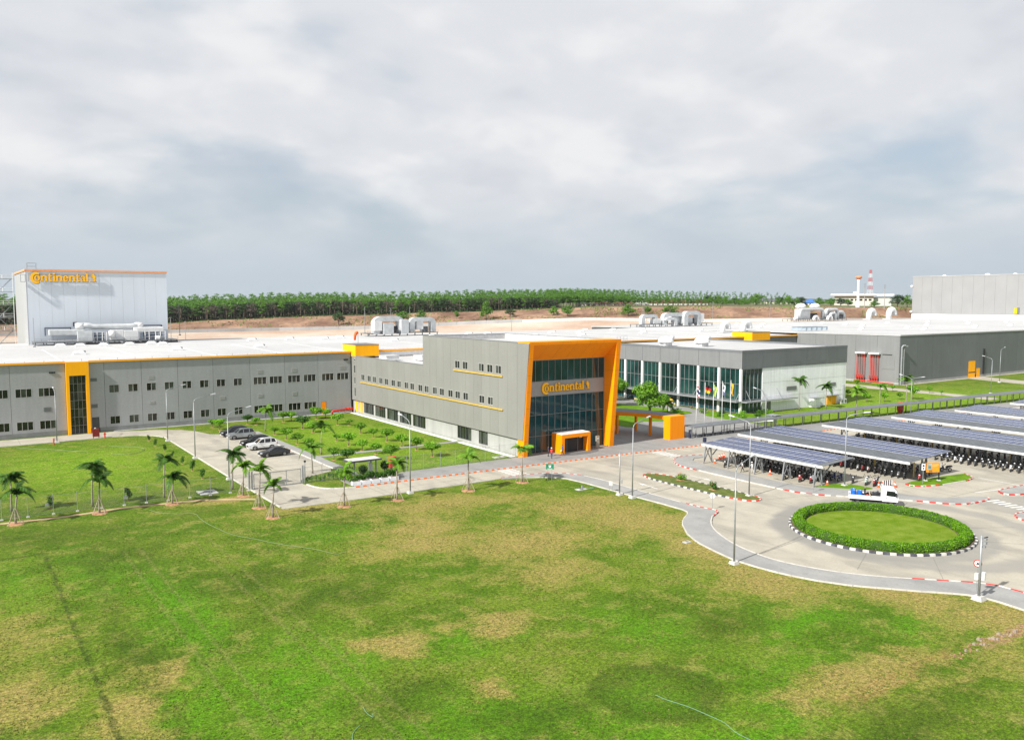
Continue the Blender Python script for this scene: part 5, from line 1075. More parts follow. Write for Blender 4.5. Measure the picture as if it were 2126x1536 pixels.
carport('farthest solar carport at the right edge', 189.5, 197, 50, 86.6, 190.4, xleg=192.5)
# yellow reflector posts beneath the carports
pc = 0
for xx, ys in ((112.2, (63.4, 69.4)), (132.4, (60, 66, 72, 78, 84)), (152.0, (66, 72, 78))):
    for y in ys:
        o = tag(MB().box(-.07, .07, -.07, .07, 0, 2.3).build('height_post', mat('post_yellow', (.55, .4, .12), .6)), 'slim yellow guard post under the %s carport row, %s from the right' % ({112.2: 'second', 132.4: 'third', 152.0: 'fourth'}[xx], ORD[ys.index(y)]), 'post', 'yellow guard posts under the carports'); o.location = (xx - .5, y, 0.02)
        MB().box(-.16, .16, -.16, .16, 0, .12).build('foot', galv, parent=o)

# ================================================================== COVERED WALKWAY
WK = empty('covered_walkway', (138, 104.5, 0), 'long low flat-roofed walkway with thin posts behind the carports', 'walkway')
wl = [(111.0, 105.7), (125.4, 105.2), (134.6, 104.8), (160, 103.6), (185, 102.1), (205, 100.9), (240, 98.3)]
def seg_strip(pts, w, z0, z1, root):
    b = MB(root)
    for a, c in zip(pts, pts[1:]):
        a, c = Vector(a), Vector(c); d = (c - a).normalized(); n = Vector((-d.y, d.x)) * w / 2
        b.prism([tuple(a - n), tuple(c - n), tuple(c + n), tuple(a + n)], z0, z1, lambda u, v, w_: (u, v, w_))
    return b
seg_strip(wl, 2.4, 2.12, 2.26, WK).build('roof', sheet); seg_strip([(x, y - 1.25) for x, y in wl], .1, 1.98, 2.28, WK).build('fascia', galv)
PP = resample(wl, 2.75)
for i, p in enumerate(PP):
    b = MB(WK); b.box(p.x - .06, p.x + .06, p.y - .95, p.y - .83, .1, 2.1); b.build('post', galvdark)
b = MB(WK)
for p in PP[::2]: b.box(p.x - .05, p.x + .05, p.y + .85, p.y + .95, .1, 2.1)
b.build('rear_post', galvdark)
tg = empty('turnstile_gate', (135, 105.2, .1), 'pale mesh turnstile gate where the walkway bends', 'gate')
q = MB()
for k in range(14): q.cyl((-5 + k * .4, .3, 0), (-5 + k * .4, .3, 1.9), .03, n=5)
for z in (.1, 1.0, 1.9): q.bar((-5, .3, z), (.3, .3, z), .06)
for x in (-5, -1.0, .4): q.box(x - .1, x + .1, .2, .4, 0, 2.3)
q.build('grille', mat('gate_pale', (.55, .58, .55), .5), parent=tg); MB().box(-1.2, .6, -.8, 1.4, 2.3, 2.42).build('cap', galv, parent=tg)
pbx = [113.0, 115.4, 118.0, 121.6]
for i, x in enumerate(pbx):
    r = empty('planter_bench', (x, 104.9, .12), 'low dark bench under the walkway, %s from the orange pylon' % ORD[i], 'bench', 'dark benches under the walkway')
    MB().box(-.95, .95, -.3, .3, .35, .45).build('seat', mat('bench_blue', (.04, .06, .08), .5), parent=r)
    for s in (-.8, .8): MB().box(s - .06, s + .06, -.28, .28, 0, .35).build('leg', galvdark, parent=r)
gs_ = empty('guard_statue', (110.9, 105.1, .12), 'slim dark blue information stand beside the orange pylon', 'stand'); MB().box(-.25, .25, -.2, .2, 0, 1.5).build('casing', mat('navy', (.02, .025, .06), .4), parent=gs_, bevel=.03); MB().box(-.2, .2, -.22, -.2, .8, 1.35).build('screen', mat('grey_screen', (.2, .2, .22), .3), parent=gs_)
bo = empty('bollard_sign', (107.6, 98.6, .12), 'dark blue post box at the end of the striped kerb', 'post'); MB().box(-.22, .22, -.22, .22, .5, 1.3).build('box', mat('navy', (.02, .025, .06), .4), parent=bo); MB().cyl((0, 0, 0), (0, 0, .5), .06, n=8).build('post', galv, parent=bo)

# ================================================================== LAMP POSTS
def lamp(label, x, y, h, arms, base=True):
    r = empty('street_lamp', (x, y, 0), label, 'street lamp', 'galvanised street lamps')
    MB().tbox((0, 0, 0), .75, .75, .28, .8, .8).build('footing', mat('concrete_block', (.48, .47, .45), .85, 0, .1), parent=r)
    MB().cyl((0, 0, .25), (0, 0, h), .095, .055, 10).build('pole', galv, parent=r, smooth=True)
    for ax, ay in arms:
        d = Vector((ax, ay, 0)); L_ = d.length; d /= L_
        pts = [(0, 0, h - .1), tuple(d * .12 + Vector((0, 0, h + .25))), tuple(d * .45 + Vector((0, 0, h + .5))), tuple(d * (L_ - .5) + Vector((0, 0, h + .95)))]
        MB().tube(pts, .05, 8).build('arm', galv, parent=r, smooth=True)
        p = Vector(pts[-1]); hd = MB(); e = p + d * .85 + Vector((0, 0, .12)); s = Vector((-d.y, d.x, 0))
        hd.add([p - s * .07 - Vector((0, 0, .05)), p + s * .07 - Vector((0, 0, .05)), e + s * .13 - Vector((0, 0, .05)), e - s * .13 - Vector((0, 0, .05)), p - s * .06 + Vector((0, 0, .06)), p + s * .06 + Vector((0, 0, .06)), e + s * .1 + Vector((0, 0, .07)), e - s * .1 + Vector((0, 0, .07))], [(3, 2, 1, 0), (4, 5, 6, 7), (0, 1, 5, 4), (1, 2, 6, 5), (2, 3, 7, 6), (3, 0, 4, 7)])
        hd.build('lantern', mat('lantern_grey', (.55, .56, .58), .4), parent=r)
for a in [('street lamp beside the yellow stair bay of the factory', 15.5, 165.2, 8.5, [(0, 2.6)]), ('street lamp at the bend where the drive meets the car park', 32.0, 155.8, 8.8, [(3.2, 1.0)]), ('street lamp on the lawn edge opposite the silver car', 32.0, 136.2, 9.0, [(3.2, .5)]), ('street lamp on the lawn edge near the car park gate', 32.0, 117.2, 8.9, [(3.3, 1.0)]), ('street lamp at the lawn edge opposite the waiting shelter', 49.1, 95.4, 9.1, [(-.2, 2.3)]), ('street lamp on the footway in front of the orange portal', 71.2, 77.2, 9.0, [(3.4, .8)]), ('double-armed street lamp on the long traffic island', 84.0, 69.3, 9.1, [(-.3, 2.9), (.3, -2.9)]), ('tall street lamp on the grass corner beside the white truck', 99.4, 66.0, 9.2, [(1.3, -2.2)]), ('street lamp on the lawn edge nearest the roundabout', 61.1, 52.0, 8.9, [(3.4, .9)]), ('double-armed street lamp behind the carports by the walkway', 171.9, 98.8, 7.8, [(.8, 3.0), (-.8, -3.0)]), ('street lamp in front of the warehouse, left of the yellow door', 231.7, 111, 9.0, [(.6, 2.6)]), ('street lamp right of the yellow warehouse door', 265.9, 125, 9.6, [(3.6, .6)]), ('street lamp standing by the flagpoles', 128.6, 102.6, 7.1, [(.6, 3.2)]), ('street lamp with its arm reaching in from the right edge', 248.0, 103.5, 8.0, [(-1.5, 3.6)])]: lamp(*a)
cp = empty('camera_pole', (70.9, 79.3, 0), 'short galvanised pole with a small box next to the lamp before the portal', 'pole')
MB().tbox((0, 0, 0), .7, .7, .28, .8, .8).build('footing', MATS['concrete_block'], parent=cp); MB().cyl((0, 0, .2), (0, 0, 5.5), .1, .08, 10).build('pole', galv, parent=cp, smooth=True); MB().box(.1, .4, -.15, .15, 1.5, 2.1).build('box', ductw, parent=cp); MB().box(-.1, .3, -.1, .1, 5.1, 5.3).build('camera', ductw, parent=cp)
cp = empty('camera_pole', (70.6, 34.0, 0), 'galvanised camera pole with white boxes in front of the roundabout', 'pole')
MB().tbox((0, 0, 0), .9, .9, .35, .75, .75).build('footing', MATS['concrete_block'], parent=cp); MB().cyl((0, 0, .3), (0, 0, 5.5), .11, .09, 10).build('pole', galv, parent=cp, smooth=True)
MB().box(.12, .42, -.32, .02, 1.7, 2.35).build('box', ductw, parent=cp); MB().box(-.35, -.12, 0, .25, 1.75, 2.3).build('box', ductw, parent=cp); q = MB(); q.box(.12, .36, -.32, -.05, 5.1, 5.3); q.box(.12, .4, -.3, -.05, 4.75, 4.95); q.box(.12, .32, -.25, -.05, 4.45, 4.62); q.build('camera', galv, parent=cp); MB().box(.1, .6, -.25, -.15, 5.3, 5.36).build('visor', blackp, parent=cp)
# ================================================================== VEGETATION
rv = random.Random(21)
def leaf_cloud(n, blobs, size, rnd, flatten=1.0, tri=False):
    """leaf-sized quads scattered in the shells of several blobs"""
    b = MB()
    for _ in range(n):
        c, r = rnd.choice(blobs)
        while True:
            d = Vector((rnd.gauss(0, 1), rnd.gauss(0, 1), rnd.gauss(0, 1)))
            if d.length > .1: break
        d.normalize(); rad = r * (rnd.random() ** 0.45)
        p = Vector(c) + Vector((d.x * rad, d.y * rad, d.z * rad * flatten))
        nrm = (d + Vector((rnd.gauss(0, .6), rnd.gauss(0, .6), rnd.gauss(0.4, .5)))).normalized()
        t = nrm.orthogonal().normalized(); t = Matrix.Rotation(rnd.uniform(0, 6.28), 3, nrm) @ t; s = nrm.cross(t)
        L_ = size * rnd.uniform(.6, 1.3); W_ = L_ * rnd.uniform(.4, .7)
        b.add([p - t * L_, p + s * W_ * .8, p + t * L_, p - s * W_ * .8], [(0, 1, 2, 3)])
    return b
def tree_meshes(kind, k):
    rnd = random.Random(100 * k + sum(map(ord, kind)))
    tk = MB(); blobs = []
    if kind == 'garden':
        tk.tube([(0, 0, 0), (.03, .02, .4), (.0, .03, .85)], .05, 6, [.07, .055, .045])
        for i in range(5):
            a = i * 1.26 + rnd.uniform(-.3, .3); e = Vector((math.cos(a) * .5, math.sin(a) * .5, 1.35 + rnd.uniform(-.1, .25)))
            tk.tube([(0, .03, .8), tuple(e * .55 + Vector((0, 0, .42))), tuple(e)], .03, 5, [.04, .028, .014]); blobs.append((e + Vector((0, 0, .1)), rnd.uniform(.38, .55)))
        blobs.append((Vector((0, 0, 1.65)), .55)); blobs.append((Vector((.1, 0, 1.3)), .5))
        lf = leaf_cloud(900, blobs, .13, rnd, .85)
    elif kind == 'shrub':
        tk.tube([(0, 0, 0), (.02, 0, .5), (0, 0, 1.1)], .03, 5, [.03, .025, .012])
        blobs = [(Vector((rnd.uniform(-.12, .12), rnd.uniform(-.12, .12), z)), .3) for z in (.55, .8, 1.05)]
        lf = leaf_cloud(220, blobs, .11, rnd, 1.1)
    elif kind == 'big':
        tk.tube([(0, 0, 0), (.1, 0, 1.2), (0, .1, 2.3)], .2, 7, [.26, .2, .16])
        for i in range(8):
            a = i * .785 + rnd.uniform(-.2, .2); rr = rnd.uniform(1.2, 2.3); e = Vector((math.cos(a) * rr, math.sin(a) * rr, rnd.uniform(2.3, 4.6)))
            tk.tube([(0, .1, 2.1), tuple(e * .5 + Vector((0, 0, 1.2))), tuple(e)], .08, 5, [.11, .07, .03]); blobs.append((e, rnd.uniform(.9, 1.3)))
        blobs += [(Vector((0, 0, 5.2)), 1.3), (Vector((.5, -.6, 4.4)), 1.3), (Vector((-.8, .3, 5.0)), 1.1)]
        lf = leaf_cloud(4200, blobs, .2, rnd, .85)
    elif kind in ('bank', 'bankb'):     # round trees on the embankment, ~9 m
        tk.tube([(0, 0, 0), (.1, 0, 1.5), (0, 0, 3)], .2, 6, [.28, .22, .16])
        for i in range(9):
            a = i * .7 + rnd.uniform(-.3, .3); rr = rnd.uniform(.8, 2.4); e = Vector((math.cos(a) * rr, math.sin(a) * rr, rnd.uniform(2.6, 7.2)))
            tk.tube([(0, 0, 2.4), tuple(e)], .08, 4, [.1, .03]); blobs.append((e, rnd.uniform(1.1, 1.8)))
        blobs += [(Vector((0, 0, 7.4)), 1.5), (Vector((.3, 0, 5.4)), 2.0)]
        lf = leaf_cloud(900, blobs, .42, rnd, .9)
    elif kind == 'forest':              # ~17 m, crown high on a bare stem
        tk.tube([(0, 0, 0), (.2, .1, 5), (0, .2, 10), (.1, 0, 14)], .16, 5, [.24, .19, .15, .08])
        for i in range(11):
            a = i * .9 + rnd.uniform(-.3, .3); z = rnd.uniform(6.2, 15.5); rr = rnd.uniform(.6, 2.4) * (.75 if z < 9 else 1); e = Vector((math.cos(a) * rr, math.sin(a) * rr, z))
            tk.tube([(0, .2, max(5, z - 2.4)), tuple(e)], .06, 4, [.08, .03]); blobs.append((e, rnd.uniform(.9, 1.7)))
        blobs += [(Vector((0, 0, 15)), 1.6), (Vector((.4, .2, 13)), 2.0)]
        lf = leaf_cloud(520, blobs, .55, rnd, .8)
    elif kind == 'tall':                # emergent layered trees, ~20 m
        tk.tube([(0, 0, 0), (.2, .1, 6), (0, .2, 12), (.1, 0, 19)], .2, 6, [.34, .27, .2, .06])
        for i in range(13):
            z = 7 + i * .95; a = i * 2.4; rr = rnd.uniform(1.6, 3.4) * (1.15 - i / 18); e = Vector((math.cos(a) * rr, math.sin(a) * rr, z + .6))
            tk.tube([(0, .1, z - .3), tuple(e)], .06, 4, [.09, .02]); blobs.append((e, rnd.uniform(.9, 1.4)))
        blobs.append((Vector((0, 0, 19.3)), 1.3))
        lf = leaf_cloud(620, blobs, .5, rnd, .6)
    elif kind == 'bare':
        tk.tube([(0, 0, 0), (.2, .1, 5), (0, .2, 10), (.1, 0, 15)], .14, 5, [.24, .18, .13, .05])
        for i in range(12):
            z = rnd.uniform(6, 14); a = rnd.uniform(0, 6.28); rr = rnd.uniform(1.2, 2.6); e = Vector((math.cos(a) * rr, math.sin(a) * rr, z + rnd.uniform(1.5, 3)))
            tk.tube([(0, .1, z), tuple(e)], .04, 3, [.07, .02]); blobs.append((e, rnd.uniform(.8, 1.5)))
        lf = leaf_cloud(260, blobs, .42, rnd, .9)
    a = tk.build('trunk', trunkm, smooth=True); me1 = a.data; bpy.data.objects.remove(a)
    return me1, lf
TREES = {}
def tree_kind(kind, n, lm):
    out = []
    for k in range(n):
        me1, lf = tree_meshes(kind, k); o = lf.build('crown', lm, recalc=False); me2 = o.data; bpy.data.objects.remove(o); out.append((me1, me2))
    TREES[kind + lm.name] = out; return out
def plant(name, label, cat, group, var, loc, s, rz=None, sz=None, seed=None):
    r = empty(name, loc, label, cat, group); rz = rv.uniform(0, 6.28) if rz is None else rz
    sc = (s, s, sz or s)
    link_mesh('trunk', var[0], r, rot=(0, 0, rz), sc=sc); link_mesh('crown', var[1], r, rot=(0, 0, rz), sc=sc); return r
gA = tree_kind('garden', 4, leafA); gB = tree_kind('garden', 2, leafB); sh = tree_kind('shrub', 3, leafB); bigt = tree_kind('big', 2, leafA)
bankA = tree_kind('bank', 3, leafF); bankD = tree_kind('bankb', 2, leafFd)
def mound(parent, r=.55, h=.12):
    b = MB(); n = 14; vs_ = [(0, 0, h)]
    for i in range(n):
        a = 6.283 * i / n; k = r * rv.uniform(.75, 1.2); vs_.append((k * .55 * math.cos(a), k * .55 * math.sin(a), h * .85))
    for i in range(n):
        a = 6.283 * i / n; k = r * rv.uniform(.85, 1.15); vs_.append((k * math.cos(a), k * math.sin(a), -.02))
    fs = [(0, 1 + i, 1 + (i + 1) % n) for i in range(n)] + [(1 + i, 1 + n + i, 1 + n + (i + 1) % n, 1 + (i + 1) % n) for i in range(n)]
    b.add(vs_, fs); return b.build('soil_mound', soil, parent=parent)
rowsG = {'beside the parked cars': [(49.9, 168.0, 2.0), (51.0, 166.3, 1.5), (50.0, 151.8, 1.5), (50.1, 145.7, 2.1), (50.1, 140.1, 1.9), (50.2, 134.8, 1.8), (49.6, 122.4, 2.0), (50.5, 119.1, 2.2), (42.8, 167.8, 1.6), (43.2, 163.7, 2.2)],
         'down the middle of the garden': [(57.0, 167.4, 2.1), (58.7, 167.3, 2.0), (57.0, 156.2, 2.6), (57.0, 150.6, 2.2), (56.8, 138.7, 1.3), (56.8, 133.3, 2.3), (56.7, 127.5, 1.8), (57.3, 123.4, 1.9), (57.0, 117.3, 2.4)],
         'nearest the office wall': [(64.2, 167.6, 2.5), (66.0, 166.8, 2.1), (64.6, 157.0, 2.3), (66.2, 154.9, 1.3), (64.0, 144.3, 2.0), (64.0, 138.7, 1.7), (64.1, 133.4, 2.4), (63.8, 127.0, 2.2), (64.5, 122.9, 2.2), (63.8, 116.2, 2.4)]}
for rw, L_ in rowsG.items():
    L_ = sorted(L_, key=lambda t: t[1])
    for i, (x, y, h) in enumerate(L_):
        v = gB[i % 2] if (x, y) in ((57.0, 156.2), (50.5, 119.1), (49.9, 168.0)) else gA[(i * 7 + len(rw)) % 4]
        t = plant('young_tree', 'small garden tree, %s from the road in the row %s' % (ORD[i], rw), 'tree', 'young trees in the garden', v, (x, y, 0), h / 2.15 * 1.42, sz=h / 2.15 * 1.08)
        mound(t, .42, .07)
for i, (x, y, h) in enumerate([(193.4, 128.3, 2.1), (187.5, 119.3, 2.6), (191.2, 116.8, 2.5), (199.2, 117.6, 1.9), (215.6, 129.4, 1.9), (218.2, 141.9, 2.4), (202.1, 115.7, 3.8), (219.5, 121.1, 2.0), (217.7, 116.9, 1.4)]):
    plant('young_tree', 'small leafy tree on the grass by the warehouse, %s from the left' % ORD[[1, 0, 2, 4, 5, 3, 6, 8, 7][i]], 'tree', 'young trees by the warehouse', gA[i % 4], (x, y, 0), h / 2.15)
for i, (x, y, h) in enumerate([(29.2, 157.8, 1.2), (29.1, 151.7, 1.3), (29.3, 145.2, 1.3), (29.3, 139.5, 1.0), (29.2, 132.4, 1.3), (29.2, 126.2, 1.8), (29.0, 119.7, 1.6)]):
    t = plant('shrub', 'young upright shrub along the lawn edge, %s from the factory' % ORD[i], 'shrub', 'shrubs along the drive', sh[i % 3], (x, y, 0), h / 1.35); mound(t, .24, .04)
for i, (x, y, h) in enumerate([(18.1, 112.0, 1.7), (9.6, 113.2, 1.5)]):
    t = plant('shrub', 'round dark shrub with a white tag behind the left fence, %s' % ('right of the two' if i == 0 else 'left of the two'), 'shrub', 'tagged shrubs behind fence', sh[i], (x, y, 0), h / 1.3); mound(t, .24, .04)
    MB().box(-.55, -.1, -.02, .02, .25, .65).build('tag', white_p, parent=t)
plant('big_tree', 'large dense round tree in front of the canteen', 'tree', 'big trees by the canteen', bigt[0], (125.0, 130.5, 0.1), 1.42, sz=1.22)
plant('big_tree', 'open branched tree right behind the orange portal', 'tree', 'big trees by the canteen', bigt[1], (129.5, 147.0, 0.1), 1.3, sz=1.15)
plant('big_tree', 'upper tree crown between portal and canteen glass', 'tree', 'big trees by the canteen', bigt[0], (134.5, 156.5, 0.1), 1.3, 1.1)
# -------------------------------------------------------------- palms
def frond_mesh(L_, droop, seed, lm):
    rnd = random.Random(seed); b = MB(); n = 15
    pts = []
    for i in range(n + 1):
        t = i / n; pts.append(Vector((L_ * (t - .30 * droop * t * t * t), 0, L_ * (.60 * t - (.25 + .95 * droop) * t ** 2.2))))
    for a, c in zip(pts, pts[1:]): b.bar(a, c, .035 * (1.1 - a.x / L_ * .7))
    for i in range(1, n + 1):
        p = pts[i]; d = (pts[i] - pts[i - 1]).normalized(); t = i / n
        ll = L_ * .34 * (math.sin(math.pi * (.12 + .8 * t)) * .9 + .15)
        for s in (-1, 1):
            for q in (0, .33, .66):
                pp = p - d * (L_ / n) * q
                e = pp + d * ll * .55 + Vector((0, s * ll * .75, -ll * (.35 + .45 * rnd.random()))); w = d * .05
                b.add([pp - w, pp + w, e], [(0, 1, 2)])
    o = b.build('frond', lm, recalc=False); me = o.data; bpy.data.objects.remove(o); return me
FR = {lm.name: [frond_mesh(1.0, d, i, lm) for i, d in enumerate((.45, .8, 1.15))] for lm in (leafP, leafPb)}
def palm(label, x, y, h, staked, lm, L_=1.6, nf=10, lean=.0, group='palm trees'):
    r = empty('palm_tree', (x, y, 0), label, 'palm tree', group)
    top = Vector((lean, lean * .5, h)); m_ = Vector((lean * .2, 0, h * .5))
    b = MB(); b.tube([(0, 0, -.05), (0, 0, h * .15), tuple(m_), tuple(top)], .1, 8, [.15, .12, .09, .075]); b.build('trunk', palmtr, parent=r, smooth=True)
    b = MB(); b.tube([tuple(top - Vector((0, 0, .45))), tuple(top + Vector((0, 0, .12)))], .1, 8, [.09, .05]); b.build('crownshaft', mat('crownshaft', (.14, .21, .05), .5), parent=r, smooth=True)
    a0 = rv.uniform(0, 6.28)
    wind = R(-30)
    for k in range(nf):
        a = a0 + 6.283 * k / nf + rv.uniform(-.25, .25)
        a += .45 * math.sin(wind - a)
        f = link_mesh('frond', FR[lm.name][(0, 1, 2, 2)[k % 4] if k else 0], r, tuple(top + Vector((0, 0, .05))), (0, R(-rv.uniform(8, 55) if k % 3 else -rv.uniform(45, 75)), a), (L_ * rv.uniform(.75, 1.18),) * 3)
    if staked:
        for k in range(4):
            a = .6 + k * 1.571; MB().cyl((math.cos(a) * .95, math.sin(a) * .95, 0), (math.cos(a) * .12, math.sin(a) * .12, 1.75), .038, .03, 6).build('stake', stakem, parent=r)
        q = MB()
        for k in range(4):
            a, c = .6 + k * 1.571, .6 + (k + 1) * 1.571; q.bar((math.cos(a) * .58, math.sin(a) * .58, .75), (math.cos(c) * .58, math.sin(c) * .58, .75), .03)
        q.build('tie', stakem, parent=r); mound(r, .95, .1)
    return r
tall = [(5.6, 113.7, 3.6, 'tall palm behind the left fence, first from the left edge'), (13.9, 111.0, 4.5, 'tall palm behind the left fence, second from the left edge'), (22.1, 110.8, 4.4, 'tall palm behind the left fence, third from the left edge'), (30.6, 110.6, 4.3, 'tall palm behind the fence next to the car park gate'),
        (50.0, 157.2, 3.6, 'tall palm in the garden nearest the factory wall'), (49.8, 128.1, 4.2, 'tall palm in the garden beside the path crossing'), (43.2, 114.7, 3.4, 'palm at the car park corner by the low hedge'),
        (160.1, 118.4, 6.5, 'taller palm in front of the white canteen wall'), (168.0, 117.0, 4.7, 'shorter palm in front of the white canteen wall'), (163.1, 106.0, 4.9, 'palm on the grass behind the walkway, left one'), (182.3, 112.5, 4.5, 'palm on the grass behind the walkway, middle one'), (176.9, 102.8, 6.9, 'tallest palm behind the walkway near the red bin')]
for i, (x, y, h, lb) in enumerate(tall): palm(lb, x, y, h, False, leafP if i < 4 or 6 < i < 9 else leafPb, rv.uniform(1.9, 2.3), rv.choice((9, 11, 12)), rv.uniform(-.25, .25))
stk = [(5.6, 107.0, 3.3), (14.1, 106.9, 3.7), (22.2, 106.8, 3.0), (30.7, 106.2, 3.6), (30.5, 98.9, 4.4), (30.3, 93.4, 3.6), (39.2, 93.7, 3.9), (46.0, 93.0, 4.3), (56.1, 92.4, 4.2), (64.8, 92.5, 4.2)]
for i, (x, y, h) in enumerate(stk): palm('palm propped by four wooden stakes along the lawn, %s from the left' % ORD[i], x, y, h, True, leafP if i < 3 else leafPb, rv.uniform(1.7, 2.1) if i != 5 else 1.4, rv.choice((8, 9, 11)) if i < 5 else rv.choice((6, 7, 9)), rv.uniform(-.1, .3), 'staked palms along the lawn')
palm('bushy dark palm by the canteen glass', 131.5, 131.5, 2.0, False, leafP, 1.9, 14)
for i, (x, y) in enumerate(((83.6, 80.9), (82.9, 74.3))):
    r = empty('flowering_shrub', (x, y, .14), 'low flowering shrub on the traffic island, %s' % ('nearer the office' if i == 0 else 'nearer the roundabout'), 'shrub', 'shrubs on the traffic island')
    lf = leaf_cloud(260, [(Vector((rv.uniform(-.35, .35), rv.uniform(-.35, .35), rv.uniform(.35, .75))), .38) for _ in range(6)], .15, rv); lf.build('foliage', leafB if i else leafA, parent=r, recalc=False)
    lf = leaf_cloud(24, [(Vector((.2, .2, .95)), .3), (Vector((-.3, 0, .8)), .2)], .07, rv); lf.build('blossom', mat('blossom', (.6, .12, .10), .6), parent=r, recalc=False)
    q = MB(); [q.cyl((0, 0, 0), (.3 * math.cos(a), .3 * math.sin(a), .6), .03, n=5) for a in (0, 1.6, 3.1, 4.7)]; q.build('stem', trunkm, parent=r); MB().tbox((0, 0, 0), .9, .9, .06, .8, .8).build('soil_mound', soil, parent=r)
def bush(label, x, y, rx, h, lm, z=0.15, n=500, size=.13, name='shrub', group=None):
    r = empty(name, (x, y, z), label, 'shrub', group)
    bl = [(Vector((rv.uniform(-rx, rx) * .6, rv.uniform(-rx, rx) * .6, rv.uniform(.3, .75) * h)), min(rx, h) * rv.uniform(.4, .55)) for _ in range(9)]
    leaf_cloud(n, bl, size, rv).build('foliage', lm, parent=r, recalc=False); q = MB(); [q.cyl((0, 0, 0), (.3 * rx * math.cos(a), .3 * rx * math.sin(a), h * .6), .04, n=5) for a in (0, 2.1, 4.2)]; q.build('stem', trunkm, parent=r); return r
for i, (x, y, rx, h) in enumerate([(113.0, 112.2, .6, 1.0), (138, 127, .9, 1.1), (140.5, 124, .8, 1.0), (141, 119, 1.0, 1.2), (146.5, 118.3, .9, 1.6), (148, 117, .8, 1.3), (137, 121, 1.0, .7), (139, 117, 1.3, .8), (143, 116, 1.3, .8), (134, 131, 1.4, 1.0), (130, 126, .8, .8)]):
    bush('low green garden shrub in the canteen bed, %s from the left' % ORD[[0, 4, 6, 8, 9, 10, 3, 5, 7, 2, 1][i]], x, y, rx, h, leafA if i % 2 else leafB, group='shrubs in the canteen bed')
for i, (x, y) in enumerate([(141.5, 133), (141.3, 140), (141.2, 127.5)]):
    r = empty('flower_bed', (x, y, .13), 'small bed of red and orange flowers along the canteen, %s from the portal' % ORD[[1, 0, 2][i]], 'flower bed', 'flower beds along the canteen')
    leaf_cloud(150, [(Vector((0, k * .5 - 1, .2)), .32) for k in range(5)], .1, rv).build('foliage', leafA, parent=r, recalc=False); leaf_cloud(60, [(Vector((0, k * .5 - 1, .38)), .25) for k in range(5)], .07, rv).build('blossom', mat('flower_orange', (.7, .16, .02), .6), parent=r, recalc=False)
mk = empty('yellow_sculpture', (134.4, 133.8, .2), 'round yellow sculpture with white pattern among the shrubs', 'sculpture'); q = MB(); q.sphere((0, 0, 1.9), .95, 14, 8); q.build('ball', signyel, parent=mk, smooth=True); q = MB(); [q.sphere((.75 * math.cos(a), .75 * math.sin(a), 1.9 + .45 * math.sin(a * 2)), .25, 8, 5) for a in (2.4, 3.2, 4.0, 4.7, 5.4)]; q.build('spot', white_p, parent=mk); MB().cyl((0, 0, 0), (0, 0, 1.1), .3, .2, 10).build('plinth', palewall, parent=mk)
tm = tag(MB().box(-7, 7, -.2, .2, 0, .7).build('low_wall', mat('cream_wall', (.55, .45, .24), .7)), 'low cream wall along the canteen glass', 'wall'); tm.location = (141.6, 146, .13); tm.rotation_euler = (0, 0, R(90))
MB().box(-7.05, 7.05, -.25, .25, .7, .76).build('coping', palewall, parent=tm)
# roundabout hedge
HG = empty('round_hedge', (RC[0], RC[1], .2), 'clipped circular green hedge on the roundabout', 'hedge')
q = MB(); n = 96
prof = [(7.85, .0), (7.82, .45), (7.95, .72), (8.25, .82), (8.6, .79), (8.82, .66), (8.9, .25), (8.85, 0)]
vs_ = []
for i in range(n):
    a = 6.2832 * i / n
    for r_, z in prof:
        k = 1 + .014 * mn.noise(Vector((math.cos(a) * 9, math.sin(a) * 9, z * 3))); vs_.append((r_ * k * math.cos(a), r_ * k * math.sin(a), z * (1 + .08 * mn.noise(Vector((math.cos(a) * 14, math.sin(a) * 14, 4))))))
m_ = len(prof); q.add(vs_, [(i * m_ + j, i * m_ + j + 1, ((i + 1) % n) * m_ + j + 1, ((i + 1) % n) * m_ + j) for i in range(n) for j in range(m_ - 1)])
q.build('inner_mass', mat('hedge_core', (.03, .075, .004), .9), parent=HG)
q = MB()
for _ in range(34000):
    a = rv.uniform(0, 6.2832); j = rv.random(); seg = rv.choices(range(m_ - 1), [1.2, .7, .9, .9, .7, 1.3, .5])[0]; (r0, z0), (r1, z1) = prof[seg], prof[seg + 1]
    r_ = (r0 + (r1 - r0) * j) * (1 + .014 * mn.noise(Vector((math.cos(a) * 9, math.sin(a) * 9, 1)))) + rv.gauss(0, .035); z = (z0 + (z1 - z0) * j) * (1 + .08 * mn.noise(Vector((math.cos(a) * 14, math.sin(a) * 14, 4)))) + rv.gauss(0.015, .03)
    p = Vector((r_ * math.cos(a), r_ * math.sin(a), z)); nr = Vector((rv.gauss(0, 1), rv.gauss(0, 1), rv.gauss(.6, .8))).normalized(); t = nr.orthogonal().normalized(); t = Matrix.Rotation(rv.uniform(0, 6.28), 3, nr) @ t; s = nr.cross(t); L_ = rv.uniform(.05, .10)
    q.add([p - t * L_, p + s * L_ * .6, p + t * L_, p - s * L_ * .6], [(0, 1, 2, 3)])
tag(q.build('foliage', hedgel, parent=HG, recalc=False), kind='stuff')
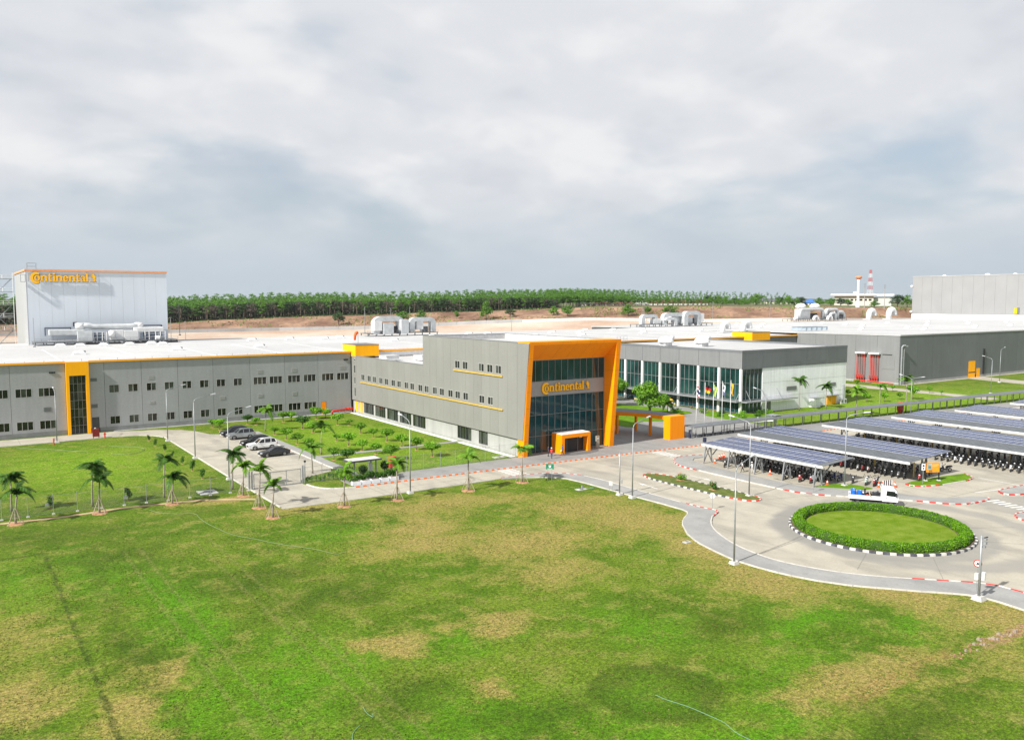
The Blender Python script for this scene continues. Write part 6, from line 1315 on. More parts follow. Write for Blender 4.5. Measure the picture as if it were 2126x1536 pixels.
# gate hedges, planters and shelter
def hedge(label, x0, y0, x1, y1, w, z0, z1, n, lm, seed, stems=0):
    rnd = random.Random(seed); r = empty('hedge', ((x0 + x1) / 2, (y0 + y1) / 2, 0), label, 'hedge'); d = Vector((x1 - x0, y1 - y0, 0)); L_ = d.length; d.normalize(); s = Vector((-d.y, d.x, 0)); q = MB()
    o = Vector((-(x1 - x0) / 2, -(y1 - y0) / 2, 0))
    bl = [(o + d * (L_ * (i + .5) / max(1, int(L_ / .55))) + Vector((0, 0, rnd.uniform(z0 + .3 * (z1 - z0), z1 - .2 * (z1 - z0)))), rnd.uniform(.34, .5) * max(w, .6)) for i in range(max(1, int(L_ / .55)))]
    bl += [(b_[0] + Vector((rnd.gauss(0, .1), rnd.gauss(0, .1), -.3 * (z1 - z0))), b_[1] * .9) for b_ in bl]
    leaf_cloud(n, bl, .12, rnd).build('foliage', lm, parent=r, recalc=False)
    q = MB()
    for i in range(int(L_ / .6)): p = o + d * (i * .6 + .3); q.cyl(tuple(p), tuple(p + Vector((0, 0, (z0 + z1) / 2))), .025, n=4)
    q.build('stem', trunkm, parent=r); return r
hedge('low clipped hedge on stems inside the gate corner', 40.2, 109.4, 44.8, 108.9, .5, .35, .95, 1500, leafA, 3)
hedge('tall planted hedge in white planters before the shelter', 45.2, 104.5, 51.6, 104.2, .9, .5, 1.6, 3600, leafB, 4); hedge('leafy hedge at the left end of the shelter', 44.8, 109.5, 45.0, 105.0, .9, .3, 1.5, 1800, leafA, 5)
hedge('shrubby hedge to the right of the planters', 51.4, 104.5, 52.4, 106.6, .9, .4, 1.6, 900, leafA, 6)
for i, x in enumerate((45.1, 46.5, 47.9, 49.3, 50.7)):
    r = empty('planter', (x, 103.5, .12), 'white rectangular planter box by the striped kerb, %s from the left' % ORD[i], 'planter', 'white planter boxes'); MB().box(-.62, .62, -.3, .3, 0, .5).build('box', whitewall, parent=r); MB().box(-.55, .55, -.24, .24, .46, .52).build('soil', MATS['bed_soil'], parent=r)
SHL = empty('shelter', (48.3, 108.2, 0), 'small open shelter with flat dark-edged roof behind the planters', 'shelter')
b = MB(SHL); b.box(45.7, 50.6, 107.0, 109.4, 2.42, 2.62); b.build('roof_edge', mat('dark_edge', (.06, .06, .08), .5)); b = MB(SHL); b.box(45.85, 50.45, 107.15, 109.25, 2.622, 2.66); b.build('roof', mat('roof_pale', (.52, .51, .48), .7))
for x in (46.5, 49.8):
    for y in (107.3, 109.0): b = MB(SHL); b.box(x - .07, x + .07, y - .07, y + .07, .05, 2.42); b.build('post', galvdark)
b = MB(SHL); b.box(46.6, 49.7, 108.7, 109.0, .45, .52); b.build('bench', galvdark)
b = MB(SHL); b.box(49.3, 49.7, 108.2, 108.6, .1, 1.9); b.build('kiosk', ductw)
for i, (x, y) in enumerate(((47.4, 106.4), (51.3, 107.6))):
    r = empty('round_bush', (x, y, 0), 'dark ball-clipped bush beside the shelter, %s' % ('left' if i == 0 else 'right'), 'shrub', 'ball bushes by the shelter'); leaf_cloud(1000, [(Vector((0, 0, 1.5)), .68)], .1, rv).build('foliage', leafmat('ball_leaf', (.008, .03, .004), (.015, .05, .006), (.03, .08, .01)) if 'ball_leaf' not in MATS else MATS['ball_leaf'], parent=r, recalc=False); MB().cyl((0, 0, 0), (0, 0, 1.2), .07, n=6).build('stem', trunkm, parent=r)
rc = empty('red_cabinet', (54.0, 110.6, 0), 'tall red fire cabinet behind the shelter', 'cabinet'); MB().box(-.5, .5, -.3, .3, .3, 2.0).build('casing', redp, parent=rc, bevel=.02); MB().box(-.45, .45, -.25, .25, 0, .3).build('stand', aludark, parent=rc)

# ================================================================== FENCES AND GATE
def chain(name, label, pts, h, step, mesh=True, foot=True):
    r = empty(name, (pts[0][0], pts[0][1], 0), label, 'fence')
    P = pts
    for i, p in enumerate(P):
        b = MB(r); b.cyl((p[0], p[1], 0), (p[0], p[1], h), .035, n=6); po = b.build('post', galv)
        if foot: b = MB(r); b.tbox((p[0], p[1], -.02), .34, .34, .14, .8, .8); b.build('footing', MATS['concrete_block'], parent=po)
    if mesh:
        b = MB(r); w = .006
        for a, c in zip(P, P[1:]):
            a, c = Vector((*a, 0)), Vector((*c, 0)); L_ = (c - a).length; d = (c - a) / L_; n = int(L_ / .16)
            for k in range(n + 1):
                for s in (-1, 1):
                    u0, u1 = k * .16, k * .16 + s * (h - .3)
                    v0, v1 = .1, h - .2
                    if u1 > L_: v1 = v0 + (L_ - u0); u1 = L_
                    if u1 < 0: v1 = v0 + u0; u1 = 0
                    p0, p1 = a + d * u0 + Vector((0, 0, v0)), a + d * u1 + Vector((0, 0, v1)); t = Vector((0, 0, w))
                    b.add([p0 - t, p1 - t, p1 + t, p0 + t], [(0, 1, 2, 3)])
            for z in (.12, h - .2): b.bar(a + Vector((0, 0, z)), c + Vector((0, 0, z)), .02)
        tag(b.build('wire_mesh', galv, recalc=False), kind='stuff')
    return r
chain('chain_fence', 'chain link fence with white footings along the left lawn', [(-3.2, 109.8), (-.7, 109.8), (1.9, 109.8), (4.4, 109.7), (7.0, 109.6), (9.6, 109.6), (12.1, 109.5), (14.7, 109.4), (17.2, 109.4), (19.7, 109.2), (22.2, 109.0), (24.8, 109.0), (27.3, 108.8), (29.8, 108.8), (32.2, 108.8)], 2.4, 2.5)
chain('chain_fence', 'chain link fence between the shelter and the office wall', [(39.9, 109.0), (42.3, 108.7), (44.7, 108.3), (47.3, 110.2), (50, 110.2), (52.6, 109.8), (55.1, 108.2), (58.0, 108.3), (60.8, 108.2), (63.3, 108.0), (66.1, 108.2), (68.8, 108.2), (71.5, 108.2), (74.6, 108.3)], 2.4, 2.5, foot=False)
GT = empty('sliding_gate', (36, 109.1, 0), 'wide sliding mesh gate across the car park entrance', 'gate')
b = MB(GT)
for x in (33.0, 35.2, 37.4, 39.4): b.box(x - .04, x + .04, 109.06, 109.14, .1, 2.05)
for z in (.12, 2.05): b.bar((33, 109.1, z), (39.4, 109.1, z), .08)
b.build('frame', galv)
b = MB(GT)
for k in range(54): x = 33.0 + k * .12; b.add([(x, 109.1, .1), (x + .012, 109.1, .1), (x + .012, 109.1, 2.05), (x, 109.1, 2.05)], [(0, 1, 2, 3)])
for k in range(14): z = .15 + k * .14; b.add([(33, 109.1, z), (39.4, 109.1, z), (39.4, 109.1, z + .01), (33, 109.1, z + .01)], [(0, 1, 2, 3)])
tag(b.build('mesh', galv, recalc=False), kind='stuff')
for x in (32.4, 32.75, 39.7): b = MB(GT); b.box(x - .09, x + .09, 109.0, 109.2, 0, 2.5); b.build('gate_post', galv)
b = MB(GT); b.box(32.6, 40, 109.05, 109.15, .02, .06); b.build('rail', galvdark)
ip = empty('intercom_post', (40.1, 109.3, 0), 'slim post with dark camera beside the gate', 'post'); MB().cyl((0, 0, 0), (0, 0, 2.9), .05, n=8).build('post', galv, parent=ip); MB().box(-.12, .12, -.12, .12, 2.85, 3.1).build('camera', blackp, parent=ip)

# ================================================================== SIGNS AND SMALL STREET THINGS
def txt(parent, s, size, loc, rot, m, name='lettering'):
    c = bpy.data.curves.new(name, 'FONT'); c.body = s; c.size = size; c.align_x = 'CENTER'; c.align_y = 'CENTER'; c.extrude = .002
    t = bpy.data.objects.new(name, c); COL.objects.link(t)
    dg = bpy.context.evaluated_depsgraph_get(); me = bpy.data.meshes.new_from_object(t.evaluated_get(dg)); bpy.data.objects.remove(t)
    me.materials.clear(); me.materials.append(m); return link_mesh(name, me, parent, loc, rot)
gsn = empty('direction_sign', (68.7, 91.3, 0), 'green assembly point sign on two posts at the lawn corner', 'sign', rz=R(-35))
for x in (-.28, .28): MB().cyl((x, 0, 0), (x, 0, 1.7), .03, n=6).build('post', galv, parent=gsn)
MB().box(-.55, .55, -.04, -.01, 1.6, 2.35).build('board', mat('sign_green', (.01, .22, .12), .5), parent=gsn)
q = MB(); q.prism([(-.16, 1.95), (0, 1.8), (.16, 1.95), (.16, 2.22), (.05, 2.12), (0, 2.2), (-.05, 2.12), (-.16, 2.22)], .045, .05, lambda u, v, w: (u, -w, v)); q.box(-.35, .35, -.05, -.045, 1.66, 1.72); q.build('pictogram', white_p, parent=gsn)
nb = empty('notice_frame', (71.0, 81.1, 0), 'small empty grey notice frame on the footway', 'sign', rz=R(-60))
for x in (-.2, .2): MB().box(x - .02, x + .02, -.02, .02, 0, 1.55).build('post', galv, parent=nb)
MB().box(-.25, .25, -.03, -.021, .9, 1.5).build('board', mat('notice_grey', (.5, .51, .5), .5), parent=nb)
def round_sign(label, x, y, face, rimm, h=2.2, rz=R(-35), sym=None):
    r = empty('round_sign', (x, y, 0), label, 'sign', 'round traffic signs', rz=rz); MB().cyl((0, 0, 0), (0, 0, h), .03, n=6).build('post', galv, parent=r)
    MB().cyl((0, -.035, h - .2), (0, -.05, h - .2), .33, n=20).build('disc', rimm, parent=r); MB().cyl((0, -.051, h - .2), (0, -.056, h - .2), .25, n=20).build('face', face, parent=r)
    return r
round_sign('round grey sign back on the thin post at the carport footway', 92.5, 65.9, MATS['notice_grey'], galv, 2.3, R(150)); rs = round_sign('small red-marked sign at the tip of the footway', 75.1, 67.4, redp, white_p, 1.9, R(140)); round_sign('round grey sign at the right-hand junction island', 104.1, 45.3, MATS['notice_grey'], galv, 2.3, R(150))
r = round_sign('round red-rimmed sign on the camera pole at the roundabout', 71.0, 34.4, white_p, redp, 3.15, R(-60)); q = MB(); q.prism([(-.12, 2.85), (.12, 2.85), (.12, 2.9), (0, 3.08), (-.12, 2.9)], .057, .062, lambda u, v, w: (u, -w, v)); q.build('symbol', blackp, parent=r)
sp = empty('speed_sign', (109.1, 60.6, .15), 'small white rectangular sign on the right grass corner', 'sign', rz=R(-35)); MB().cyl((0, 0, 0), (0, 0, 2.7), .04, n=6).build('post', galv, parent=sp); MB().box(-.25, .25, -.06, -.04, 1.85, 2.75).build('board', white_p, parent=sp); q = MB(); q.cyl((0, -.061, 2.48), (0, -.065, 2.48), .15, n=14); q.box(-.12, .12, -.065, -.061, 2.0, 2.2); q.build('symbol', blackp, parent=sp)
ob = empty('information_board', (112.0, 60.9, .15), 'orange information board with blue map on black posts', 'sign', rz=R(-30))
for x in (-.95, .95): MB().box(x - .06, x + .06, -.06, .06, 0, 3.0 if x < 0 else 2.4).build('post', blackp, parent=ob); MB().tbox((x, 0, 0), .4, .4, .1).build('foot', ductw, parent=ob)
MB().box(-.95, .95, -.1, -.062, 1.2, 2.55).build('board', mat('board_orange', (.75, .28, .01), .5), parent=ob); q = MB(); q.box(-.85, -.15, -.115, -.10, 1.6, 2.35); q.build('map', mat('map_blue', (.18, .42, .50), .5), parent=ob); q = MB(); q.box(-.7, -.3, -.12, -.116, 1.75, 2.1); q.box(-.6, -.1, -.118, -.101, 1.3, 1.5); q.build('print', mat('print_dark', (.2, .15, .05), .6), parent=ob); q = MB(); q.box(.0, .8, -.108, -.1, 2.2, 2.3); q.box(.0, .7, -.108, -.1, 2.0, 2.06); q.build('print', mat('print_lt', (.75, .5, .2), .6), parent=ob)
CN = empty('traffic_cone', (0, 0, 0)); MB().box(-.19, .19, -.19, .19, 0, .05).build('base', mat('cone_orange', (.80, .10, .02), .6), parent=CN); MB().cyl((0, 0, .05), (0, 0, .72), .15, .035, 12).build('body', MATS['cone_orange'], parent=CN); MB().cyl((0, 0, .34), (0, 0, .5), .108, .078, 12).build('band', white_p, parent=CN)
cones = [(97.1, 86.8, 'beside the first legs of the near carport'), (100.6, 89.0, 'leftmost of the three behind the near carport'), (101.3, 89.1, 'middle of the three behind the near carport'), (101.9, 89.2, 'rightmost of the three behind the near carport'), (97.3, 76.6, 'in front of the near carport, between its third and fourth legs'), (98.2, 67.8, 'at the right end of the near carport'), (102.8, 62.6, 'left of the striped barrier'), (104.7, 62.0, 'right of the striped barrier'), (104.3, 61.7, 'right of the striped barrier, front one'), (102.4, 62.9, 'left of the striped barrier, rear one')]
for i, (x, y, lb) in enumerate(cones):
    o = CN if i == 0 else copy_tree(CN); o.location = (x, y, .02); tag(o, 'orange traffic cone ' + lb, 'traffic cone', 'orange cones by the carports')
    o.scale = (1.1,) * 3
br = empty('barrier', (103.6, 62.4, .02), 'small black and white striped barrier between cones', 'barrier', rz=R(-15)); q = MB()
for k in range(9): q.m = k % 2; q.box(-.8 + k * .18, -.62 + k * .18, -.03, .03, .25, .95)
q.build('grille', [white_p, blackp], parent=br)
for x in (-.7, .7): MB().box(x - .04, x + .04, -.25, .25, 0, .25).build('foot', blackp, parent=br)
hy = empty('fire_hydrant', (23.3, 166.0, 0), 'red fire hydrant on the grass right of the hose cabinet', 'hydrant'); q = MB(); q.cyl((0, 0, 0), (0, 0, .95), .11, n=10); q.cyl((-.22, 0, .7), (.22, 0, .7), .08, n=8); q.sphere((0, 0, .95), .13, 10, 5); q.build('body', redp, parent=hy)
hy = empty('fire_hydrant', (14.8, 163.0, 0), 'slim red hydrant post left of the lamp by the stair bay', 'hydrant'); q = MB(); q.cyl((0, 0, 0), (0, 0, 1.05), .13, n=10); q.sphere((0, 0, 1.05), .14, 10, 5); q.build('body', mat('hydrant_red', (.62, .06, .02), .5), parent=hy)
hc = empty('hose_cabinet', (21.9, 166.3, 0), 'dark red fire hose cabinet on legs in front of the stair bay', 'cabinet'); MB().box(-.55, .55, -.25, .25, .35, 1.75).build('casing', mat('dark_red', (.24, .015, .015), .5), parent=hc, bevel=.02)
for x in (-.45, .45): MB().box(x - .04, x + .04, -.2, .2, 0, .35).build('leg', MATS['dark_red'], parent=hc)
MB().sphere((-.1, 0, 1.85), .16, 10, 6).build('beacon', ductw, parent=hc)
rpm = empty('pump_manifold', (72.4, 172.6, 0), 'bright red pump pipe manifold in the corner by the orange door', 'pipework'); q = MB(); q.tube([(-2.6, 0, 0), (-2.6, 0, .55), (-2.3, 0, .75), (2.2, 0, .85)], .2, 8); q.build('pipe', redp, parent=rpm, smooth=True); q = MB(); [q.cyl((x, 0, .6), (x, 0, 1.25), .2, n=8) for x in (.6, 1.3, 2.0)]; q.cyl((1.3, -.5, .95), (1.3, .5, .95), .28, n=10); q.build('valve', redp, parent=rpm); q = MB(); [q.box(x - .1, x + .1, -.2, .2, 0, .6) for x in (-1, .5, 1.8)]; q.build('support', palewall, parent=rpm)
rb = empty('red_bin', (176.0, 103.6, 0), 'red cylindrical hose cabinet by the walkway', 'cabinet'); MB().box(-.75, .75, -.4, .4, .5, 2.3).build('casing', redp, parent=rb, bevel=.05); MB().box(-.6, .6, -.3, .3, 0, .5).build('stand', redp, parent=rb)
for i, (x, y, a, bq) in enumerate(((72.3, 109.6, 2.0, 1.1), (27.4, 110.7, 2.2, 2.6), (62.6, 59.5, .8, .6), (68.9, 84.6, 1.6, .9))):
    o = tag(MB().box(-a / 2, a / 2, -bq / 2, bq / 2, -.05, .1 if i != 3 else .06).build('manhole_slab', mat('slab_pale', (.42, .42, .40), .85, 0, .15, 1.5)), ['flat concrete manhole slab by the office corner', 'square concrete manhole slab by the left fence', 'tiny concrete cover on the dry lawn near the footway', 'concrete valve slab on the lawn before the footway'][i], 'manhole', 'concrete manhole slabs'); o.location = (x, y, 0)
    q = MB(); q.cyl((0, 0, .1), (0, 0, .125), min(a, bq) * .28, n=16); q.build('cover', galvdark, parent=o)
    if i == 3: MB().cyl((.2, .1, .06), (.2, .1, .5), .12, n=8).build('valve', galv, parent=o); q = MB(); q.tube([(.6, -.3, .08), (1.3, -.6, .06), (1.9, -.4, .05), (1.5, .1, .05)], .035, 6); q.build('pipe', hosem, parent=o)
def hose(label, pts, m=None, r=.018):
    p = smooth_poly(pts, 2); o_ = p[0]; b = MB(); b.tube([(x - o_[0], y - o_[1], .045 + .02 * math.sin(i)) for i, (x, y) in enumerate(p)], r, 5); o = b.build('hose', m or hosem, smooth=True); o.location = (*o_, 0); tag(o, label, 'hose', 'hoses on the lawns'); return o
hw = mat('hose_pale', (.19, .25, .12), .7)
hose('pale hose lying straight on the left lawn by the drive', [(9.2, 162.8), (12.1, 159.8), (15.4, 155.7), (18.7, 152.0)], hw, .035); hose('pale hose curled in a loop on the left lawn', [(22.5, 155.9), (24.7, 153.7), (26.7, 151.6), (27.1, 149.1), (25.3, 146.1), (23.4, 146.1), (21.6, 147.7)], hw, .035)
hose('long pale green hose snaking from the dirt path into the lawn', [(19.2, 105.1), (20.1, 102.6), (21.4, 101.5), (22.7, 101.0), (23.5, 100.1), (23.2, 98.2), (23.5, 93.5), (24.3, 89.0), (26.0, 85.6), (28.0, 81.6), (30.4, 77.9), (30.6, 76.6), (31.2, 76.0), (31.9, 76.3)], hw, .022)
hose('green hose ending in the dark wet circle of the lawn', [(36.2, 36.9), (36.4, 36.0), (37.0, 33.9), (37.2, 32.1), (36.8, 30.9), (36.9, 29.2), (37.5, 26)]); hose('short hose curl in the lower middle of the lawn', [(20.2, 45.9), (20.1, 44.9), (20.2, 44.3), (20.35, 44.8)]); hose('hose piece running off the lower edge of the lawn', [(19.2, 44.0), (18.6, 43.6), (18.1, 42.8), (18, 41), (17.6, 39)])
# eroded gully with broken earth at the right
q = MB(); vs_ = []; pr = resample([(66.5, 28.6), (62.0, 29.4), (59.4, 29.2), (57, 29.5)], .4)
gul = empty('gully', (62, 29.2, 0)); gul['kind'] = 'structure'
for k in range(110):
    c = pr[rv.randrange(len(pr))]; s = rv.uniform(.05, .16) if k % 9 else rv.uniform(.2, .3); b = MB(gul); b.tbox((c.x + rv.gauss(0, .2), c.y + rv.gauss(0, .28), -.02), s, s * rv.uniform(.6, 1.3), s * rv.uniform(.4, .9), .7, .6); b.build('clod', mat('gully_clod', (.26, .15, .085), .95, 0, .3, 3) if k % 3 else mat('pale_stone', (.27, .22, .17), .9))
# ================================================================== CARS
def paint(name, c, metal=.35): return mat('paint_' + name, c, .28, metal, .03, 1, coat=.6)
cglass = mat('car_glass', (.01, .012, .016), .05, 0, .1, spec=.6)
lampm = mat('headlamp', (.7, .72, .75), .15); tailm = mat('taillamp', (.35, .01, .01), .25); plastic = mat('black_plastic', (.02, .02, .022), .6)
def wheel(root, x, y, r, w, side):
    b = MB(); b.cyl((x, y - w / 2, r), (x, y + w / 2, r), r, n=20); t = b.build('tyre', rubber, parent=root)
    b = MB(); b.cyl((x, y + side * (w / 2 + .004), r), (x, y + side * (w / 2 - .06), r), r * .66, n=16); b.build('rim', rim, parent=t)
    b = MB()
    for k in range(5):
        a = k * 1.2566; b.bar((x, y + side * (w / 2 + .008), r), (x + math.cos(a) * r * .6, y + side * (w / 2 + .008), r + math.sin(a) * r * .6), .05, .02)
    b.build('spoke', mat('spoke_dark', (.15, .15, .16), .4, .6), parent=t)
def car(label, loc, rz, kind, p):
    """front towards +x, length along x"""
    r = empty('parked_car', loc, label, 'car', 'cars in the car park', rz=rz)
    if kind == 'suv':
        L_, W_, wb, wr = 4.8, 1.88, 2.85, .39; sh = 1.08; roof = 1.80
        hood = [(2.38, .42), (2.42, .62), (2.36, .92), (2.05, 1.04), (1.0, 1.14)]; tailp = [(-2.2, 1.16), (-2.38, 1.0), (-2.42, .6), (-2.36, .42)]
        gb = [(1.02, 1.13), (.25, 1.74), (-.3, 1.80), (-1.7, 1.78), (-2.1, 1.62), (-2.26, 1.12)]
    else:
        L_, W_, wb, wr = 4.85, 1.84, 2.82, .34; sh = .92; roof = 1.44
        hood = [(2.4, .34), (2.44, .5), (2.34, .72), (2.0, .82), (.95, .94)]; tailp = [(-2.1, .98), (-2.36, .90), (-2.42, .6), (-2.36, .36)]
        gb = [(.98, .93), (.12, 1.39), (-.4, 1.44), (-1.0, 1.40), (-1.95, 1.02), (-2.12, .96)]
    def arch(cx): return [(cx + (wr + .07) * math.cos(R(a)), max(.24, wr + (wr + .07) * math.sin(R(a)))) for a in range(-20, 201, 20)]
    prof = hood + tailp + [(-wb / 2 - wr - .1, .26)] + arch(-wb / 2)[::-1] + arch(wb / 2)[::-1] + [(wb / 2 + wr + .12, .26)]
    n = len(prof); hw = W_ / 2
    b = MB(); ys = [(-hw, .93), (-hw * .97, 1.0), (hw * .97, 1.0), (hw, .93)]
    # hull with a slight tumblehome: side loops pulled in towards the top and ends
    def sec(y, k):
        out = []
        for x, z in prof:
            e = abs(x) / 2.42; inn = (.0 if abs(y) < hw * .98 else 0); yy = y * (1 - .07 * max(0, e - .55) / .45 - .03 * max(0, z - .8))
            zz = z if abs(y) < hw * .98 else (z - .03 if z > .5 else z + .02)
            out.append((x * (1 if abs(y) < hw * .98 else .992), yy, zz))
        return out
    rows_ = [sec(y, k) for y, k in ys]; vs_ = [p_ for r_ in rows_ for p_ in r_]
    tri = tessellate_polygon([[Vector((x, z, 0)) for x, z in prof]])
    fs = [tuple(t) for t in tri] + [tuple(3 * n + i for i in t)[::-1] for t in tri]
    for j in range(3): fs += [(j * n + i, j * n + (i + 1) % n, (j + 1) * n + (i + 1) % n, (j + 1) * n + i) for i in range(n)]
    b.add(vs_, fs); b.build('body', p, parent=r)
    # greenhouse
    m_ = len(gb); b = MB(); yi = hw * .90; yt = hw * .70
    def gy(z): t = (z - sh) / (roof - sh); return yi + (yt - yi) * max(0, min(1, t))
    vs_ = [(x, -gy(z), z) for x, z in gb] + [(x, gy(z), z) for x, z in gb]
    tri = tessellate_polygon([[Vector((x, z, 0)) for x, z in gb]])
    b.add(vs_, [tuple(t) for t in tri] + [tuple(m_ + i for i in t)[::-1] for t in tri] + [(i, (i + 1) % m_, m_ + (i + 1) % m_, m_ + i) for i in range(m_)]); b.build('windows', cglass, parent=r)
    b = MB(); top = [(x, z) for x, z in gb if z > roof - (.2 if kind == 'suv' else .06)]
    for (x0, z0), (x1, z1) in zip(top, top[1:]):
        b.add([(x0, -gy(z0) - .01, z0 + .0), (x1, -gy(z1) - .01, z1), (x1, gy(z1) + .01, z1), (x0, gy(z0) + .01, z0), (x0, -gy(z0) + .03, z0 + .035), (x1, -gy(z1) + .03, z1 + .035), (x1, gy(z1) - .03, z1 + .035), (x0, gy(z0) - .03, z0 + .035)], [(3, 2, 1, 0), (4, 5, 6, 7), (0, 1, 5, 4), (1, 2, 6, 5), (2, 3, 7, 6), (3, 0, 4, 7)])
    b.build('roof', p, parent=r)
    b = MB()
    for s in (-1, 1):
        for i in (0, m_ - 2): (x0, z0), (x1, z1) = gb[i], gb[i + 1]; b.bar((x0, s * (gy(z0) + .005), z0), (x1, s * (gy(z1) + .005), z1), .09)
        for x in (-.25,) + ((-1.3,) if kind == 'suv' else (-1.1,)): b.bar((x, s * (gy(sh) + .0), sh), (x - .06, s * (gy(roof) + .01), roof - .04), .07)
    b.build('pillar', p, parent=r)
    for x in (-wb / 2, wb / 2):
        for s in (-1, 1): wheel(r, x, s * (hw - .12), wr, .24, s)
    zl = .78 if kind == 'suv' else .62
    for s in (-1, 1):
        MB().box(2.18, 2.40, s * .72 - .18, s * .72 + .18, zl, zl + .15).build('headlight', lampm, parent=r); MB().box(-2.42, -2.25, s * .72 - .14, s * .72 + .16, zl + .1, zl + .3).build('taillight', tailm, parent=r)
        b = MB(); b.box(.62, .82, s * (hw + .12) - .1, s * (hw + .12) + .1, sh + .02, sh + .17); b.build('mirror', p, parent=r, bevel=.03)
        MB().box(-1.3, 1.3, s * (hw - .01) - .02, s * (hw - .01) + .02, .26, .40).build('sill', plastic, parent=r)
    MB().box(2.36, 2.43, -.55, .55, zl - .25, zl + .05).build('grille', plastic, parent=r); MB().box(2.41, 2.45, -.26, .26, zl - .38, zl - .27).build('number_plate', white_p, parent=r)
    if kind == 'suv':
        for s in (-1, 1): b = MB(); b.bar((.0, s * .62, 1.86), (-1.6, s * .62, 1.85), .04); b.build('roof_rail', aludark, parent=r)
    return r
car('dark grey sedan with bright wheels, nearest car to the gate', (43.05, 131.2, .03), R(180), 'sedan', paint('charcoal', (.022, .026, .032)))
car('white sport utility car parked in the row', (43.35, 138.4, .03), R(180), 'suv', paint('white', (.72, .73, .74), 0.0))
car('black sport utility car partly hidden behind the white one', (43.3, 142.0, .03), R(180), 'suv', paint('black', (.012, .013, .016)))
car('silver sport utility car parked in the row', (43.55, 151.1, .03), R(180), 'suv', paint('silver', (.34, .37, .40), .6))
car('dark blue car at the far end of the parked row', (43.4, 154.8, .03), R(180), 'suv', paint('navy', (.02, .024, .036)))

# ================================================================== TRUCK
TK = empty('flatbed_truck', (92.9, 57.8, .03), 'white flatbed truck driving behind the roundabout hedge', 'truck', rz=R(-54))
tw_ = paint('truck_white', (.74, .75, .76), 0)
b = MB(); b.prism([(1.0, .75), (2.75, .75), (2.82, 1.2), (2.62, 2.1), (2.35, 2.35), (1.15, 2.38), (1.0, 2.2)], -.95, .95, lambda u, v, w: (u, w, v)); b.build('cab', tw_, parent=TK, bevel=.05)
for s in (-1, 1):
    b = MB(); b.prism([(1.45, 1.5), (2.5, 1.42), (2.42, 2.05), (1.5, 2.1)], s * .953, s * .965, lambda u, v, w: (u, w, v)); b.build('side_window', cglass, parent=TK)
    MB().box(2.45, 2.6, s * 1.1 - .1, s * 1.1 + .1, 1.5, 1.9).build('mirror', plastic, parent=TK); MB().box(2.76, 2.84, s * .68 - .16, s * .68 + .16, .85, 1.02).build('headlight', lampm, parent=TK)
    MB().box(1.4, 1.5, s * .965 - .01, s * .965 + .01, 1.2, 1.28).build('door_handle', plastic, parent=TK)
b = MB(); b.add([(2.83, -.82, 1.3), (2.83, .82, 1.3), (2.66, .78, 2.1), (2.66, -.78, 2.1)], [(0, 1, 2, 3)]); b.build('windscreen', cglass, parent=TK)
MB().box(-2.7, .95, -.95, .95, .85, .97).build('bed', tw_, parent=TK)
for s in (-1, 1): MB().box(-2.7, .95, s * .95 - .03, s * .95 + .03, .87, 1.35).build('side_board', tw_, parent=TK)
MB().box(-2.75, -2.69, -.92, .92, .87, 1.35).build('tail_board', tw_, parent=TK); MB().box(.86, .94, -.92, .92, .98, 2.3).build('headboard', tw_, parent=TK); MB().box(-2.6, 2.6, -.4, .4, .5, .84).build('chassis', plastic, parent=TK)
for x in (2.0, -1.7):
    for s in (-1, 1): wheel(TK, x, s * .82, .38, .24, s)
def ontruck(u, v, z=1.0): c, s = math.cos(R(-54)), math.sin(R(-54)); return (92.9 + u * c - v * s, 57.8 + u * s + v * c, z)
bl_ = mat('drum_blue', (.01, .13, .55), .4)
for i, (u, v) in enumerate(((-2.2, -.5), (-2.2, .3), (-1.5, -.45))):
    o = empty('blue_drum', ontruck(u, v, 1.0), 'blue plastic drum on the truck bed, %s' % ('nearest the tailboard', 'behind the front drum', 'nearest the cab')[i], 'drum', 'blue drums on the truck'); MB().cyl((0, 0, 0), (0, 0, .85), .3, n=16).build('body', bl_, parent=o, smooth=False); q = MB(); [q.cyl((0, 0, z), (0, 0, z + .04), .315, n=16) for z in (.25, .55)]; q.build('hoop', bl_, parent=o); MB().cyl((.1, 0, .85), (.1, 0, .89), .05, n=8).build('cap', white_p, parent=o)
o = empty('pump_engine', ontruck(.3, .1, 1.0), 'dark engine with hoses on the truck bed behind the cab', 'machine'); MB().box(-.45, .45, -.4, .4, .0, .65).build('block', darkm, parent=o, bevel=.05); q = MB(); q.tube([(-.5, .1, .5), (-.9, .2, .9), (-1.3, 0, .8), (-1.5, -.3, .4)], .05, 6); q.build('hose', mat('hose_beige', (.4, .33, .22), .7), parent=o); MB().tube([(.3, -.2, .6), (0, -.3, .95), (-.5, -.2, .8)], .08, 6).build('exhaust', galv, parent=o)
o = empty('gas_bottle', ontruck(-.9, -.2, 1.0), 'slim dark upright bottle on the truck bed', 'bottle'); MB().cyl((0, 0, 0), (0, 0, 1.1), .1, n=10).build('body', plastic, parent=o); MB().cyl((0, 0, 1.1), (0, 0, 1.35), .04, n=6).build('valve', stakem, parent=o)
o = empty('red_crate', ontruck(-.5, .45, 1.0), 'red crate in the middle of the truck bed', 'crate'); q = MB(); [q.box(-.5, .5, -.3, .3, z, z + .1) for z in (.02, .16, .30)]; q.box(-.48, .48, -.28, .28, 0, .4); q.build('slats', mat('crate_red', (.32, .05, .03), .7), parent=o)
o = empty('blue_cooler', ontruck(-1.0, .4, 1.0), 'small blue and white cooler on the truck bed', 'cooler'); MB().box(-.2, .2, -.2, .2, 0, .32).build('body', bl_, parent=o); MB().box(-.21, .21, -.21, .21, .32, .42).build('lid', white_p, parent=o)

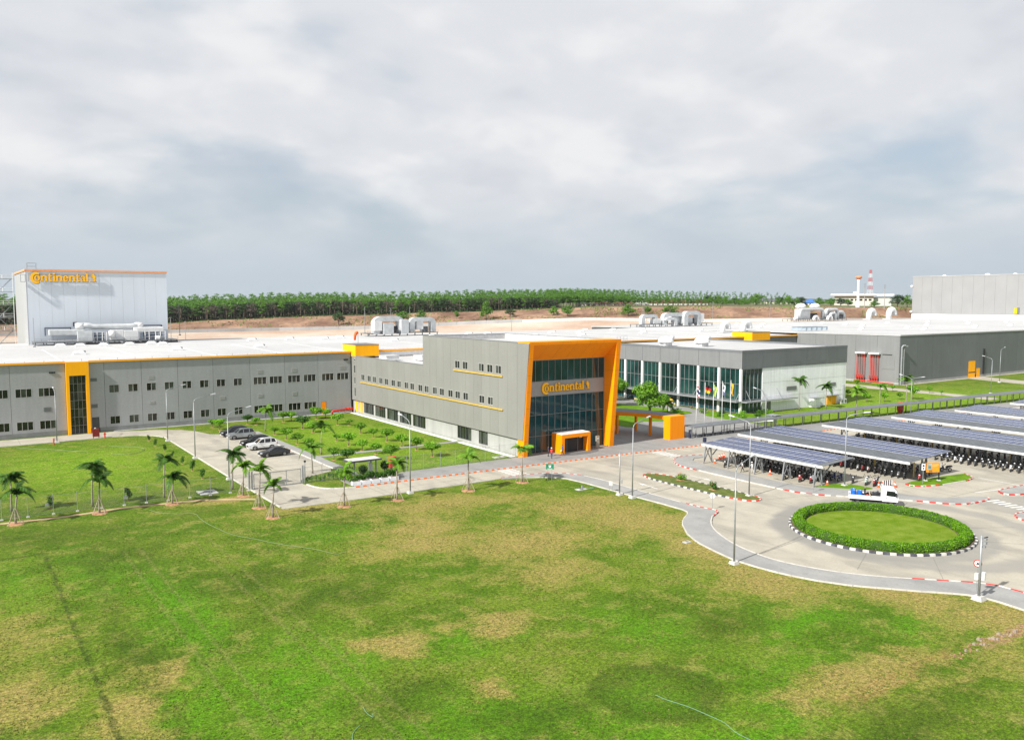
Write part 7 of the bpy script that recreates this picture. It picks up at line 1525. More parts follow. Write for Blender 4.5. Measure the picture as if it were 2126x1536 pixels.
# ================================================================== MOTORCYCLES
def moto():
    r = empty('motorcycle', (0, 0, 0)); body = MATS.get('moto_body') or mat('moto_body', (.02, .02, .024), .3, 0, .05, coat=.4)
    for x in (.62, -.62):
        b = MB(); b.cyl((x, -.05, .29), (x, .05, .29), .29, n=16); t = b.build('wheel', rubber, parent=r)
        b = MB(); b.cyl((x, -.055, .29), (x, .055, .29), .19, n=12); b.build('rim', rim, parent=t)
    b = MB(); b.prism([(.42, .30), (.50, .62), (.62, .92), (.50, .98), (.36, .62), (.20, .36), (-.15, .36), (-.28, .62), (-.85, .70), (-.95, .84), (-.30, .80), (-.05, .60), (.1, .28)][::-1], -.14, .14, lambda u, v, w: (u, w, v)); b.build('body', body, parent=r, bevel=.03)
    MB().tube([(.08, 0, .72), (-.2, 0, .80), (-.55, 0, .82), (-.85, 0, .86)], .11, 8, [.07, .12, .13, .08]).build('seat', plastic, parent=r, smooth=True)
    q = MB(); [q.bar((.62, s * .07, .29), (.46, s * .07, .95), .04) for s in (-1, 1)]; q.build('fork', aludark, parent=r)
    b = MB(); b.tube([(.84, 0, .5), (.74, 0, .61), (.60, 0, .62), (.44, 0, .52)], .08, 6, [.05, .08, .08, .06]); b.build('mudguard', body, parent=r, smooth=True)
    MB().tube([(.36, -.34, 1.04), (.44, -.12, 1.0), (.44, .12, 1.0), (.36, .34, 1.04)], .022, 6).build('handlebar', plastic, parent=r)
    MB().sphere((.58, 0, .90), .11, 10, 6).build('headlight', lampm, parent=r); MB().box(-.98, -.9, -.08, .08, .74, .82).build('taillight', tailm, parent=r)
    q = MB(); [(q.bar((.42, s * .26, 1.02), (.40, s * .34, 1.2), .02), q.sphere((.40, s * .36, 1.22), .07, 8, 4)) for s in (-1, 1)]; q.build('mirror', plastic, parent=r)
    MB().tube([(-.1, -.16, .26), (-.5, -.18, .28), (-.95, -.18, .36)], .05, 6).build('exhaust', galvdark, parent=r); MB().bar((-.05, .12, .25), (-.12, .3, .02), .03).build('stand', plastic, parent=r) if False else None
    q = MB(); q.bar((-.05, .12, .25), (-.12, .3, .02), .03); q.build('stand', plastic, parent=r)
    return r
MP = moto(); first = [True]
MC = {'red': mat('moto_red', (.48, .015, .02), .3, 0, .05, coat=.4), 'white': mat('moto_white', (.62, .63, .64), .3, 0, .03, coat=.4), 'mint': mat('moto_mint', (.48, .62, .55), .3, 0, .03, coat=.4), 'blue': mat('moto_blue', (.02, .04, .16), .3, 0, .05, coat=.4), 'black': None}
def put_moto(label, x, y, rz, col='black', group='parked motorcycles'):
    if first[0]: o = MP; first[0] = False
    else: o = copy_tree(MP, None, {'moto_body': MC[col]} if MC[col] else None)
    o.location = (x, y, .03); o.rotation_euler = (R(rv.uniform(-6, -3)), 0, rz); tag(o, label, 'motorcycle', group); return o
put_moto('black motorcycle at the left end under the near carport', 96.3, 83.9, R(200))
for i, (x, y, a, c, lb) in enumerate([(96.6, 73.6, 205, 'black', 'black scooter with a white helmet by the fourth legs of the near carport'), (97.0, 71.3, 205, 'red', 'red scooter under the near carport, left of two red ones'), (97.5, 69.9, 205, 'red', 'red scooter under the near carport, right of two red ones'),
    (102.2, 66.6, 205, 'black', 'black motorcycle right of the lamp at the near carport end'), (102.6, 64.9, 205, 'mint', 'pale mint scooter in the sun near the barrier'), (102.9, 63.9, 205, 'red', 'red motorcycle in the sun next to the mint scooter'), (103.6, 65.4, 205, 'white', 'white scooter behind the mint one'), (104.4, 64.4, 205, 'black', 'black motorcycle behind the red one near the barrier'), (103.6, 64.0, 205, 'black', 'dark motorcycle between the red one and the barrier'),
    (110.6, 69.6, 200, 'red', 'red motorcycle in the shade under the second carport'), (111.0, 62.2, 205, 'red', 'dark red motorcycle behind the information board'), (120.2, 63.4, 150, 'black', 'black motorcycle alone right of the second carport')]): put_moto(lb, x, y, R(a), c)
def row(label, group, n, x, y0, dy, cols, a0=198, a1=212, jx=.25):
    for i in range(n): put_moto('%s, %s from the left' % (label, ORD[i]), x + rv.uniform(-jx, jx), y0 - i * dy + rv.uniform(-.12, .12), R(rv.uniform(a0, a1)), rv.choice(cols), group)
K = ['black'] * 6 + ['blue', 'white', 'red']; K2 = ['black'] * 7 + ['blue']
row('motorcycle in the middle row under the near carport', 'motorcycles under the near carport', 17, 99.0, 83.2, .86, K2); row('motorcycle in the back row under the near carport', 'motorcycles under the near carport', 20, 101.6, 86.2, .95, K2, 5, 25)
row('motorcycle in the front row of the second carport', 'motorcycles under the second carport', 30, 110.6, 90.8, .92, K); row('motorcycle in the rear row of the second carport', 'motorcycles under the second carport', 28, 116.2, 90.4, 1.0, K2, 5, 25)
for i in range(17): put_moto('motorcycle in the sunlit front row of the third carport, %s from the left' % ORD[i], 128.4 + rv.uniform(-.2, .2), 69.5 - i * 1.02 + rv.uniform(-.1, .1), R(rv.uniform(196, 210)), ['black', 'black', 'black', 'white', 'white', 'black', 'black', 'black', 'black', 'black', 'black', 'white', 'black', 'black', 'blue', 'black', 'black'][i], 'front row motorcycles of the third carport')
row('motorcycle in the shaded second row of the third carport', 'rear row motorcycles of the third carport', 38, 130.6, 88.6, .9, K2); row('motorcycle in the shaded third row of the third carport', 'rear row motorcycles of the third carport', 30, 136.4, 88.0, 1.05, K2, 5, 25)
row('motorcycle under the fourth carport', 'motorcycles under the fourth carport', 22, 150.4, 87.0, 1.0, K2); row('motorcycle under the fifth carport', 'motorcycles under the fifth carport', 10, 170.0, 85.0, 1.1, K2)
for i, (x, y) in enumerate(((112.4, 69.0), (112.8, 68.4))):
    r = empty('plastic_chair', (x, y, .02), 'white plastic chair in the shade of the second carport, %s' % ('left' if i == 0 else 'right'), 'chair', 'plastic chairs under the carport', rz=R(200)); MB().box(-.22, .22, -.22, .22, .42, .46).build('seat', white_p, parent=r); MB().box(-.24, -.2, -.22, .22, .46, .9).build('backrest', white_p, parent=r)
    for a in (-.2, .2):
        for c in (-.2, .2): MB().box(a - .02, a + .02, c - .02, c + .02, 0, .42).build('leg', white_p, parent=r)

# ================================================================== PEOPLE
hairm = mat('hair', (.012, .01, .009), .6)
def person(label, loc, rz, shirt, trouser, stride=.25, arms=(.25, -.25), lean=0.0, helmet=None, h=1.7, vest=None):
    r = empty('person', loc, label, 'person', rz=rz); k = h / 1.7
    V = []; E = []; RR = []
    def v(p, rad, par=None):
        V.append(tuple(c * k for c in p)); RR.append((rad[0] * k, rad[1] * k) if isinstance(rad, tuple) else (rad * k, rad * k))
        if par is not None: E.append((par, len(V) - 1))
        return len(V) - 1
    lx = lambda z: lean * max(0, z - .9)
    pel = v((0, 0, .93), (.13, .15)); sp1 = v((lx(1.1), 0, 1.1), (.115, .14), pel); ch = v((lx(1.3), 0, 1.3), (.125, .165), sp1); nk0 = v((lx(1.42), 0, 1.42), (.07, .08), ch); nk = v((lx(1.48) + .01, 0, 1.48), .05, nk0)
    hd = v((lx(1.57) + .03, 0, 1.57), (.085, .075), nk); ht = v((lx(1.66) + .025, 0, 1.66), (.075, .07), hd)
    for s, st, ar in ((1, stride, arms[0]), (-1, -stride, arms[1])):
        hip = v((0, s * .09, .88), .085, pel); kn = v((st * .55 + .04, s * .10, .48), .058, hip); an = v((st * 1.0 - (.06 if st < 0 else 0), s * .10, .09), .04, kn); toe = v((st * 1.0 + .13, s * .11, .03), .033, an)
        shd = v((lx(1.38), s * .19, 1.38), .055, ch); el = v((lx(1.1) + ar * .5 - .03, s * .25, 1.12), .04, shd); wr_ = v((lx(.9) + ar + .05, s * .25, .90), .028, el); pm_ = v((lx(.85) + ar * 1.12 + .06, s * .25, .83), (.03, .02), wr_)
        for f in range(4): a = v((lx(.8) + ar * 1.2 + .035 + f * .018, s * .255, .775 - (.0 if f in (1, 2) else -.01)), .0085, pm_); v((lx(.8) + ar * 1.22 + .04 + f * .018, s * .245, .735 - (.0 if f in (1, 2) else -.012)), .0075, a)
        th = v((lx(.86) + ar * 1.1 + .10, s * .235, .815), .0095, pm_); v((lx(.82) + ar * 1.12 + .115, s * .23, .78), .0085, th)
    me = bpy.data.meshes.new('body'); me.from_pydata(V, E, []); o = bpy.data.objects.new('tmp_body', me); COL.objects.link(o)
    sm = o.modifiers.new('skin', 'SKIN'); sm.use_smooth_shade = True
    for i, sv in enumerate(me.skin_vertices[0].data): sv.radius = RR[i]; sv.use_root = (i == 0)
    ss = o.modifiers.new('sub', 'SUBSURF'); ss.levels = 1; ss.render_levels = 1
    dg = bpy.context.evaluated_depsgraph_get(); bm_ = bpy.data.meshes.new_from_object(o.evaluated_get(dg)); bpy.data.objects.remove(o)
    bm_.materials.clear()
    for m_ in (skin, shirt, trouser, rubber, vest or shirt): bm_.materials.append(m_)
    for p in bm_.polygons:
        c = p.center / k; side = abs(c.y) > .205
        if c.z > 1.46: p.material_index = 0
        elif side and c.z < 1.12: p.material_index = 0
        elif c.z > .93: p.material_index = 4 if (vest and not side) else 1
        elif c.z > .075: p.material_index = 2 if not side else 0
        else: p.material_index = 3
        p.use_smooth = True
    link_mesh('body', bm_, r)
    q = MB(); hx = (lx(1.62) + .015) * k; q.sphere((hx, 0, 1.63 * k), .092 * k, 12, 6, 1.05, .0); q.build('hair', hairm, parent=r, smooth=True)
    q = MB(); q.sphere((hx + .098 * k, 0, 1.585 * k), .018 * k, 6, 4); q.build('nose', skin, parent=r); q = MB(); [q.sphere((hx + .083 * k, s * .03 * k, 1.61 * k), .012 * k, 6, 4) for s in (-1, 1)]; q.build('eye', blackp, parent=r); q = MB(); [q.sphere((hx, s * .083 * k, 1.595 * k), .022 * k, 6, 4) for s in (-1, 1)]; q.build('ear', skin, parent=r)
    if helmet:
        q = MB(); q.sphere((hx, 0, 1.655 * k), .13 * k, 12, 5, .9, 0.0); q.cyl((hx + .02, 0, 1.65 * k), (hx + .02, 0, 1.67 * k), .15 * k, n=12); q.build('helmet', helmet, parent=r, smooth=True)
    return r
shW = mat('shirt_white', (.62, .62, .63), .8); shN = mat('shirt_navy', (.02, .025, .06), .8); shB = mat('shirt_blue', (.03, .07, .32), .8); trD = mat('trouser_dark', (.015, .016, .02), .8); trJ = mat('trouser_jean', (.03, .05, .16), .8); vsR = mat('vest_red', (.70, .05, .03), .7)
person('person in dark clothes standing left of the porch', (78.9, 105.3, .12), R(-10), shN, trD, .08, (.05, -.05))
person('person in white helmet and red vest by the striped kerb', (78.2, 103.5, .12), R(30), shN, trJ, .1, (.18, .1), 0, white_p, 1.74, vsR)
pc_ = person('person in blue shirt walking with a hat in hand by the porch', (81.5, 105.0, .12), R(175), shB, trD, .28, (.3, -.28))
q = MB(); q.cyl((.37, .25, .80), (.39, .25, .84), .18, .16, 14); q.sphere((.38, .25, .84), .1, 10, 4, .9, 0.0); q.build('straw_hat', mat('straw', (.55, .5, .3), .8), parent=pc_)
person('person in white shirt leaning forward under the near carport', (95.3, 79.9, .02), R(160), shW, trD, .3, (.2, .35), .28, None, 1.7)
person('person in white jacket beside the bikes of the near carport', (96.0, 78.7, .02), R(80), shW, mat('trouser_white', (.5, .5, .48), .8), .12, (.3, .25), .15, white_p, 1.6)

# ================================================================== FLAGS
fl = [(114.5, 107.1, 9.7, [(.45, .01, .03), (.7, .7, .72), (.02, .02, .12), (.7, .7, .72), (.45, .01, .03)], 'Thai style red white and blue flag', (1, 1, 2, 1, 1)), (116.6, 107.0, 9.8, [(.01, .01, .01), (.5, .01, .01), (.75, .5, .02)], 'black red and gold flag', (1, 1, 1)), (118.7, 106.8, 9.7, [(.35, .48, .08)], 'pale lime flag', (1,)), (120.8, 106.5, 9.8, [(.6, .6, .62), (.10, .12, .3)], 'white flag with a dark blue band', (2, 1)), (122.9, 106.3, 9.9, [(.75, .42, .02)], 'yellow flag', (1,))]
for i, (x, y, h, cols_, nm, wt) in enumerate(fl):
    p = empty('flagpole', (x, y, .12), 'white flagpole carrying the %s' % nm.replace('Thai style ', ''), 'flagpole', 'flagpoles on the plaza'); MB().cyl((0, 0, 0), (0, 0, h - .12), .06, .035, 10).build('pole', white_p, parent=p, smooth=True); MB().sphere((0, 0, h - .1), .07, 8, 6).build('finial', galv, parent=p); MB().cyl((0, 0, 0), (0, 0, .3), .12, n=10).build('base', galv, parent=p)
    f = empty('flag', (x, y, h - .4), '%s hanging from its pole' % nm.replace('Thai style ', ''), 'flag', 'flags on the plaza'); q = MB(); nu, nv = 14, 20; Lf, Hf = (1.6, 1.5) if i == 1 else ((1.0, 2.1) if i else (1.0, 1.9))
    vs_ = []
    for a in range(nu + 1):
        for c in range(nv + 1):
            u, v_ = a / nu, c / nv; wv = .16 * u * math.sin(u * 9 + v_ * 3 + i); sag = (.9 if i != 1 else .75) * u * (0.5 + .5 * u)
            vs_.append((.05 + u * Lf * (.42 if i != 1 else .7) + .08 * math.sin(v_ * 6) * u, -u * .25 + wv, -v_ * Hf - sag * (.6 if i != 1 else .5)))
    acc_ = []; t_ = 0
    for w_ in wt: t_ += w_; acc_.append(t_)
    for a in range(nu):
        for c in range(nv):
            e = (c + .5) / nv * t_; q.m = next(k for k, z in enumerate(acc_) if e <= z)
            b0 = a * (nv + 1) + c; q.f.append([b0, b0 + 1, b0 + nv + 2, b0 + nv + 1]); q.mi.append(q.m)
    q.v = vs_; q.build('cloth', [mat('flag_%d_%d' % (i, k), c_, .8, 0, .05) for k, c_ in enumerate(cols_)], parent=f, smooth=True)
    if i >= 2:
        e = MB(); e.prism([(.06, -.5), (.2, -.42), (.3, -.55), (.28, -.9), (.16, -1.0), (.07, -.85)] if i != 4 else [(.08, -.6), (.16, -.55), (.2, -1.6), (.1, -1.65)], .02, .03, lambda u, v_, w: (u, -.06 - w - u * .3, v_ - .12)); e.build('emblem', mat('flag_mark_%d' % i, [(.6, .6, .55), (.06, .08, .3), (.10, .09, .04)][i - 2], .8), parent=f)

# ================================================================== BACKGROUND
BW = empty('boundary_wall', (EBd[20][0], EBd[20][1], 0), 'long grey concrete retaining wall at the foot of the embankment', 'wall')
for i in range(0, len(EBd) - 1):
    (x0, y0, z0), (x1, y1, z1) = EBd[i], EBd[i + 1]; b = MB(BW); d = Vector((x1 - x0, y1 - y0)).normalized(); n_ = Vector((-d.y, d.x)) * .3; e = d * .06
    A, B_ = Vector((x0, y0)) - n_ * 4 * 0, Vector((x1, y1)); hh = 2.3 if x0 < 330 else 1.8
    b.add([(*(A + e - n_), z0 - 3), (*(B_ - e - n_), z1 - 3), (*(B_ - e + n_), z1 - 3), (*(A + e + n_), z0 - 3), (*(A + e - n_), z0 + hh), (*(B_ - e - n_), z1 + hh), (*(B_ - e + n_), z1 + hh), (*(A + e + n_), z0 + hh)], [(3, 2, 1, 0), (4, 5, 6, 7), (0, 1, 5, 4), (1, 2, 6, 5), (2, 3, 7, 6), (3, 0, 4, 7)])
    b.build('panel', mat('wall_concrete', (.33, .335, .34), .85, 0, .12, .1) if x0 < 330 else mat('wall_white', (.60, .59, .56), .85))
def bank_pt(i_f, t):
    i = min(len(EBd) - 2, int(i_f)); k = i_f - i
    B0 = Vector(EBd[i]).lerp(Vector(EBd[i + 1]), k); T0 = Vector(ETd[i]).lerp(Vector(ETd[i + 1]), k); s_ = t * t * (3 - 2 * t); p = B0.lerp(T0, t); p.z = B0.z + (T0.z - B0.z) * s_ - .3; return p
def nearest(x, y):      # parameter along the bank whose direction from the camera matches (x, y)
    a = math.atan2(y, x); best = min(range(len(EBd) - 1), key=lambda i: abs(math.atan2(EBd[i][1], EBd[i][0]) - a)); return best
bt = [(232.3, 553.2, 11.3, 4.3, 1), (268.0, 536.8, 8.3, 5.2, 0), (319.3, 508.0, 15.2, 4.2, 0), (307.8, 515.0, 7.0, 1.9, 0), (333.9, 498.5, 6.5, 3.7, 1), (362.1, 478.4, 7.8, 3.5, 0), (369.0, 473.1, 9.1, 4.2, 0), (404.4, 443.2, 10.0, 4.8, 0), (414.0, 434.3, 6.8, 2.8, 0), (422.8, 425.7, 7.8, 5.2, 0), (281.2, 530.0, 8.7, 3.9, 0)]
bt = [(q_, bank_pt(nearest(q_[0], q_[1]), .45 if q_[2] < 9 else .35)) for q_ in bt]
bt.sort(key=lambda t: -math.atan2(t[1].y, t[1].x))
for i, ((x, y, h, rr, dk), p) in enumerate(bt):
    plant('bank_tree', 'round green tree standing on the dry bank, %s from the left' % ORD[i], 'tree', 'trees on the embankment', (bankD if dk else bankA)[i % 2], tuple(p), rr / 3.3 * 1.25, sz=h / 9.0)
rt = [(509.1, 465.7, 10.0, 5.5), (514.2, 460.1, 10.0, 5.0), (518.6, 455.2, 9.5, 4.5), (523.1, 449.9, 8.0, 3.5), (527.7, 444.6, 8.5, 5.0), (533.6, 437.5, 11.0, 7.5), (544.4, 423.9, 9.0, 4.0), (548.8, 418.3, 9.5, 5.5), (552.6, 413.3, 8.5, 3.5), (554.7, 410.4, 8.5, 3.0), (561.9, 400.4, 8.0, 4.5), (567.0, 393.2, 7.5, 5.0), (570.9, 387.5, 7.5, 4.0), (573.8, 383.2, 6.5, 4.5), (584.0, 367.5, 5.5, 4.0), (592.2, 354.1, 10.0, 5.5), (595.6, 348.4, 10.0, 5.0), (598, 342, 9, 5), (600, 336, 9, 5)]
for i, (x, y, h, rr) in enumerate(rt):
    k = 1.06; plant('far_tree', 'bushy tree on the far plateau by the houses, %s from the left' % ORD[i], 'tree', 'trees by the far houses', (bankA if i % 3 else bankD)[i % 2], (x * k, y * k, 19.6), rr / 3.3 * 1.1, sz=h * k / 9.0)
# forest
fo = tree_kind('forest', 4, leafF); fod = tree_kind('forest', 3, leafFd); tl = tree_kind('tall', 3, leafF); ba = tree_kind('bare', 3, twig)
def top_at(i_f, back, dz=0):
    i = min(len(ETd) - 2, int(i_f)); k = i_f - i; p = Vector(ETd[i]).lerp(Vector(ETd[i + 1]), k); v = Vector((p.x, p.y, 0)); L_ = v.length; v /= L_; return Vector((p.x + v.x * back, p.y + v.y * back, p.z + dz))
def hfac(i_f): return (0.99 - .33 * min(1, max(0, (i_f - 12) / 30))) * (1 - .6 * min(1, max(0, (i_f - 44) / 20)))
rf = random.Random(5); cnt = 0
IE = 42.0
for row, (back, step) in enumerate(((4, .19), (12, .21))):
    f_ = 4.0 + row * .07
    while f_ < IE:
        p = top_at(f_ + rf.uniform(-.05, .05), back + rf.uniform(-3, 3), -.3); s = hfac(f_) * rf.uniform(.84, .98); u = rf.random(); br_ = .42 if 14 < f_ < 34 else .2
        v = rf.choice(ba) if u < br_ else (rf.choice(fo) if u > .80 else rf.choice(fod))
        plant('forest_tree', 'slender trunked tree in the front rows of the plantation', 'tree', 'front trees of the plantation', v, tuple(p), s * rf.uniform(1.5, 1.95), sz=s * .96); cnt += 1
        f_ += step * (1.0 if f_ < 24 else 1.35)
em = [(6, 1.0), (8.3, 1.05), (10.2, .95), (17.5, 1.05), (20, .95), (23.0, 1.1), (24.3, 1.0), (27.4, 1.15), (29.2, 1.0), (33.6, 1.05), (36.8, 1.12), (39.6, .9)]
for i, (f_, s) in enumerate(em): plant('emergent_tree', 'taller layered tree rising above the plantation edge, %s from the left' % ORD[i], 'tree', 'tall trees at the plantation edge', tl[i % 3], tuple(top_at(f_, 1, -.3)), s * hfac(f_) * .92, sz=s * hfac(f_) * .93)
# the plantation behind, one mass
fb = MB(); sv, sf, sm_ = [], [], []
src = [m_[1] for m_ in fo]; trk = [m_[0] for m_ in fo]
cr = [([v.co.copy() for v in m_.vertices], [tuple(p.vertices) for p in m_.polygons]) for m_ in src]
tr_ = [([v.co.copy() for v in m_.vertices], [tuple(p.vertices) for p in m_.polygons]) for m_ in trk]
rows_b = [(20, .2, .2), (27, .22, .6), (35, .24, 1.2), (46, .28, 2.2), (60, .32, 3.4), (80, .36, 4.6), (105, .42, 6.0), (140, .5, 7.4), (190, .6, 8.6)]
for back, step, dz in rows_b:
    f_ = 2.0
    while f_ < (IE + 2 if back < 25 else 66):
        p = top_at(f_ + rf.uniform(-.1, .1), back + rf.uniform(-4, 4), dz - .3 if back < 40 else dz); s = hfac(f_) * rf.uniform(.88, .99); a = rf.uniform(0, 6.28); wd = rf.uniform(1.4, 1.8); c_, s_ = math.cos(a) * s * wd, math.sin(a) * s * wd; k = rf.randrange(4)
        V_, F_ = cr[k]; sub = F_ if back < 45 else F_[::2]
        n0 = len(fb.v); fb.v += [(p.x + c_ * v.x - s_ * v.y, p.y + s_ * v.x + c_ * v.y, p.z + v.z * s) for v in V_]; fb.f += [[n0 + i for i in f] for f in sub]; fb.mi += [0] * len(sub)
        if back < 45:
            V_, F_ = tr_[k]; n0 = len(fb.v); fb.v += [(p.x + c_ * v.x - s_ * v.y, p.y + s_ * v.x + c_ * v.y, p.z + v.z * s) for v in V_]; fb.f += [[n0 + i for i in f] for f in F_]; fb.mi += [1] * len(F_)
        f_ += step
for _ in range(26000):
    f_ = rf.uniform(2.0, IE + 1.5); p = top_at(f_, rf.uniform(7, 34), 0); z = rf.uniform(.2, 10.5) * hfac(f_); d = Vector((rf.gauss(0, 1), rf.gauss(0, 1), rf.gauss(0, .5))).normalized(); t = d.orthogonal().normalized(); s = d.cross(t); L_ = rf.uniform(.5, 1.1); q_ = p + Vector((0, 0, z))
    fb.m = 2 if rf.random() < .6 else 3
    fb.add([q_ - t * L_, q_ + s * L_ * .6, q_ + t * L_, q_ - s * L_ * .6], [(0, 1, 2, 3)])
tag(fb.build('plantation', [leafF, trunkm, leafFd, mat('understory_brown', (.05, .04, .03), .95)], recalc=False), 'dense green plantation filling the background behind its front rows', None, kind='stuff')
# scrub edge under the trees
sc_ = MB()
for _ in range(5200):
    p = top_at(rf.uniform(3, IE), rf.uniform(-3, 16), 0); d = Vector((rf.gauss(0, 1), rf.gauss(0, 1), rf.gauss(0, 1))).normalized(); t = d.orthogonal().normalized(); s = d.cross(t); L_ = rf.uniform(.4, .9); q_ = p + Vector((0, 0, rf.uniform(-.2, 1.3)))
    sc_.add([q_ - t * L_, q_ + s * L_ * .6, q_ + t * L_, q_ - s * L_ * .6], [(0, 1, 2, 3)])
tag(sc_.build('undergrowth', leafFd, recalc=False), kind='stuff')
# far houses on the plateau
def house(name, label, cx, cy, z, w, d, h, rh, wallm, roofm, rz, nwin=4, hip=True, group=None):
    r = empty(name, (cx, cy, z), label, 'house', group, rz=rz)
    MB().box(-w / 2, w / 2, -d / 2, d / 2, -2, h).build('wall', wallm, parent=r)
    e = .7; k = d / 2 if hip else .0
    q = MB(); q.add([(-w / 2 - e, -d / 2 - e, h), (w / 2 + e, -d / 2 - e, h), (w / 2 + e, d / 2 + e, h), (-w / 2 - e, d / 2 + e, h), (-w / 2 + k, 0, h + rh), (w / 2 - k, 0, h + rh)], [(0, 1, 5, 4), (2, 3, 4, 5), (1, 2, 5), (3, 0, 4), (3, 2, 1, 0)]); q.build('roof', roofm, parent=r)
    for i in range(nwin):
        x = -w / 2 + w * (i + .5) / nwin; o = MB().box(x - .7, x + .7, -d / 2 - .06, -d / 2, h * .35, h * .75).build('window', frame_w, parent=r); MB().box(x - .6, x + .6, -d / 2 - .08, -d / 2 - .06, h * .38, h * .72).build('pane', glasswin, parent=r) if False else None
        q = MB(); q.box(x - .6, x + .6, -d / 2 - .08, -d / 2 - .06, h * .38, h * .72); q.build('pane', glasswin, parent=o)
    return r
redroof = mat('roof_maroon', (.20, .055, .06), .8, 0, .15, .3); crm = mat('cream', (.58, .54, .46), .8); wht = mat('house_white', (.66, .66, .64), .8)
rzv = math.atan2(513.1 - 558.1, 505.1 - 454.9)
house('house', 'small white shed at the left end of the far houses', 457, 559, 19.4, 12, 8, 2.9, .9, wht, mat('roof_grey', (.4, .4, .4), .8), rzv, 3)
house('house', 'maroon hipped roof house, left of the far row', 469, 550, 19.5, 15, 10, 2.6, 2.2, wht, redroof, rzv, 4, True, 'maroon roofed houses'); house('house', 'maroon roofed house in the middle of the far row', 484, 539, 19.6, 18, 10, 2.4, 2.2, crm, redroof, rzv, 5, True, 'maroon roofed houses'); house('house', 'white gabled house between maroon roofs', 494, 527, 19.6, 11, 9, 2.4, 2.6, wht, mat('roof_white', (.62, .6, .58), .7), rzv, 3)
house('house', 'long maroon roofed house at the right of the far row', 514, 516, 19.8, 38, 11, 3.0, 2.4, wht, redroof, rzv, 9, True, 'maroon roofed houses'); house('house', 'maroon roofed house behind the bushy trees', 532, 497, 19.8, 14, 10, 3.0, 2.4, wht, redroof, rzv, 4, True, 'maroon roofed houses')
house('house', 'low blue roofed house by the bushy trees', 600, 436.0, 20.0, 10, 8, 3.0, 3.2, wht, mat('roof_blue', (.04, .14, .42), .6), R(-54), 3); house('house', 'long purple-grey roofed building behind the trees', 632, 498, 19.9, 38, 14, 4.2, 2.0, crm, mat('roof_purple', (.13, .11, .16), .8), R(-52), 6, False)
fw_ = empty('garden_wall', (480, 528, 19), 'low white garden wall before the far houses', 'wall'); b = MB(fw_); b.bar((447, 551, 19.6), (506, 500, 20.0), .4, 2.0); b.build('wall', wht); b = MB(fw_); b.bar((447, 551, 20.65), (506, 500, 21.05), .6, .12); b.build('coping', crm)
# white far factory with overhanging roof
WB = empty('white_building', (655, 423, 20), 'white flat roofed building with red stripe on the far plateau', 'building', rz=R(-56.6))
MB().box(-23, 8, -8, 8, -1, 8.6).build('wall', crm, parent=WB); MB().box(8.02, 22, -5, 9, -1, 7.8).build('wall', mat('wall_pale_grey', (.5, .5, .48), .8), parent=WB); MB().box(-26, 9.5, -10, 9, 8.6, 10.6).build('roof', wht, parent=WB); MB().box(9.52, 24, -7, 10, 8.8, 10.4).build('roof', wht, parent=WB); MB().box(-26.05, 9.55, -10.05, -9.99, 8.62, 9.0).build('stripe', redroof, parent=WB); MB().box(-8, -4, -2, 2, 10.6, 12.6).build('plant_room', crm, parent=WB)
for i in range(8): o = MB().box(-21 + i * 3.6, -18.6 + i * 3.6, -8.08, -8.0, 4.6, 6.4).build('window', frame_w, parent=WB); q = MB(); q.box(-20.9 + i * 3.6, -18.7 + i * 3.6, -8.1, -8.08, 4.7, 6.3); q.build('pane', glasswin, parent=o)
WT = empty('water_tower', (586, 382.8, 19), 'slender white water tower with orange bowl top', 'water tower'); q = MB(); q.tube([(0, 0, -1), (0, 0, 2.4), (0, 0, 3.4), (0, 0, 21), (0, 0, 22.2)], 1, 12, [1.7, 1.6, .95, .85, 1.0]); q.build('shaft', white_p, parent=WT, smooth=True); q = MB(); q.tube([(0, 0, 22.2), (0, 0, 23.2), (0, 0, 24.2), (0, 0, 24.6)], 1, 14, [1.0, 2.3, 2.5, 1.9]); q.build('bowl', mat('tower_orange', (.70, .22, .08), .6), parent=WT, smooth=True)
RM = empty('radio_mast', (759, 483, 20), 'red and white lattice radio mast behind the white building', 'mast'); n_ = 9
for j in range(n_):
    z0, z1 = j * 3.9, (j + 1) * 3.9; w0, w1 = 2.6 - 1.9 * j / n_, 2.6 - 1.9 * (j + 1) / n_; q = MB(); c0 = [(-w0, -w0), (w0, -w0), (w0, w0), (-w0, w0)]; c1 = [(-w1, -w1), (w1, -w1), (w1, w1), (-w1, w1)]
    for k in range(4): a, c = c0[k], c1[k]; a2, c2 = c0[(k + 1) % 4], c1[(k + 1) % 4]; q.bar((*a, z0), (*c, z1), .2); q.bar((*a, z0), (*c2, z1), .07); q.bar((*a2, z0), (*c, z1), .07); q.bar((*c, z1), (*c2, z1), .07)
    q.build('section', redp if j % 2 == 0 else white_p, parent=RM)
for i, (x, y, h) in enumerate(((580, 373.4, 18.5), (587.6, 361.8, 17.5))):
    r = empty('utility_pole', (x, y, 19.6), 'concrete utility pole with cross arms by the white building, %s' % ('left' if i == 0 else 'right'), 'utility pole', 'far utility poles'); MB().cyl((0, 0, -1), (0, 0, h), .32, .2, 8).build('pole', mat('pole_concrete', (.3, .29, .28), .9), parent=r)
    for z in (h - .8, h - 2.4): MB().bar((-1.6, 0, z), (1.6, 0, z), .2).build('cross_arm', galvdark, parent=r)
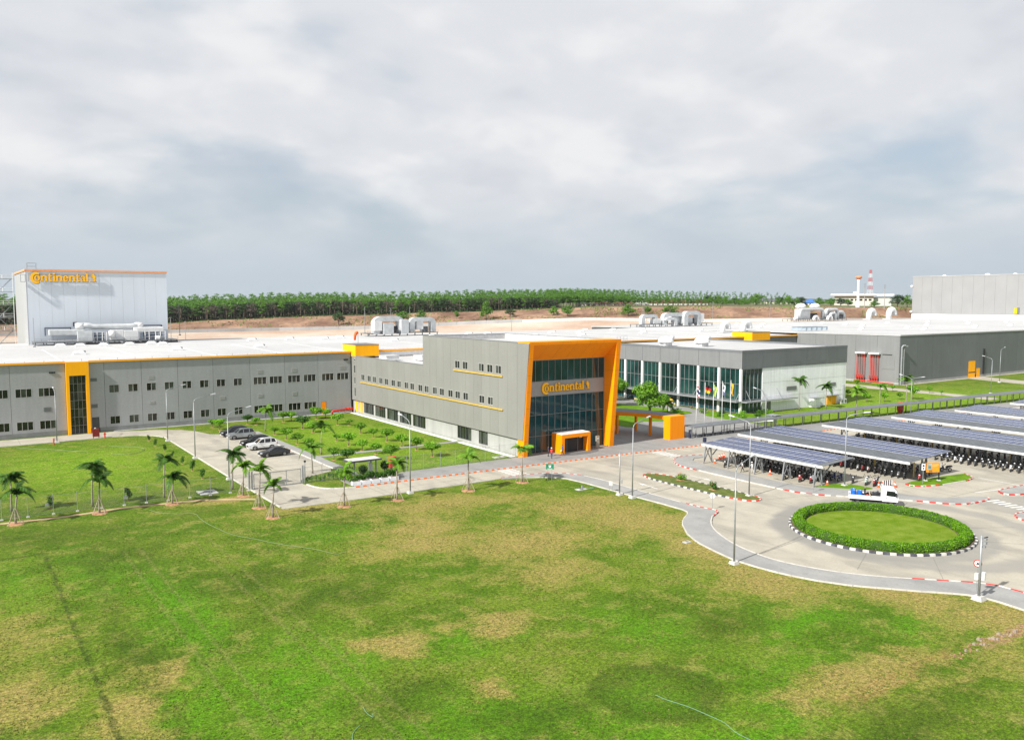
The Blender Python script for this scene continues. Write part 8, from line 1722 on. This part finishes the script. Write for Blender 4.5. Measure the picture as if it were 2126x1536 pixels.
for i, (x, y, h, z) in enumerate(((100, 470, 16, 0), (104, 455, 14, 0), (244, 500, 20, 0), (268, 490, 17, 0), (300, 440, 15, 0), (396, 420, 16, 4), (440, 398, 16, 8), (468, 372, 14, 9))):
    o = tag(MB().cyl((0, 0, -2), (0, 0, h), .22, .12, 6).build('field_mast', galv), 'thin grey lighting mast in the red earth field, %s from the left' % ORD[i], 'mast', 'masts in the earth field'); o.location = (x, y, z); MB().box(-.5, .5, -.2, .2, h - .3, h).build('lamp_head', galv, parent=o)
for o in bpy.data.objects:
    if o.type == 'MESH' and o.parent is None and 'kind' not in o and 'label' not in o: print('UNTAGGED', o.name)

# low scrub on the embankment
sb = MB()
for _ in range(15000):
    i_f = rf.uniform(2, len(EBd) - 3); t = rf.random()
    p = bank_pt(i_f, t)
    if mn.noise(Vector((p.x * .035, p.y * .035, 3))) < -.02: continue
    d = Vector((rf.gauss(0, 1), rf.gauss(0, 1), rf.gauss(.3, .6))).normalized(); t_ = d.orthogonal().normalized(); s = d.cross(t_); L_ = rf.uniform(.3, .8); q_ = p + Vector((0, 0, rf.uniform(.2, .9))); sb.m = 0 if rf.random() < .45 else 1
    sb.add([q_ - t_ * L_, q_ + s * L_ * .6, q_ + t_ * L_, q_ - s * L_ * .6], [(0, 1, 2, 3)])
tag(sb.build('bank_scrub', [leafF, mat('dry_scrub', (.20, .14, .07), .95)], recalc=False), kind='stuff')
# grass tufts standing out of the near lawn
import numpy as np
rs = np.random.default_rng(11); N = 90000
fx_, fy_ = math.cos(R(55.6834)), math.sin(R(55.6834))
dd = 40 + 62 * rs.random(N) ** .8; ll = (rs.random(N) - .5) * 1.34 * dd
X = fx_ * dd + fy_ * ll; Y = fy_ * dd - fx_ * ll
keep = []
for i in range(N):
    x, y = X[i], Y[i]
    if y > 95.2 or (y > 106.5 and x < 33): continue
    if x > 60.8 and y > 25 and not (y > 68.5 and x < 71): continue
    if mn.noise(Vector((x * .35, y * .35, 2))) + .5 * mn.noise(Vector((x * 1.3, y * 1.3, 5))) < rs.random() * .5 - .22: continue
    keep.append(i)
X, Y = X[keep], Y[keep]; n = len(X); ang = rs.random((n, 3)) * 6.283; h = .035 + .06 * rs.random((n, 3)) ** 2; w = .018 + .03 * rs.random((n, 3)); o2 = (rs.random((n, 3, 2)) - .5) * .1
bx_ = X[:, None] + o2[:, :, 0]; by_ = Y[:, None] + o2[:, :, 1]; lx_ = (rs.random((n, 3)) - .5) * .12; ly_ = (rs.random((n, 3)) - .5) * .12
V3 = np.empty((n, 3, 3, 3)); V3[:, :, 0] = np.stack([bx_ - w * np.cos(ang), by_ - w * np.sin(ang), np.zeros_like(w)], -1); V3[:, :, 1] = np.stack([bx_ + w * np.cos(ang), by_ + w * np.sin(ang), np.zeros_like(w)], -1); V3[:, :, 2] = np.stack([bx_ + lx_, by_ + ly_, h], -1)
me = bpy.data.meshes.new('grass'); nv = n * 9; me.vertices.add(nv); me.vertices.foreach_set('co', V3.reshape(-1)); me.loops.add(nv); me.loops.foreach_set('vertex_index', np.arange(nv, dtype=np.int32)); me.polygons.add(nv // 3); me.polygons.foreach_set('loop_start', np.arange(0, nv, 3, dtype=np.int32)); me.polygons.foreach_set('material_index', np.repeat((rs.random(n) < .2).astype(np.int32), 3)); me.materials.append(leafmat('tuft_green', (.045, .095, .004), (.08, .155, .006), (.13, .20, .015))); me.materials.append(leafmat('tuft_dry', (.14, .13, .035), (.20, .16, .05), (.27, .20, .08))); me.update(); me.validate()
go = bpy.data.objects.new('grass', me); COL.objects.link(go); tag(go, 'loose tufts of grass scattered over the big front lawn', kind='stuff')

# ================================================================== AIR
hm = bpy.data.materials.new('haze'); hm.use_nodes = True; hn = hm.node_tree; hn.nodes.clear()
pv = hn.nodes.new('ShaderNodeVolumePrincipled'); pv.inputs['Color'].default_value = (.80, .87, .95, 1); pv.inputs['Density'].default_value = 0.00005; pv.inputs['Anisotropy'].default_value = 0.2
mo = hn.nodes.new('ShaderNodeOutputMaterial'); hn.links.new(pv.outputs[0], mo.inputs['Volume'])
hb_ = MB(); hb_.box(-12500, 12500, -12500, 12500, -1.2, 75); tag(hb_.build('haze', hm), kind='stuff')
